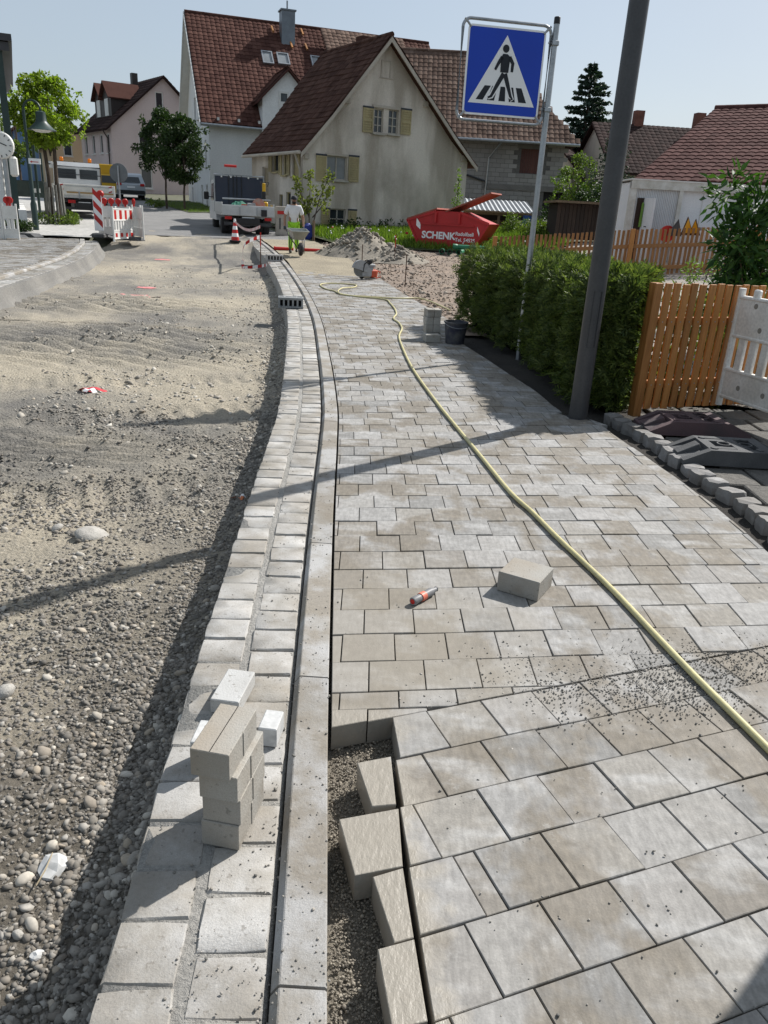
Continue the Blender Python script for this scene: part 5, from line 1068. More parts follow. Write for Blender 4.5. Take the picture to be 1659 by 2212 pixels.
# ------------------------------------------------------------------ lettering
def text(s, size, m, parent, origin, u, n, name='lettering', bold=0., t=.004):
    """raised flat lettering with its baseline start at origin, running along u on a face with normal n"""
    c = bpy.data.curves.new('txt', 'FONT'); c.body = s; c.size = size; c.offset = bold; c.extrude = t; o = bpy.data.objects.new('txt', c); COL.objects.link(o)
    dg = bpy.context.evaluated_depsgraph_get(); me = bpy.data.meshes.new_from_object(o.evaluated_get(dg)); bpy.data.objects.remove(o); me.materials.clear(); me.materials.append(m); me.name = name
    u = Vector(u).normalized(); n = Vector(n).normalized(); v = n.cross(u); ob = link(name, me, parent); ob.matrix_basis = frame4(Vector(origin), u, v, n); return ob
# ------------------------------------------------------------------ site container and things behind the fence
CONT = mat('container_white', (.80, .81, .82), (.72, .73, .74), 1.3, .5); CFR = mat('container_frame', (.70, .69, .65), (.50, .48, .42), 5, .6)
q = at(1366, 388, 21.6); zc_ = zg(6.2, 21.6)
ct = thing('site_container', 'white site office container with open door behind the back fence', 'container', (q.x, 21.6, zc_), -.02); Hc = q.z-zc_
MB().box((3.0, 1.25, Hc/2), (5.9, 2.35, Hc-.1)).build('body', CONT, ct)
for i in range(26):
    if .15 < .2+i*.045 < 1.25: MB().box((.2+i*.045, .06, Hc/2), (.02, .03, Hc-.4)).build('corrugation', CONT, ct)
for i in range(5): MB().box((1.9+i*1.0, .068, Hc/2), (.012, .012, Hc-.4)).build('panel_joint', CFR, ct)
for x in (.08, 1.3, 5.95): MB().box((x, .06, Hc/2), (.16 if x != 1.3 else .1, .16, Hc)).build('post', CFR, ct)
MB().box((3, .05, Hc-.1), (6.0, .17, .2)).build('top_rail', CFR, ct); MB().box((3, .05, .1), (6.0, .17, .2)).build('bottom_rail', CFR, ct); MB().box((3, 1.2, Hc+.015), (6.04, 2.5, .03)).build('roof_sheet', WHITEP, ct)
MB().box((.33, .04, Hc/2-.12), (.2, .06, Hc-.6)).build('doorway', mat('dark_interior', (.05, .03, .022), None, 3, .9), ct); dd = MB().box((.47, -.2, Hc/2-.12), (.05, .55, Hc-.6), .25).build('door', CONT, ct); MB().tube([(.44, -.35, 1.05), (.38, -.36, 1.05)], .015, 6).build('handle', DARKM, dd)
HV = mat('hi_vis_green', (.38, .66, .06), (.32, .56, .05), 6, .8); HVD = mat('dull_green_cloth', (.16, .30, .05), None, 6, .8); jk = MB().lathe([(.05, .45), (.14, .38), (.15, .1), (.17, -.35)], (0, 0, 0), 10).build('safety_jacket', HVD); jk.location = (ct.location.x+.36, 21.55, zc_+1.3); jk.scale = (.22, .12, .75); tag(jk, 'hi-vis green jacket hanging in the container doorway', 'jacket')
YS = mat('warning_yellow', (.75, .36, .02), (.68, .32, .02), 4, .4)
def tri_sign(px, py, sc, rz, tilt, label, back=False):
    p = at(px, py, 20.7); t = thing('warning_sign', label, 'traffic sign', p, rz); t.rotation_euler = (tilt, 0, rz)
    V = [(-.45*sc, 0, -.1), (.45*sc, 0, -.1), (0, 0, .68*sc-.0)]; MB().prism(V, (0, .02, 0)).build('plate', RUBBER if back else mat('sign_edge', (.08, .03, .01), None, 3, .5), t)
    if not back: MB().prism([(-.36*sc, -.006, -.05), (.36*sc, -.006, -.05), (0, -.006, .58*sc)], (0, .004, 0)).build('face', YS, t)
tri_sign(1485, 499, .5, .5, -.15, 'yellow triangular warning sign leaning in the yard, in front'); tri_sign(1500, 499, .42, -1.1, .1, 'second yellow warning sign behind the first in the yard'); tri_sign(1459, 501, .45, .2, .2, 'dark back of a triangular sign leaning in the yard', True)
p = at(1441, 505, 20.8); rs_ = MB().lathe([(.2, -.01), (.2, .01)], (0, 0, 0), 20, 'Y').build('round_sign', REDP); rs_.location = p; tag(rs_, 'red round sign edge showing over the back fence', 'traffic sign')
p = at(1560, 497, 20.9); o = MB().box((0, 0, 0), (1.3, .5, .08), .1).build('board_stack', mat('pale_boards', (.55, .56, .56), None, 3, .6)); o.location = p; tag(o, 'pale boards stacked in the yard by the signs', 'boards')
# brown garden shed
q = at(1300, 500, 30); o = thing('garden_shed', 'dark brown board shed behind the lamp post', 'shed', (q.x-1.2, 31, zg(q.x, 31))); zt_ = at(1270, 442, 31).z-zg(q.x, 31)
MB().box((1.2, 1, zt_/2), (3.0, 2, zt_)).build('wall', mat('shed_core', (.03, .022, .018), None, 4, .9), o); me = MB().box((0, 0, zt_/2), (.13, .03, zt_)).mesh('board', m_wood('shed_board', (.075, .045, .03), (.045, .028, .02)))
for i in range(21): link('board', me, o, (-.25+i*.145, -.015, 0))
MB().box((1.2, .8, zt_+.05), (3.4, 2.8, .08)).build('roof', WOODD, o)
# ------------------------------------------------------------------ red skip
SKR = mat('skip_red', (.50, .02, .022), (.42, .018, .02), 2, .5); SKB = mat('skip_lid', (.36, .09, .06), (.24, .08, .055), 3, .7)
a = at(905, 534, 29.9); b_ = at(1052, 542, 29.); ang = math.atan2(b_.y-a.y, b_.x-a.x); zs = zg(2, 29.5)-.03; sk = thing('skip', 'red lidded skip container with white lettering on the plot', 'skip', ((a.x+b_.x)/2, (a.y+b_.y)/2+.75, zs), ang)
sk.scale = (.92, .92, .92); Wl, Wt, Hs = 1.02, 1.62, 1.0; D2 = .78
body = [(-Wl, 0), (Wl, 0), (Wt, Hs), (.5, 1.38), (-.5, 1.38), (-Wt, Hs)]
MB().prism([(x, -D2, z+.06) for x, z in body], (0, 2*D2, 0)).build('body', SKR, sk)
for s_ in (-1, 1):
    MB().prism([(s_*Wl, -D2-.05, .06), (s_*(Wl+.09), -D2-.05, .06), (s_*(Wt+.09), -D2-.05, Hs+.06), (s_*Wt, -D2-.05, Hs+.06)], (0, 2*D2+.1, 0)).build('rim_post', SKR, sk)
    MB().prism([(s_*.5, -D2-.05, 1.36), (s_*.5, -D2-.05, 1.46), (s_*(Wt+.05), -D2-.05, Hs+.11), (s_*(Wt+.05), -D2-.05, Hs+.0)], (0, .08, 0)).build('top_rim', SKR, sk)
    MB().box((s_*.48, -D2-.05, 1.2), (.09, .1, .4)).build('lid_bracket', SKR, sk)
    MB().prism([(s_*1.1, -D2-.004, .93), (s_*1.28, -D2-.004, .93+(.22 if s_ > 0 else .22)), (s_*1.28, -D2-.004, .86), (s_*1.1, -D2-.004, .72)] if s_ < 0 else [(1.22, -D2-.004, .95), (1.32, -D2-.004, .72), (1.32, -D2-.004, .58), (1.22, -D2-.004, .8)], (0, .003, 0)).build('reflector', SWHITE, sk)
MB().box((0, -D2-.03, .95), (2.2, .05, .06)).build('lifting_ledge', SKR, sk); MB().tube([(-Wt, -D2-.06, .55), (-Wt-.06, -D2, .55)], .05, 8).build('lug', SKR, sk)
MB().box((-1.05, 0, 1.31), (1.28, 2*D2+.12, .05), 0, 0, 0, -.335).build('lid', SKB, sk); MB().box((.78, 0, 1.80), (1.9, 2*D2+.12, .05), 0, 0, 0, -.40).build('open_lid', SKB, sk)
text('SCHENK', .36, SWHITE, sk, (-1.02, -D2-.008, .42), (1, 0, 0), (0, -1, 0), bold=.012); text('Radolfzell', .19, SWHITE, sk, (.36, -D2-.008, .58), (1, 0, 0), (0, -1, 0), bold=.003); text('Tel. 54525', .19, SWHITE, sk, (.36, -D2-.008, .36), (1, 0, 0), (0, -1, 0), bold=.003); text('wiesen 15', .15, SWHITE, sk, (.5, -D2-.008, .16), (1, 0, 0), (0, -1, 0), bold=.001)
# green pipes
GRP = mat('green_pipe', (.02, .20, .10), (.015, .15, .075), 5, .45)
for i, (px, py, L, lab, rz) in enumerate([(955, 540, .55, 'green drain pipe at the left of the pile, open end to the front', 1.45), (972, 541, .5, 'green drain pipe second from the left in the pile', 1.5), (992, 543, .6, 'green drain pipe at the right of the pile on the ground', 1.3), (985, 530, .95, 'long green drain pipe lying on top of the others', .02)]):
    p = at(px, py, 27.6); t = thing('drain_pipe', lab, 'pipe', (p.x, 27.6, zg(p.x, 27.6)+(.09 if i < 3 else .26)), rz)
    pr = [(.075, 0), (.075, L), (.068, L), (.068, 0), (.075, 0)]; MB().lathe(pr, (0, 0, 0), 16, 'X', False).build('pipe', GRP, t, True); MB().lathe([(.092, -.1), (.092, .03), (.074, .05), (.074, 0), (.084, -.1), (.092, -.1)], (0, 0, 0), 16, 'X', False).build('socket', GRP, t, True)
# iron marking rods
for (px, pt, py, lab, red) in [(875, 550, 615, 'nearest rusty iron rod at the right edge of the paving', 0), (852, 508, 566, 'iron rod with red tip beside the skip', 1), (781, 528, 590, 'iron rod behind the cut-off saw', 0), (563, 503, 565, 'iron rod at the far end of the gutter holding tape', 1)]:
    p = gt(px, py); top = at(px+4, pt, p.y); t = thing('marking_rod', lab, 'rod', (p.x, p.y, zg(p.x, p.y)-.1)); h = top.z-zg(p.x, p.y)+.1
    MB().tube([(0, 0, 0), (.0, 0, h)], .013, 6).build('shaft', RUST, t, True)
    if red: MB().tube([(0, 0, h*.6), (0, 0, h+.01)], .0165, 6).build('painted_tip', REDP, t, True)
# ------------------------------------------------------------------ cut-off saw
p = gt(790, 604); sw = thing('cut_off_saw', 'grey and orange petrol cut-off saw standing on the paving', 'power saw', (p.x, p.y, zg(p.x, p.y)+.005), .5); sw.scale = (.88, .88, .88); SG = mat('saw_grey', (.36, .36, .36), (.27, .27, .27), 8, .5); SOR = mat('saw_orange', (.58, .09, .035), (.45, .07, .03), 7, .5)
MB().lathe([(.02, -.006), (.2, -.004), (.2, .004), (.02, .006)], (-.22, -.1, .27), 28, 'Y').build('disc', mat('saw_disc', (.20, .20, .19), None, 9, .5, metal=.4), sw)
gd = []
for a in np.linspace(-.4, math.pi*.95, 18): gd.append((-.22+.235*math.cos(a), 0, .27+.235*math.sin(a)))
b = MB(); b.prism([(x, -.14, z) for x, _, z in gd]+[(-.22, -.14, .25)], (0, .09, 0)); b.build('blade_guard', SG, sw)
MB().box((.0, 0, .2), (.36, .22, .26), 0, .03).build('engine', SG, sw); MB().box((.2, -.0, .16), (.2, .24, .2), 0, .03).build('housing', SOR, sw); MB().box((.12, 0, .36), (.24, .2, .1), 0, .03).build('filter_cover', SG, sw); MB().lathe([(.055, -.06), (.055, .06)], (.06, -.06, .45), 12, 'Y').build('filler_cap', BLACK, sw)
MB().tube([(-.15, -.13, .2), (-.13, -.15, .4), (0, -.13, .5), (.04, .05, .5), (-.05, .14, .42)], .014, 8).build('front_handle', BLACK, sw, True); MB().tube([(.28, 0, .24), (.42, 0, .2), (.44, 0, .06), (.3, 0, .03)], .018, 8).build('rear_handle', SOR, sw, True); MB().box((.1, 0, .035), (.3, .16, .03)).build('base_foot', DARKM, sw); MB().lathe([(.05, -.03), (.05, .03)], (-.1, .06, .05), 12, 'Y').build('roller', BLACK, sw)
# ------------------------------------------------------------------ drain boxes on the gutter
def drain_box(px, py, L, label, rz, col=None):
    p = gt(px, py); m = col or mat('box_grey', (.30, .31, .31), (.22, .23, .23), 6, .6); t = thing('drain_box', label, 'drain unit', (p.x, p.y+.06, zg(p.x, p.y)-.02), rz); H_ = .17; D_ = .26
    MB().box((0, 0, H_-.02), (L, D_, .04), 0, .006).build('top_plate', m, t); MB().box((0, 0, .015), (L, D_, .03)).build('bottom_plate', m, t)
    for i in range(6): MB().box((-L/2+.02+i*(L-.04)/5, -.0, H_/2), (.03, D_-.01, H_-.06)).build('web', m, t)
    MB().box((0, .06, H_/2), (L-.05, .03, H_-.06)).build('inner_wall', BLACK, t)
    for x, w in ((-.36*L, .2), (0, .42), (.36*L, .2)): MB().box((x, .0, H_+.001), (w*L, .035, .004)).build('slot', BLACK, t)
drain_box(627, 662, .42, 'grey slotted drain unit lying across the gutter', .12); drain_box(592, 562, .46, 'pale drain unit at the far bend of the gutter', .3, mat('box_pale', (.46, .45, .43), None, 6, .7))
# ------------------------------------------------------------------ person builder (skin modifier figures)
SKIN = mat('skin', (.36, .20, .13), (.33, .18, .12), 9, .6)
def skinned(name, verts, edges, radii, m, parent, root=0, sub=2):
    me = bpy.data.meshes.new(name); me.from_pydata(verts, edges, []); o = link(name, me, parent); me.materials.append(m); o.modifiers.new('skin', 'SKIN').use_smooth_shade = True
    for i, r in enumerate(radii): sv_ = me.skin_vertices[0].data[i]; sv_.radius = (r, r) if not isinstance(r, tuple) else r; sv_.use_root = (i == root)
    s_ = o.modifiers.new('sub', 'SUBSURF'); s_.levels = sub; s_.render_levels = sub; return o
def chain(lst): return [(i, i+1) for i in range(len(lst)-1)]
def person(label, loc, rz, shirt, trouser, hands, stride=.12, lean=.12, cap=None, scale=1., cat='person', shoes=None, beard=True):
    t = thing('person', label, cat, loc, rz); t.scale = (scale,)*3        # faces local -y
    hip = Vector((0, 0, .95)); ch = Vector((0, -lean, 1.38)); nk = Vector((0, -lean*1.15, 1.50)); hd = Vector((0, -lean*1.35, 1.585)); tp = Vector((0, -lean*1.4, 1.72)); sho = [Vector((s*.185, -lean, 1.42)) for s in (-1, 1)]
    hnd = [Vector(hands[0]), Vector(hands[1])]; el = [(sho[i]+hnd[i])/2+Vector(((-1, 1)[i]*.06, .09, -.02)) for i in (0, 1)]; hj = [Vector((s*.095, 0, .9)) for s in (-1, 1)]
    ft = [Vector((-.11, -stride, .08)), Vector((.11, stride, .09))]; kn = [(hj[i]+ft[i])/2+Vector((0, -.06, .02)) for i in (0, 1)]; to = [f+Vector((0, -.15, -.03)) for f in ft]
    V = [hip, (hip+ch)/2, ch, nk, hd, tp, sho[0], el[0], hnd[0], sho[1], el[1], hnd[1], hj[0], kn[0], ft[0], hj[1], kn[1], ft[1]]
    E = [(0, 1), (1, 2), (2, 3), (3, 4), (4, 5), (2, 6), (6, 7), (7, 8), (2, 9), (9, 10), (10, 11), (0, 12), (12, 13), (13, 14), (0, 15), (15, 16), (16, 17)]
    Rr = [(.15, .11), (.14, .105), (.155, .11), .055, .078, .062, .062, .045, .035, .062, .045, .035, .085, .06, .045, .085, .06, .045]
    skinned('body', V, E, Rr, SKIN, t)
    for i in (0, 1):                       # five fingers per hand closed on what it holds
        for k in range(4): h = hnd[i]; x = h+Vector((-.03+.02*k, -.01, -.01)); skinned('finger', [x, x+Vector((0, -.04, -.015)), x+Vector((0, -.045, -.045)), x+Vector((0, -.02, -.055))], [(0, 1), (1, 2), (2, 3)], [.012, .0105, .0095, .008], gl, t, 0, 1)
        x = hnd[i]+Vector(((.035, -.035)[i], 0, 0)); skinned('thumb', [x, x+Vector(((.012, -.012)[i], -.03, -.02)), x+Vector((0, -.04, -.045))], [(0, 1), (1, 2)], [.013, .011, .009], gl, t, 0, 1)
        skinned('glove', [hnd[i]+(el[i]-hnd[i]).normalized()*.07, hnd[i], hnd[i]+Vector((0, -.045, -.02))], [(0, 1), (1, 2)], [.04, (.045, .03), (.038, .022)], gl, t, 0, 1)
    mid = [sho[i]+(el[i]-sho[i])*.75 for i in (0, 1)]
    skinned('shirt', [hip+Vector((0, 0, -.05)), hip+Vector((0, -.01, .1)), (hip+ch)/2, ch, nk+Vector((0, 0, -.03)), sho[0], mid[0], sho[1], mid[1]], [(0, 1), (1, 2), (2, 3), (3, 4), (3, 5), (5, 6), (3, 7), (7, 8)], [(.175, .135), (.17, .13), (.165, .13), (.18, .135), .075, .09, .082, .09, .082], shirt, t)
    skinned('trousers', [hip+Vector((0, 0, .02)), hj[0], kn[0], ft[0]+Vector((0, 0, .04)), hj[1], kn[1], ft[1]+Vector((0, 0, .04))], [(0, 1), (1, 2), (2, 3), (0, 4), (4, 5), (5, 6)], [(.165, .125), .11, .085, .075, .11, .085, .075], trouser, t)
    for i in (0, 1): skinned('shoe', [ft[i]+Vector((0, .05, -.03)), ft[i]+Vector((0, -.02, -.02)), to[i]+Vector((0, 0, 0))], [(0, 1), (1, 2)], [.05, .055, .04], shoes or BLACK, t, 0, 1)
    hz_ = hd.z+.035
    if cap: MB().lathe([(.098, 0), (.103, .03), (.085, .085), (.04, .115), (.0, .12)], (tp.x, tp.y+.005, tp.z-.07), 16).box((0, tp.y-.12, tp.z-.062), (.15, .11, .015), 0, .005).build('cap', cap, t, True)
    else: MB().lathe([(.085, -.06), (.1, -.01), (.098, .04), (.06, .09), (0, .1)], (tp.x, tp.y+.015, tp.z-.045), 16).build('hair', BLACK, t, True)
    hr_ = mat('dark_hair', (.02, .014, .01), None, 9, .8)
    if beard: MB().lathe([(.03, -.075), (.062, -.05), (.07, -.01), (.066, .01)], (0, hd.y-.02, hd.z-.005), 14).build('beard', hr_, t, True)
    for s in (-1, 1):
        MB().lathe([(.0, -.004), (.012, -.001), (.012, .003)], (s*.033, hd.y-.082, hz_+.03), 8, 'Y').build('eye', BLACK, t); MB().lathe([(.012, -.008), (.024, 0), (.012, .008)], (s*.082, hd.y+.005, hz_+.01), 8, 'X').build('ear', SKIN, t, True)
    MB().tube([(0, hd.y-.078, hz_+.03), (0, hd.y-.098, hz_+.0), (0, hd.y-.082, hz_-.005)], [.009, .015, .009], 8).build('nose', SKIN, t, True); MB().box((0, hd.y-.089, hz_-.035), (.045, .012, .012), 0, .004).build('mouth', mat('lips', (.25, .09, .07), None, 9, .6), t); return t
gl = mat('work_glove', (.05, .065, .075), (.04, .05, .06), 9, .8); TEE = mat('white_cotton', (.78, .78, .78), (.68, .68, .69), 5, .9); HVT = mat('hi_vis_lime', (.36, .72, .03), (.30, .60, .03), 5, .8)
mp = gt(634, 549); mz = zg(mp.x, mp.y)
person('worker in white T-shirt and lime trousers pushing a wheelbarrow', (mp.x, mp.y, mz+.03), .18, TEE, HVT, ((-.30, -.16, .80), (.30, -.16, .80)), .2, .08, mat('dark_cap', (.02, .022, .03), None, 5, .8), .92)
# wheelbarrow
wb = thing('wheelbarrow', 'grey metal wheelbarrow pushed by the worker over the sand', 'wheelbarrow', (mp.x, mp.y, mz+.03), .18+.12); wb.scale = (.92, .92, .92); WBM = mat('barrow_grey', (.40, .41, .38), (.33, .34, .31), 4, .45, metal=.3)
ty = MB(); tr = [(-.31, -.55, .78), (.31, -.55, .78), (.27, -1.30, .72), (-.27, -1.30, .72)]; br_ = [(-.2, -.62, .48), (.2, -.62, .48), (.14, -1.02, .46), (-.14, -1.02, .46)]; ti = [(x*.95, y*.98-.02, z) for x, y, z in tr]; bi = [(x*.93, y, z+.02) for x, y, z in br_]
ty.add(tr+br_+ti+bi, [(0, 1, 5, 4), (1, 2, 6, 5), (2, 3, 7, 6), (3, 0, 4, 7), (4, 5, 6, 7), (8, 12, 13, 9), (9, 13, 14, 10), (10, 14, 15, 11), (11, 15, 12, 8), (12, 15, 14, 13), (0, 8, 9, 1), (1, 9, 10, 2), (2, 10, 11, 3), (3, 11, 8, 0)]).build('tray', WBM, wb)
MB().tube([Vector(q)*1.0 for q in tr]+[tr[0], tr[1]], .016, 8, False).build('tray_rim', WBM, wb, True); MB().lathe([(.09, -.05), (.17, -.055), (.2, -.03), (.2, .03), (.17, .055), (.09, .05)], (.0, -1.33, .2), 22, 'X').build('wheel', BLACK, wb, True)
for s in (-1, 1):
    MB().tube([(s*.30, -.10, .80), (s*.27, -.55, .60), (s*.2, -.85, .44), (s*.07, -1.33, .2)], .017, 8).build('handle_bar', DARKM, wb, True); MB().tube([(s*.3, -.02, .815), (s*.3, -.15, .785)], .022, 8).build('grip', BLACK, wb, True); MB().tube([(s*.24, -.66, .54), (s*.24, -.6, .04), (s*.19, -.85, .42)], .015, 8).build('leg', DARKM, wb, True)
    MB().tube([(s*.07, -1.33, .2), (s*.08, -1.1, .47)], .013, 6).build('fork', DARKM, wb)
# red pipe on the ground behind, in two pieces either side of the man
for px0, px1, py, lab in ((592, 634, 541, 'red pipe lying across the sand left of the worker'), (652, 692, 544, 'red pipe lying across the sand right of the worker')):
    a, b_ = gt(px0, py), gt(px1, py+2); b_ = Vector((b_.x, b_.y, b_.z)); t = thing('red_pipe', lab, 'pipe', (a.x, a.y, zg(a.x, a.y)+.06)); d = b_-a; MB().tube([(0, 0, 0), (d.x, d.y, d.z)], .055, 12).build('tube', REDP, t, True); MB().tube([(-d.x*.01, -d.y*.01, 0), (d.x*.06, d.y*.06, 0)], .068, 12).build('socket', REDP, t, True)
# ------------------------------------------------------------------ cone and tape
p = gt(508, 523); cn = thing('traffic_cone', 'red and white traffic cone at the start of the far gutter', 'cone', (p.x, p.y, zg(p.x, p.y)+.02))
MB().box((0, 0, .02), (.38, .38, .04), .2, .01).build('base', BLACK, cn)
for i in range(6): z0, z1 = .04+i*.115, .04+(i+1)*.115; r_ = lambda z: .145-.155*z; MB().lathe([(r_(z0), z0), (r_(z1), z1)], seg=20).build('band', REDP if i % 2 == 0 else SWHITE, cn, True)
def tape(pts, label, w=.08):
    P = spline(pts, 8); t = thing('barrier_tape', label, 'barrier tape', P[0])
    n = max(6, int(sum((P[i+1]-P[i]).length for i in range(len(P)-1))/.14)); d = [0]
    for i in range(1, len(P)): d.append(d[-1]+(P[i]-P[i-1]).length)
    f = lambda q: Vector([float(np.interp(q, d, [p_[k_] for p_ in P])) for k_ in range(3)])-P[0]
    for i in range(n):
        a, b_ = f(d[-1]*i/n), f(d[-1]*(i+1)/n); c = Vector((0, .012, 0)); h = Vector((0, 0, w/2)) if abs((b_-a).normalized().z) < .7 else Vector((w/2, 0, 0))
        MB().add([a-h, b_-h, b_+h, a+h, a-h+c*.1, b_-h+c*.1, b_+h+c*.1, a+h+c*.1], [(0, 1, 2, 3), (7, 6, 5, 4), (0, 4, 5, 1), (2, 6, 7, 3)]).build('strip', REDP if i % 2 else SWHITE, t)
c0 = gt(508, 523); rp = gt(563, 565); c0 = Vector((c0.x, c0.y, zg(*c0[:2])+.66)); r1 = Vector((rp.x, rp.y, zg(*rp[:2])+.9)); m_ = (c0+r1)/2-Vector((0, 0, .22)); tape([c0, m_+(c0-m_)*.35, m_+(r1-m_)*.3, r1], 'red and white tape sagging from cone to iron rod')
e = g(524, 575, -.1); e2 = g(524, 570, 0); tape([r1-Vector((0, 0, .25)), r1+Vector((-.35, -.4, -.45)), Vector((e.x, e.y, .1)), Vector((e.x+.02, e.y, -.18))], 'red and white tape hanging from the rod to the ground'); q = gt(600, 568); tape([Vector((e.x, e.y, -.15)), Vector((e.x+.5, e.y+.15, -.08)), Vector((q.x-.2, q.y, .05))], 'red and white tape lying along the edge of the far gutter')
# ------------------------------------------------------------------ vehicles
VW = mat('vehicle_white', (.70, .71, .72), (.62, .63, .64), 1.5, .35, spec=.5); TYRE = mat('tyre', (.018, .018, .019), (.03, .03, .03), 9, .85); SILV = mat('car_silver', (.42, .45, .48), (.38, .41, .44), 2, .28, metal=.5); ALU = mat('alu_board', (.56, .57, .57), (.46, .47, .47), 3, .45, metal=.3); REDL = mat('tail_light', (.50, .01, .01), None, 5, .25); ORL = mat('beacon_orange', (.85, .22, .01), None, 5, .35); VGL = glass('vehicle_glass', (.018, .022, .026)); YEL = mat('van_yellow', (.68, .40, .01), (.60, .35, .01), 2, .4); BLC = mat('car_blue', (.03, .16, .42), None, 2, .3)
def wheel(t, x, y, r=.36, w=.24):
    o = MB().lathe([(r*.62, -w/2), (r*.93, -w/2), (r, -w/2+.04), (r, w/2-.04), (r*.93, w/2), (r*.62, w/2)], (x, y, r), 22, 'X').build('wheel', TYRE, t, True); MB().lathe([(.0, -w/2+.03), (r*.62, -w/2+.02), (r*.62, w/2-.02), (0, w/2-.03)], (x, y, r), 16, 'X').build('rim', GALV, o, True)
# tipper pickup beside the farmhouse: local y forward, rear at y = 0
a = at(488, 508, 31.2); b_ = at(578, 517, 30.0); ang = math.atan2(b_.y-a.y, b_.x-a.x); tk = thing('tipper_truck', 'white tipper truck loaded with tools, parked before the farmhouse', 'truck', (at(537, 505, 30.6).x, 30.6, zg(a.x, 30.6)-.03), rad(18)); tk.scale = (.92, .92, .9)
def bx(t, nm, c, d, m, ch=.0, rx=0, rz=0): return MB().box(c, d, rz, ch, rx).build(nm, m, t)
bx(tk, 'chassis', (0, 2.9, .62), (.9, 6.0, .22), BLACK)
for x in (-.86, .86): wheel(tk, x, 1.15); wheel(tk, x, 4.75)
for x in (-.6, .6): wheel(tk, x, 1.15)
bx(tk, 'bed_floor', (0, 1.45, .86), (2.1, 2.9, .1), ALU); bx(tk, 'tailgate', (0, -.02, 1.02), (2.1, .05, .40), ALU, .01); bx(tk, 'left_board', (-1.04, 1.45, 1.1), (.05, 2.8, .42), ALU, .01); bx(tk, 'right_board', (1.04, 1.45, 1.1), (.05, 2.8, .42), ALU, .01)
for x in (-.35, .35): bx(tk, 'tailgate_latch', (x, -.06, 1.0), (.06, .04, .3), GALV)
hb = bx(tk, 'headboard', (0, 2.95, 1.62), (2.1, .06, 1.5), mat('headboard_navy', (.02, .028, .05), (.03, .035, .055), 3, .5)); MB().tube([(-1.05, 2.92, .9), (-1.05, 2.92, 2.42), (1.05, 2.92, 2.42), (1.05, 2.92, .9)], .04, 8).build('headboard_frame', GALV, hb)
for x in (-.45, -.25, -.1, .1): MB().tube([(x, 2.88, 1.2), (x, 2.88, 2.4)], .018, 6).build('tool_shaft', BLACK, hb)
for x in (-.75, -.35, .4, .8): bx(tk, 'work_lamp', (x, 2.88, 2.34), (.06, .05, .06), WHITEP)
MB().prism([(-1.0, 3.0, .55), (-1.0, 6.1, .55), (-1.0, 6.2, 1.0), (-1.0, 5.6, 1.25), (-1.0, 4.95, 2.2), (-1.0, 3.15, 2.25), (-1.0, 3.0, 2.1)], (2.0, 0, 0)).build('cab', VW, tk)
for s in (-1, 1):
    MB().prism([(s*1.005, 3.3, 1.35), (s*1.005, 5.25, 1.35), (s*1.005, 4.8, 2.05), (s*1.005, 3.3, 2.08)], (s*.004, 0, 0)).build('side_window', VGL, tk); m_ = bx(tk, 'mirror', (s*1.22, 5.15, 1.55), (.22, .12, .34), BLACK, .03); MB().tube([(s*1.0, 5.15, 1.5), (s*1.15, 5.15, 1.5)], .02, 6).build('mirror_arm', BLACK, m_); bx(tk, 'tail_light', (s*.8, .02, .72), (.28, .05, .12), REDL); bx(tk, 'mudguard', (s*.86, .72, .55), (.3, .03, .35), BLACK)
bx(tk, 'rear_window', (0, 2.985, 1.75), (1.5, .01, .5), VGL); bx(tk, 'number_plate', (0, .03, .72), (.5, .02, .11), SWHITE); bx(tk, 'bumper', (0, .05, .5), (1.9, .08, .12), DARKM); bx(tk, 'tool_crate', (.62, -.1, .95), (.22, .1, .26), BLACK)
MB().tube([(-1.0, .2, 1.45), (.3, .3, 1.46), (.95, .3, 1.46)], .03, 8).build('cross_bar', GALV, tk); MB().tube([(-.35, 2.9, 2.4), (-.35, 2.9, 2.72)], .008, 6).build('beacon_mast', GALV, tk); MB().tube([(-.62, 2.9, 2.78), (-.1, 2.9, 2.78)], .055, 10).build('beacon', REDP, tk, True)
ld = thing('green_netting', 'green netting heaped in the bed of the tipper truck', 'netting', tk.location, tk.rotation_euler.z); ld.scale = tk.scale; V = []
for j in range(13):
    for i in range(17): V.append((-.85+i*.075, .5+j*.09, .95+.42*math.sin(math.pi*i/16)*math.sin(math.pi*j/12)*(.7+.6*fbm(i*.5, j*.5))))
MB().add(V, [(j*17+i, j*17+i+1, (j+1)*17+i+1, (j+1)*17+i) for j in range(12) for i in range(16)]).build('net', mat('netting_green', (.015, .16, .10), (.01, .10, .07), 9, .8), ld)
s2 = thing('power_saw', 'orange and white cut-off saw in the bed of the tipper truck', 'power saw', tk.location, tk.rotation_euler.z); s2.scale = tk.scale; MB().lathe([(.0, -.03), (.26, -.03), (.26, .03), (0, .03)], (.45, .22, 1.26), 24, 'Y').build('guard', mat('saw_red_guard', (.50, .12, .07), (.36, .28, .25), 5, .5), s2); MB().box((.15, .25, 1.2), (.35, .25, .25), 0, .03).build('engine', SG, s2); MB().box((-.12, .25, 1.18), (.25, .2, .18), 0, .03).build('housing', SOR, s2)
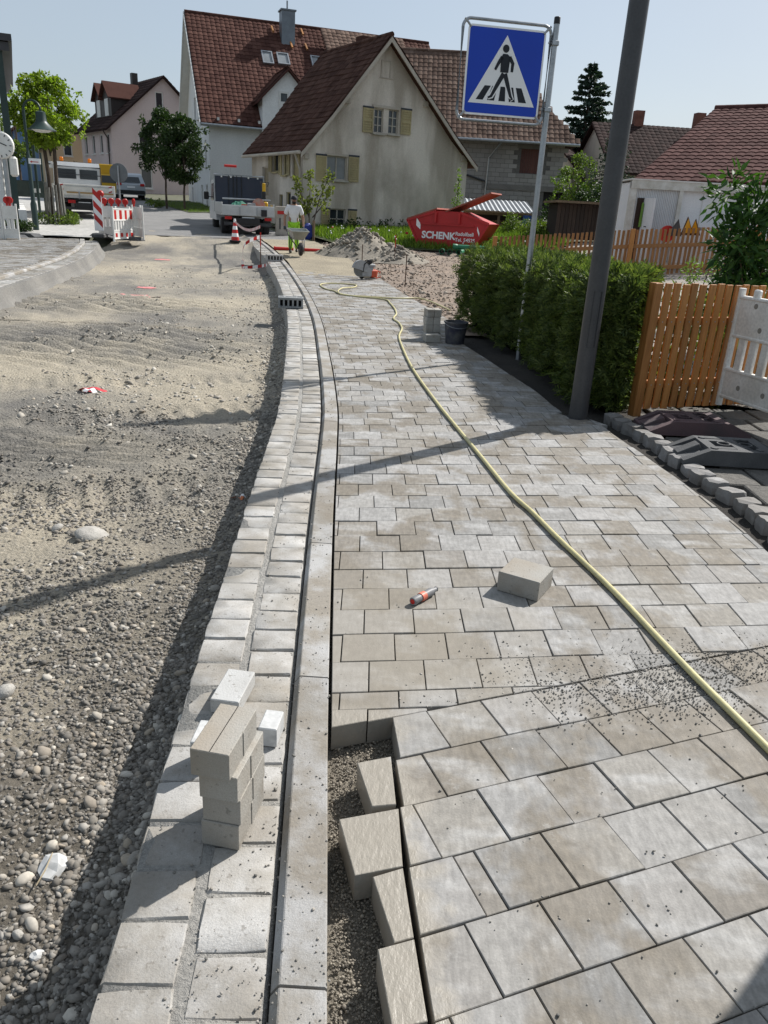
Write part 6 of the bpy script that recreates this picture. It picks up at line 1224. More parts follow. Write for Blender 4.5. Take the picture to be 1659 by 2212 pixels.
s3 = thing('rammer', 'yellow and black vibrating rammer at the right of the truck bed', 'rammer', tk.location, tk.rotation_euler.z); s3.scale = tk.scale; MB().box((.72, .6, 1.15), (.3, .35, .5), 0, .04).build('body', YEL, s3); MB().lathe([(.08, 0), (.1, .1), (.08, .2), (.1, .3), (.08, .4)], (.72, .6, 1.4), 12).build('bellows', BLACK, s3, True); MB().box((.72, .6, 1.95), (.12, .12, .35), 0, .02).build('tank', YEL, s3); MB().tube([(.6, .45, 2.0), (.55, .4, 2.15), (.9, .4, 2.15), (.85, .45, 2.0)], .02, 8).build('handle', BLACK, s3, True); MB().box((.5, .15, 1.0), (.7, .35, .12), 0, .03).build('foot', YEL, s3)
# white flatbed truck on the left: local y forward
a = at(133, 462, 36.3); b_ = at(246, 476, 35.2); ang = math.atan2(b_.y-a.y, b_.x-a.x); ft_ = thing('flatbed_truck', 'white flatbed truck with orange beacons on its cab, seen from behind', 'truck', (at(191, 468, 34.6).x, 34.6, zg(a.x, 34.6)-.05), rad(26)); ft_.scale = (.97, .97, .94)
Wd = 2.35
bx(ft_, 'chassis', (0, 2.6, .62), (.9, 5.2, .25), BLACK)
for x in (-.8, .8): wheel(ft_, x, 1.2, .38, .4); wheel(ft_, x, 4.6, .38)
bx(ft_, 'bed_floor', (0, 1.7, 1.0), (Wd, 3.4, .12), ALU); tg = bx(ft_, 'tailgate', (0, -.02, 1.28), (Wd, .05, .45), WHITEP, .01); bx(ft_, 'left_board', (-Wd/2, 1.7, 1.28), (.05, 3.3, .45), WHITEP); bx(ft_, 'right_board', (Wd/2, 1.7, 1.28), (.05, 3.3, .45), WHITEP)
bx(ft_, 'wood_stripe', (.15, -.06, 1.16), (1.9, .03, .06), mat('ochre_strip', (.42, .27, .10), None, 4, .7)); MB().tube([(-.35*Wd, -.05, 1.42), (.45*Wd, -.05, 1.42)], .012, 6).build('rail', GALV, ft_)
for s in (-1, 1):
    for k_ in range(3): MB().prism([(s*.42*Wd-.07, -.052, 1.2+k_*.1), (s*.42*Wd+.07, -.052, 1.2+k_*.1+.05), (s*.42*Wd+.07, -.052, 1.2+k_*.1+.1), (s*.42*Wd-.07, -.052, 1.2+k_*.1+.05)], (0, -.004, 0)).build('stripe', REDP if k_ % 2 == 0 else SWHITE, ft_)
    bx(ft_, 'tail_light', (s*.62, .05, .78), (.3, .05, .13), REDL); bx(ft_, 'beacon', (s*.62, 4.1, 2.62), (.16, .16, .2), ORL, .03)
    bx(ft_, 'latch', (s*.3, -.06, 1.05), (.06, .05, .3), GALV)
cb = MB().prism([(-.98, 3.5, .6), (-.98, 5.5, .6), (-.98, 5.6, 1.2), (-.98, 5.2, 1.45), (-.98, 4.7, 2.45), (-.98, 3.6, 2.5), (-.98, 3.48, 2.3)], (1.96, 0, 0)).build('cab', VW, ft_)
for x in (-.47, .47): o = bx(ft_, 'rear_window', (x, 3.475, 1.98), (.78, .02, .42), VGL, .0)
MB().tube([(-1.0, 3.42, 1.2), (-1.0, 3.42, 2.3), (1.0, 3.42, 2.3), (1.0, 3.42, 1.2)], .03, 8).tube([(-1, 3.42, 1.95), (1, 3.42, 1.95)], .02, 6).build('rack', DARKM, ft_); bx(ft_, 'cab_roof_bar', (0, 4.1, 2.5), (1.7, .2, .05), DARKM)
bx(ft_, 'underrun', (0, .15, .5), (2.1, .1, .12), DARKM); bx(ft_, 'number_plate', (-.1, .03, .72), (.5, .02, .11), SWHITE); bx(ft_, 'crossbeam', (0, .3, .85), (2.2, .1, .14), BLACK)
# silver car
a = at(259, 436, 55); b_ = at(312, 438, 54); ang = math.atan2(b_.y-a.y, b_.x-a.x)
def car(label, loc, rz, m, back_only=False):
    t = thing('parked_car', label, 'car', loc, rz); L = 4.4; W_ = 1.8; sec = [(0, .35, .5, .85), (.02, .35, .95, .9), (.35, .3, 1.02, .9), (.3, .3, 1.05, .9)]
    pr = [(0.05, .32), (0, .6), (.04, .95), (.25, 1.05), (.55, 1.55), (.95, 1.66), (2.4, 1.66), (3.0, 1.5), (3.55, 1.1), (4.3, .95), (4.4, .6), (4.35, .32)]
    V = []; k_ = len(pr)
    for s, ins in ((-1, 0), (1, 0)):
        for y, z in pr: V.append((s*(W_/2-(.0 if z < 1.08 else (z-1.05)*.32)), y, z))
    F = [(i, (i+1) % k_, k_+(i+1) % k_, k_+i) for i in range(k_)]; MB().add(V, F).add(V, [tuple(range(k_)), tuple(range(k_, 2*k_))[::-1]]).build('body', m, t)
    MB().add([(-.62, .235, 1.1), (.62, .235, 1.1), (.52, .545, 1.52), (-.52, .545, 1.52)], [(0, 1, 2, 3)]).build('rear_window', VGL, t)
    for s in (-1, 1):
        MB().prism([(s*.895, .6, 1.1), (s*.895, 3.2, 1.1), (s*.77, 2.8, 1.5), (s*.77, .85, 1.52)], (s*.006, 0, .004)).build('side_window', VGL, t); bx(t, 'tail_light', (s*.72, .01, .95), (.28, .06, .16), REDL, .02); wheel(t, s*.78, .85, .34, .22); wheel(t, s*.78, 3.5, .34, .22)
    bx(t, 'bumper', (0, -.02, .5), (1.7, .12, .22), BLACK, .03); bx(t, 'number_plate', (0, -.005, .8), (.5, .03, .11), SWHITE); bx(t, 'mirror', (-1.0, 2.9, 1.1), (.2, .1, .14), m, .03); return t
car('silver car parked by the pink house, seen from behind', ((a.x+b_.x)/2, (a.y+b_.y)/2, zg(-18, 55)), rad(22), SILV)
a = at(58, 358, 92); car('small blue car far down the street at the left', (a.x, 92, zg(a.x, 92)), .55, BLC)
# yellow box van
a = at(240, 400, 58); yv = thing('box_van', 'yellow box van parked beyond the white flatbed truck', 'van', (a.x, 58, zg(a.x, 58)-.1), rad(20)); yv.scale = (.75, .75, .75); bx(yv, 'box', (0, -.5, 1.75), (2.0, 3.4, 2.2), YEL, .04); bx(yv, 'cab', (0, -2.9, 1.25), (1.9, 1.3, 1.5), YEL, .1); bx(yv, 'windscreen', (0, -3.56, 1.6), (1.6, .03, .6), VGL)
for s in (-1, 1): bx(yv, 'side_window', (s*.96, -2.9, 1.6), (.02, .8, .55), VGL); wheel(yv, s*.85, -2.8); wheel(yv, s*.85, .5)
# ------------------------------------------------------------------ barriers in the street
for i, (px, py, a_, lab, lm, rd_) in enumerate([(214, 497, .10, 'white barrier with red warning lamps behind the striped panel', 3, False)]): pass
def bar_px(p0, p1, Y0_, Y1_, label, lamps, red, grp):
    a = at(*p0, Y0_); b_ = at(*p1, Y1_); L = math.dist(a[:2], b_[:2]); return barrier((a.x, a.y, zg(a.x, a.y)-.02 if Y0_ < 27.3 else zg(a.x, a.y)), math.atan2(b_.y-a.y, b_.x-a.x), label, False, L, lamps, red, grp)
GB = 'white street barriers'
bar_px((246, 525), (290, 512), 25.4, 26.6, 'white barrier with red squares standing in front of the round sign', 0, True, GB); bar_px((214, 508), (290, 505), 26.6, 27.4, 'long white barrier with red warning lamps behind the striped panel', 4, False, GB); bar_px((288, 510), (311, 512), 27.2, 26.3, 'short white barrier at the right end of the street cluster', 1, False, GB)
bar_px((-40, 498), (8, 500), 23.4, 23.8, 'white barrier cut by the left edge of the picture', 0, False, GB); bar_px((8, 500), (42, 500), 23.8, 23.9, 'white barrier with two red lamps at the left kerb', 2, False, GB)
p = at(215, 500, 26.2); bp = thing('striped_panel', 'red and white diagonal striped marker panel with red lamp', 'traffic sign', (p.x, p.y, zg(p.x, p.y)+.05), .1); bx(bp, 'board', (0, 0, .72), (.28, .03, 1.05), SWHITE, .01)
for k_ in range(3):
    z = .28+k_*.38; MB().prism([(-.125, -.019, z+.27), (.125, -.019, z), (.125, -.019, z+.19), (-.125, -.019, z+.46 if k_ < 2 else z+.44)], (0, .003, 0)).build('stripe', REDP, bp)
MB().lathe([(.09, -.05), (.11, -.02), (.11, .02), (.09, .05)], (.1, .05, 1.3), 14, 'Y').build('warning_lamp', REDP, bp); MB().box((0, .0, .05), (.4, .5, .14), 0, .03).build('foot', RUBBER, bp)
p = at(222, 512, 26.4)
for i, (px, py, lab) in enumerate(((222, 512, 'dark rubber base left of the street barrier cluster'), (283, 518, 'dark rubber base right of the street barrier cluster'), (30, 515, 'flat rubber base under the left kerb barrier, nearer one'), (62, 512, 'flat rubber base under the left kerb barrier, right one'))):
    q = gt(px, py); o = MB().prism([(-.4, -.2, 0), (.4, -.2, 0), (.4, -.2, .03), (.25, -.2, .11), (-.25, -.2, .11), (-.4, -.2, .03)], (0, .4, 0)).build('rubber_base', RUBBER); o.location = (q.x, q.y, zg(q.x, q.y)+.005-(.02 if i < 2 else 0)); o.rotation_euler = (0, 0, -.3); tag(o, lab, 'ballast block')
# back of the round sign
p = at(264, 500, 27.6); rsn = thing('round_sign', 'grey back of a round traffic sign on a post by the barriers', 'traffic sign', (p.x, p.y, zg(p.x, p.y)), 0); zt_ = at(262, 358, 27.6).z-zg(p.x, p.y); MB().tube([(0, 0, -.2), (0, 0, zt_)], .03, 10).build('post', GALV, rsn, True); zc2 = at(261, 374, 27.6).z-zg(p.x, p.y); MB().lathe([(.29, .03), (.3, .035), (.3, .05), (.29, .055)], (0, 0, zc2), 28, 'Y').build('disc', mat('sign_back', (.17, .185, .195), None, 4, .5, metal=.4), rsn)
# ------------------------------------------------------------------ street lamp and posts on the left
p = at(78, 495, 27.8); sl_ = thing('street_lamp', 'dark green gooseneck street lamp with bell shade', 'street lamp', (p.x, p.y, zg(p.x, p.y)-.05)); zb = zg(p.x, p.y)-.05
zt_ = at(65, 216, 27.8).z-zb; x1_ = at(88, 250, 27.8).x-p.x; zl = at(88, 262, 27.8).z-zb; rr_ = x1_/2
MB().lathe([(.10, 0), (.10, .9), (.07, 1.0), (.06, 2.4), (.045, 2.45), (.045, zt_-rr_)], seg=14).build('mast', DG, sl_, True); MB().tube([(0, 0, zt_-rr_)]+[(rr_-rr_*math.cos(a), 0, zt_-rr_+rr_*math.sin(a)) for a in np.linspace(0, math.pi, 14)]+[(x1_, 0, zl+.25)], .035, 10).build('gooseneck', DG, sl_, True)
MB().lathe([(.07, .3), (.15, .27), (.17, .02), (.2, -.04), (.36, -.2), (.46, -.26), (.44, -.27), (.3, -.2), (.15, -.05)], (x1_, 0, zl), 24, cap=False).build('bell_shade', DG, sl_, True); MB().lathe([(.0, -.34), (.2, -.32), (.33, -.25)], (x1_, 0, zl), 20, cap=False).build('diffuser', WHITEP, sl_, True)
q0, q1 = at(63, 344, 27.7), at(89, 353, 27.7); ds = thing('direction_sign', 'white direction sign with red arrow on the green lamp mast', 'traffic sign', ((q0.x+q1.x)/2, 27.65, (q0.z+q1.z)/2), .05); bx(ds, 'board', (0, 0, 0), (q1.x-q0.x, .02, .17), SWHITE); MB().prism([(-.15, -.012, -.02), (-.08, -.012, .02), (-.08, -.012, -.06)], (0, .001, 0)).box((.02, -.0115, -.02), (.22, .002, .025)).build('arrow', REDP, ds)
def post(px, py, top, Y, r, label, m=DG, cat='post', name='street_post'):
    p = at(px, py, Y); zt = at(px-(py-top)*.06, top, Y).z; t = thing(name, label, cat, (p.x, Y, zg(p.x, Y))); MB().tube([(0, 0, -.2), (0, 0, zt-zg(p.x, Y))], r, 10).build('shaft', m, t, True); MB().lathe([(r*1.5, 0), (r*1.5, .08)], seg=12).build('base', m, t); return t
t1 = post(86, 455, 290, 33, .055, 'dark post behind the green street lamp'); t2 = post(98, 440, 330, 36, .045, 'thin dark post beside the tree stakes'); post(106, 435, 345, 38, .03, 'grey thin sign post nearer the tree', GALV)
p = at(65, 408, 33.5); o = thing('sign_back', 'dark rounded back of a wide street sign by the left path', 'traffic sign', p); bx(o, 'plate', (0, 0, 0), (1.15, .04, .62), mat('green_grey', (.05, .075, .07), None, 4, .5), .03); bx(o, 'sticker', (.28, -.025, -.05), (.3, .01, .16), SWHITE); MB().tube([(0, .05, .2), (0, .05, -1.6)], .03, 8).build('post', DG, o)
p = at(105, 355, 38); o = thing('small_sign', 'small white sign plate on the grey post', 'traffic sign', p); bx(o, 'plate', (0, 0, 0), (.34, .02, .28), SWHITE); MB().box((0, -.011, .03), (.2, .002, .04)).build('mark', DARKM, o)
# clock-face sign at the left edge
p = at(3, 314, 24.5); ck = thing('clock', 'white round clock face on a post at the left edge', 'clock', p); MB().lathe([(.34, -.05), (.36, -.03), (.36, .05), (.34, .06)], (0, 0, 0), 28, 'Y').build('face', WHITEP, ck)
for k_ in range(12): a = k_*math.pi/6; MB().box((.29*math.sin(a), -.055, .29*math.cos(a)), (.02, .012, .06), 0, 0, 0, a).build('hour_mark', SBLACK, ck)
MB().box((.08, -.057, .03), (.2, .01, .025), 0, 0, 0, .35).build('hand', SBLACK, ck); MB().tube([(0, .1, .3), (0, .1, -2.4)], .07, 10).build('post', GALV, ck, True); MB().box((.25, .1, -.55), (.22, .2, .55), 0, .06).build('housing', WHITEP, ck)
# ------------------------------------------------------------------ left pavement across the street
kl = [(p_[0], p_[1]) for p_ in LK]
def off(pl, d):
    o_ = []
    for i in range(len(pl)):
        a, b_ = pl[max(i-1, 0)], pl[min(i+1, len(pl)-1)]; tx, ty_ = b_[0]-a[0], b_[1]-a[1]; L = math.hypot(tx, ty_); o_.append((pl[i][0]-ty_/L*d, pl[i][1]+tx/L*d))
    return o_
def strip3(name, pl, offs, m, kind=None):
    rows_ = [(off(pl, d), z) for d, z in offs]; V = []; F = []; n = len(pl); S_ = 10
    for rr2, z in rows_:
        for i in range(n-1):
            for k_ in range(S_): t = k_/S_; x = rr2[i][0]+(rr2[i+1][0]-rr2[i][0])*t; y = rr2[i][1]+(rr2[i+1][1]-rr2[i][1])*t; V.append((x, y, zg(x, y)+z))
        V.append((*rr2[-1], zg(*rr2[-1])+z))
    c = (n-1)*S_+1; F = [(r*c+i, r*c+i+1, (r+1)*c+i+1, (r+1)*c+i) for r in range(len(rows_)-1) for i in range(c-1)]; o = MB().add(V, F).build(name, m, recalc=False); o['kind'] = 'structure'; return o
klp = off(kl, 0.)
wl = strip3('left_footing', kl, [(-.22, -.36), (-.08, -.2), (0, -.03), (.06, -.012)], CONC); gl_ = strip3('left_gutter', kl, [(.05, -.014), (.4, -.018)], MORTAR)
it = []
rowc = [off(kl, .135), off(kl, .305)]
for pl2 in rowc:
    sp_ = spline([(x, y, 0) for x, y in pl2], 40); d = 0; last = 0
    for i in range(1, len(sp_)):
        d += (sp_[i]-sp_[i-1]).length
        if d-last > .166: last = d; t = sp_[i]-sp_[i-1]; it.append((SM[i % 14], Matrix.Translation((sp_[i].x, sp_[i].y, zg(sp_[i].x, sp_[i].y)-.008)) @ Matrix.Rotation(math.atan2(t.y, t.x)+math.pi/2, 4, 'Z')))
pieces(gl_, 'sett', it, 'setts', 150)
strip3('left_kerb', kl, [(.40, -.01), (.405, .03), (.42, .045), (.53, .047), (.535, .02)], KERB)
lpv = strip3('left_pavement', kl, [(.53, .02), (1.4, .022), (2.4, .022), (3.6, .022), (6., .02)], MORTAR); it = []
o1 = off(kl, .56)
sp_ = spline([(x, y, 0) for x, y in o1], 40); d = 0; last = -1; r_ = 0
me_p = MB().box((0, 0, -.02), (.292, .196, .05), ch=.004).mesh('paver', PAVER)
for i in range(1, len(sp_)):
    d += (sp_[i]-sp_[i-1]).length
    if d-last > .2:
        last = d; r_ += 1; t = (sp_[i]-sp_[i-1]).normalized(); nrm_ = Vector((-t.y, t.x, 0))
        if r_ % 2: q = sp_[i]+nrm_*.07; it.append((me_p, Matrix.Translation((q.x, q.y, zg(q.x, q.y)+.046)) @ Matrix.Rotation(math.atan2(nrm_.y, nrm_.x), 4, 'Z') @ Matrix.Diagonal((.46, 1, 1, 1))))
        for k_ in range(10): q = sp_[i]+nrm_*(.15+k_*.297+(r_ % 2)*.14); it.append((me_p, Matrix.Translation((q.x, q.y, zg(q.x, q.y)+.046+RND.uniform(-.002, .002))) @ Matrix.Rotation(math.atan2(nrm_.y, nrm_.x), 4, 'Z')))
pieces(lpv, 'paver', it, 'pavers', 120)
# ------------------------------------------------------------------ trees
BARK = mat('bark', (.10, .075, .055), (.06, .045, .035), 12, .9)
def tree(label, loc, h, trunk_h, cw, n, L, m, seed, name='tree', trunks=1, tr=.12, group=None, clumps=34, top=.55, cz=None, wr=.75):
    t = thing(name, label, 'tree', loc, 0, group); r = random.Random(seed); bl = []; limbs = MB()
    ch_ = h-trunk_h; zc3 = trunk_h+ch_*.45
    for k_ in range(trunks): x = (k_-(trunks-1)/2)*.25; limbs.tube([(x, 0, -.2), (x*1.1, 0, trunk_h*.6), (x*1.3+r.uniform(-.1, .1), 0, trunk_h), (x*.6, 0, zc3+ch_*.3)], [tr, tr*.85, tr*.7, tr*.25], 8)
    for i in range(clumps):
        a = r.uniform(0, 6.283); v = r.uniform(-1, 1); rr3 = (max(0, 1-abs(v)**2.2))**.5*r.uniform(.55, 1); zz = zc3+v*ch_*(.5 if v > 0 else .42); R_ = cw*rr3*(1-.25*max(0, v)); x, y = R_*math.cos(a), R_*math.sin(a); s_ = r.uniform(.2, .34)*cw; bl.append(((x, y, zz), (s_, s_, s_*.8)))
        if i % 3 == 0: limbs.tube([(0, 0, trunk_h*.85+r.random()*ch_*.2), (x*.5, y*.5, (zz+trunk_h)/2+.1), (x*.95, y*.95, zz)], [tr*.35, tr*.22, tr*.07], 5)
    for i in range(26 if name == 'street_tree' else 10):
        a = r.uniform(0, 6.283); v = r.uniform(-.7, 1.05); R_ = cw*(max(0, 1-abs(min(v, 1))**2.2))**.5*r.uniform(1.0, 1.22)+.05; s_ = r.uniform(.07, .15)*cw; bl.append(((R_*math.cos(a), R_*math.sin(a), zc3+v*ch_*.54), (s_, s_, s_*1.3)))
    limbs.build('trunk', BARK, t, True); foliage('crown', n, bl, L, m, t, .25, .5, wr); return t
LIMEG = m_leaf('lime_leaf', (.13, .20, .02), (.28, .36, .04), .5); MAPG = m_leaf('dark_maple_leaf', (.016, .036, .01), (.045, .08, .017), .25); GARD = m_leaf('garden_leaf', (.06, .10, .02), (.15, .20, .04), .4)
p = at(122, 470, 31); zt_ = at(105, 165, 31).z; tt = tree('bright green street tree behind the gooseneck lamp', (p.x, 31, zg(p.x, 31)), zt_-zg(p.x, 31), at(112, 320, 31).z-zg(p.x, 31)+.15, 1.12, 7000, .13, LIMEG, 3, 'street_tree', 2, .09, clumps=60)
st = thing('tree_guard', 'grey wooden stakes around the street tree trunk', 'tree guard', tt.location); zs_ = at(125, 400, 31).z-zg(p.x, 31)
for k_ in range(14): a = k_/14*6.283; MB().tube([(.34*math.cos(a), .34*math.sin(a), -.1), (.29*math.cos(a), .29*math.sin(a), zs_+RND.uniform(-.1, .1))], .035, 6).build('stake', mat('grey_stake', (.24, .235, .21), (.17, .165, .15), 9, .9), st)
foliage('ivy', 900, [((.5*math.cos(a), .5*math.sin(a), .15), (.35, .35, .25)) for a in np.linspace(0, 6, 7)], .1, GARD, thing('ground_ivy', 'leafy plants around the foot of the staked street tree', 'plant', tt.location), 0)
p = at(352, 425, 45.5); zt_ = at(335, 232, 45.5).z; tree('dark maple before the white house, the left one', (p.x-.1, 46.5, zg(p.x, 46)), zt_-zg(p.x, 46), 1.7, 1.3, 8000, .14, MAPG, 5, 'maple_tree', 1, .07, 'maples before the white house', 44); p = at(398, 428, 45.5); zt_ = at(385, 248, 45.5).z; tree('dark maple before the white house, the right one', (p.x, 45.5, zg(p.x, 46)), zt_-zg(p.x, 46), 1.5, 1.3, 8000, .14, MAPG, 6, 'maple_tree', 1, .07, 'maples before the white house', 44)
p = at(1240, 420, 70); tree('light green leafy tree between barn and shed', (at(1250, 400, 46).x, 46, 1.3), at(1240, 330, 46).z-1.3, .6, 1.35, 3000, .14, GARD, 8, clumps=26); tree('yellow-green garden tree left of the leafy tree by the barn', (at(1225, 400, 47.5).x, 47.5, 1.3), at(1235, 345, 47).z-1.6, .4, .9, 1600, .14, YG, 9, clumps=16)
tree('dark leafy bush tree beside the brown shed', (at(1310, 420, 36).x, 36, 1.2), at(1310, 400, 36).z-1.2, .4, 1.5, 3000, .13, MAPG, 10, clumps=26); tree('street tree crown far down the street at left', (-34, 74, 2), 6.5, 2, 2.1, 2600, .24, GARD, 11, clumps=26); tree('pale green distant tree behind the dark roof', (20, 84, 2), 8.2, 2, 2.6, 2200, .25, GARD, 12, clumps=20); tree('tree at the left edge beyond the modern building', (-29.5, 58, 1.5), 6., 1.6, 1.9, 2600, .2, GARD, 13, clumps=26)
# conifers
CONF = m_leaf('conifer_needle', (.018, .038, .026), (.045, .075, .05), .15)
def conifer(label, loc, h, w, n, seed):
    t = thing('conifer', label, 'tree', loc); r = random.Random(seed); MB().tube([(0, 0, -.2), (0, 0, h*.5), (0, 0, h*.98)], [h*.022, h*.013, .015], 8).build('trunk', BARK, t, True); P = []; D = []; br2 = MB(); nb_ = 90
    for i in range(nb_):
        f = (i+r.random())/nb_; z = h*(.12+.86*f); a = i*2.4+r.uniform(-.4, .4); l = w*(1-f)**.8*r.uniform(.65, 1.1)+.12; dx, dy = math.cos(a), math.sin(a); tip = Vector((dx*l, dy*l, z+r.uniform(-.3, .06)*l+(.15*l if f > .5 else 0))); br2.tube([(0, 0, z), tip], [.03, .008], 4)
        for k_ in range(int(n/nb_*(.35+1.2*(1-f)))):
            q = r.random()**.7; b2 = Vector((0, 0, z)).lerp(tip, q); P.append((b2.x+r.gauss(0, .12)*l*.6, b2.y+r.gauss(0, .12)*l*.6, b2.z+r.gauss(-.06, .06))); D.append((dx+r.gauss(0, .6), dy+r.gauss(0, .6), -.25+r.gauss(0, .25)))
    br2.build('branches', BARK, t); P = np.array(P); D = np.array(D); V, F = leaves(P, D, NR.uniform(.25, .5, len(P))*w*.2, .05*w); npmesh('crown', V, F, CONF, t); return t
p = at(1258, 320, 76); conifer('tall dark conifer rising behind the barn', (p.x, 76, 3), at(1243, 128, 76).z-3, 4.3, 14000, 4); p = at(1330, 400, 40); conifer('dark spruce half hidden by the lamp post', (p.x-.3, 40, 1.4), at(1345, 255, 40).z-1.4, 1.5, 3000, 5)
for i, (px, lab) in enumerate(((141, 'small dark cypress left of three before the ochre house'), (151, 'small dark cypress in the middle of three before the ochre house'), (164, 'small dark cypress right of three before the ochre house'))):
    p = at(px, 372, 72); t = thing('cypress', lab, 'shrub', (p.x, 72, zg(p.x, 72)), 0, 'cypresses before the ochre house'); foliage('foliage', 260, [((0, 0, .4+.35*k_), (.38-.07*k_, .38-.07*k_, .35)) for k_ in range(5)], .16, CONF, t); MB().tube([(0, 0, 0), (0, 0, 1.6)], .04, 5).build('stem', BARK, t)
# sapling maple before the farmhouse, wall climber, flower bed, lawn
p = at(672, 505, 33.2); sp2 = thing('young_maple', 'thin young maple with yellow-green leaves before the farmhouse', 'tree', (p.x, 33.2, zg(p.x, 33))); z0_ = zg(p.x, 33); bl = []
brs = [[(668, 505), (668, 440), (672, 375)], [(672, 500), (690, 430), (715, 372)], [(668, 470), (650, 420), (640, 380)], [(675, 470), (700, 440), (712, 400)], [(668, 450), (655, 450), (638, 470)]]; b = MB()
for br3 in brs:
    P3 = [at(*q, 33.2)-Vector((p.x, 33.2, z0_)) for q in br3]; b.tube(P3, [.03, .018, .008], 6)
    for q in spline(P3, 5)[4:]: bl.append(((q.x+RND.uniform(-.15, .15), RND.uniform(-.25, .25), q.z+RND.uniform(-.1, .1)), (.16, .16, .14)))
b.build('trunk', BARK, sp2, True); foliage('crown', 620, bl, .13, m_leaf('young_maple_leaf', (.10, .12, .03), (.22, .24, .06), .45), sp2, .3, .4, .85)
p = at(985, 470, 38.6); cl = thing('climbing_shrub', 'slender light green shrub against the right side of the farmhouse', 'shrub', (p.x, 38.6, zg(p.x, 38))); zt_ = at(988, 375, 38.6).z-zg(p.x, 38); foliage('foliage', 420, [((RND.uniform(-.18, .18)*(1-k_/14), 0, .5+k_*zt_/14), (.22*(1.15-k_/14), .2, .22)) for k_ in range(14)], .11, YG, cl); MB().tube([(0, 0, 0), (0, 0, zt_*.9)], .02, 5).build('stem', BARK, cl)
GR = m_leaf('grass_blade', (.08, .15, .02), (.20, .28, .04), .4)
def grass(name, label, n, fn, hgt):
    P = np.array([fn() for _ in range(n)]); D = NR.normal(0, .45, (n, 3)); D[:, 2] = 1; V, F = leaves(P, D, NR.uniform(.5, 1.3, n)*hgt, hgt*.12); o = npmesh(name, V, F, GR); stuff(tag(o, label, 'grass')); return o
def lawnpt():
    while True:
        y = RND.uniform(28.8, 39.5); x = RND.uniform(-5, 6); 
        if x > -2.0-(y-28.4)*.42+.25 and not (y > 36+(x+4.3)*.637-.1): return (x, y, zg(x, y)+.01)
grass('grass', 'long bright green grass in front of the old farmhouse', 15000, lawnpt, .3)
def vpt():
    t = RND.random(); a = RND.random(); x0_, y0_ = -11.2+(-6.3)*t, 43.5+12*t; x1_, y1_ = -9.5-3.1*t, 46+10*t; x = x0_+(x1_-x0_)*a; y = y0_+(y1_-y0_)*a; return (x, y, zg(x, y)+.03)
grass('verge_grass', 'short grass strip under the maples by the white house', 3500, vpt, .12)
def wpt(): s_ = RND.random()**.8*8.4; return (-4.25+s_*.843+RND.uniform(0, .3), 35.8+s_*.537-RND.uniform(0, .35), zg(0, 37))
P = [wpt() for _ in range(40)]; w_ = thing('wall_weeds', 'dark weeds along the foot of the farmhouse gable', 'plants', (0, 37, zg(0, 37))); foliage('foliage', 1500, [((a-0, b_-37, RND.uniform(.05, .35)), (.22, .15, .25)) for a, b_, _ in P], .12, MAPG, w_)
FLW = mat('flower_white', (.8, .8, .78), None, 3, .8)
for i in range(3): pass
p = at(747, 452, 35.3); pp = at(697, 532, 31)
pts = [lawnpt() for _ in range(70)]; o = stones('dandelions', [(x, y, z+.28) for x, y, z in pts], [.035]*70, FLW, 1, 1, .3); stuff(tag(o, 'white dandelion clocks scattered over the long grass', 'flowers'))
for (px, py, Y, w2, h2, n_, m_, lab) in ((1205, 470, 38, 1.3, 1.2, 1800, MAPG, 'dark garden bush with red shoots behind the back fence'), (1115, 490, 36, .9, .9, 900, GARD, 'flowering garden bush right of the woodshed'), (1060, 512, 30.5, .7, .5, 700, YG, 'light green weeds at the right foot of the skip'), (1170, 500, 33, 1.2, .7, 1000, GARD, 'low green bush behind the signpost'), (150, 488, 31.5, .5, .45, 500, GARD, 'small weeds right of the tree guard'), (45, 488, 27, .5, .4, 500, MAPG, 'dark weeds beside the left kerb barriers'), (335, 440, 47, .6, .5, 400, GARD, 'low plants at the foot of the maples')):
    p = at(px, py, Y); t = thing('garden_bush', lab, 'shrub', (p.x, Y, zg(p.x, Y))); foliage('foliage', n_, [((RND.uniform(-w2, w2)*.6, RND.uniform(-.4, .4), RND.uniform(.15, 1)*h2*.8), (w2*.38, .35, h2*.3)) for _ in range(9)], .11, m_, t); MB().tube([(0, 0, 0), (0, 0, h2*.6)], .02, 5).build('stem', BARK, t)
p = at(1340, 512, 33); o = MB().lathe([(.02, 0), (.05, .02), (.03, .05)], (0, 0, 0), 8).build('poppy', REDP); o.location = at(717, 512, 33.6)+Vector((-.0, 0, .35)); tag(o, 'red poppy in the grass before the farmhouse', 'flower')
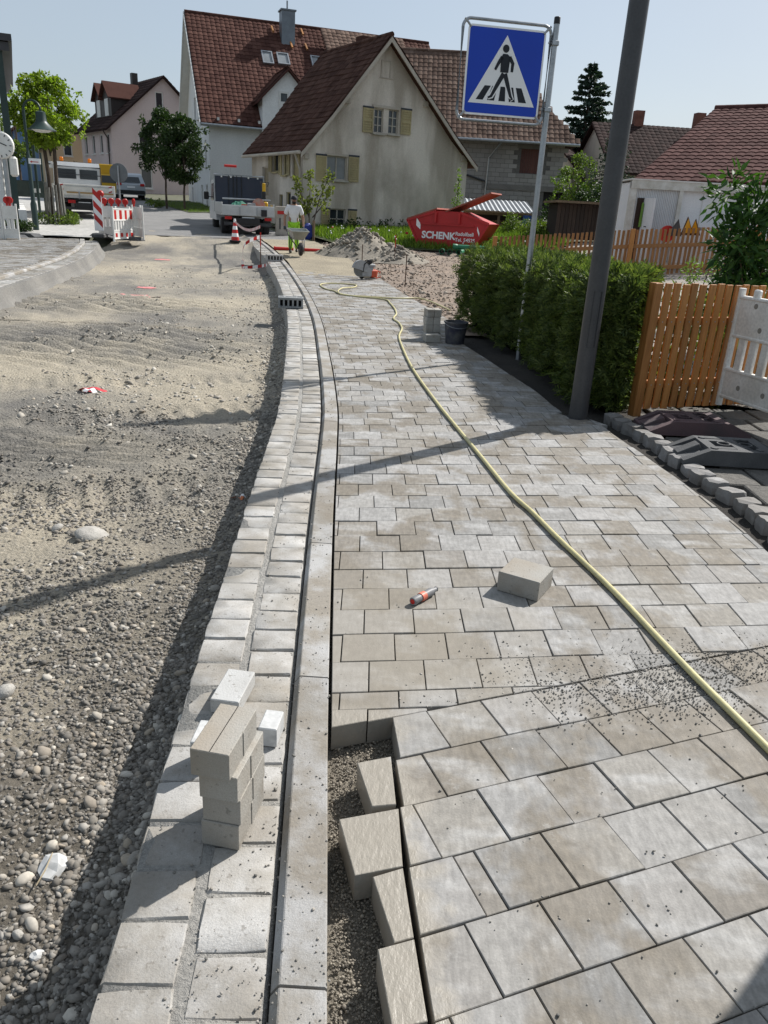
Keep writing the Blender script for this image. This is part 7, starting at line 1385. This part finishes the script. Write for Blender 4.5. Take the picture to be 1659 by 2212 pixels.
# blue barrel, barrel behind worker, old board beside the pickup
p = at(665, 497, 31.2); o = thing('blue_tarp', 'blue bag hanging on a wooden post behind the worker', 'bag', p); MB().lathe([(.1, .0), (.2, .15), (.17, .5), (.06, .6)], (0, 0, -.35), 12).build('bag', mat('bag_blue', (.02, .04, .25), None, 4, .6), o, True); MB().box((.22, 0, -.2), (.09, .09, 1.1)).build('post', WOODD, o)
p = at(610, 520, 31.5); o = thing('leaning_barrier', 'pale plastic barrier section leaning by the truck behind the worker', 'barrier', (p.x, 31.5, zg(p.x, 31.5)), .3); bx(o, 'panel', (0, 0, .55), (.55, .06, 1.05), mat('dirty_cream', (.46, .42, .36), (.36, .32, .27), 6, .7), .02); bx(o, 'slot', (-.1, -.035, .45), (.05, .012, .4), DARKM); bx(o, 'slot', (.1, -.035, .45), (.05, .012, .4), DARKM); bx(o, 'stripe', (0, -.035, .85), (.4, .012, .12), REDP)
p = at(1140, 488, 37); o = MB().lathe([(.25, 0), (.28, .3), (.25, .7)], (0, 0, 0), 16).build('blue_barrel', mat('barrel_blue', (.02, .08, .28), None, 4, .5), None, True); o.location = (p.x, 37, zg(p.x, 37)); tag(o, 'blue barrel among bushes right of the woodshed', 'barrel')
# two people down the street
gl = SKIN
for px, lab, rz, m_ in ((186, 'person in dark jacket standing left of the pair down the street', .3, mat('dark_jacket', (.05, .055, .065), None, 4, .9)), (197, 'person in grey jacket bending beside the other down the street', -.9, mat('grey_jacket', (.15, .16, .18), None, 4, .9))): p = at(px, 376, 66); person(lab, (p.x, 66, zg(p.x, 66)), rz, m_, BLACK, ((-.25, -.2, .9), (.25, -.25, .95)), .08, .1 if px < 190 else .3, beard=False)
# cabin-shaped stand-in, added out of view to cast the lower right corner shadow
cb2 = thing('shadow_caster', 'grey cabin-shaped stand-in added beyond the lower right corner to cast its shadow', 'shadow caster', (2.6, 1.86, 0), 0); GC = mat('cabin_grey', (.30, .34, .37), None, 3, .6); bx(cb2, 'body', (0, 0, 1.12), (1.1, 1.1, 2.2), GC, .02); bx(cb2, 'roof', (0, 0, 2.27), (1.1, 1.1, .1), WHITEP, .03); bx(cb2, 'skid', (0, 0, .015), (1.1, 1.1, .03), BLACK)
d = bx(cb2, 'door', (-.555, 0, 1.1), (.02, .7, 1.85), GREYP, .004); bx(d, 'handle', (-.57, .28, 1.1), (.03, .03, .15), DARKM)
a = g(1543, 890); dv = (g(1659, 933)-a).normalized()
nb2 = barrier((a.x+dv.x*2.05, a.y+dv.y*2.05, .06), math.atan2(dv.y, dv.x)-.1, 'grimy white plastic barrier continuing beyond the right edge', True)
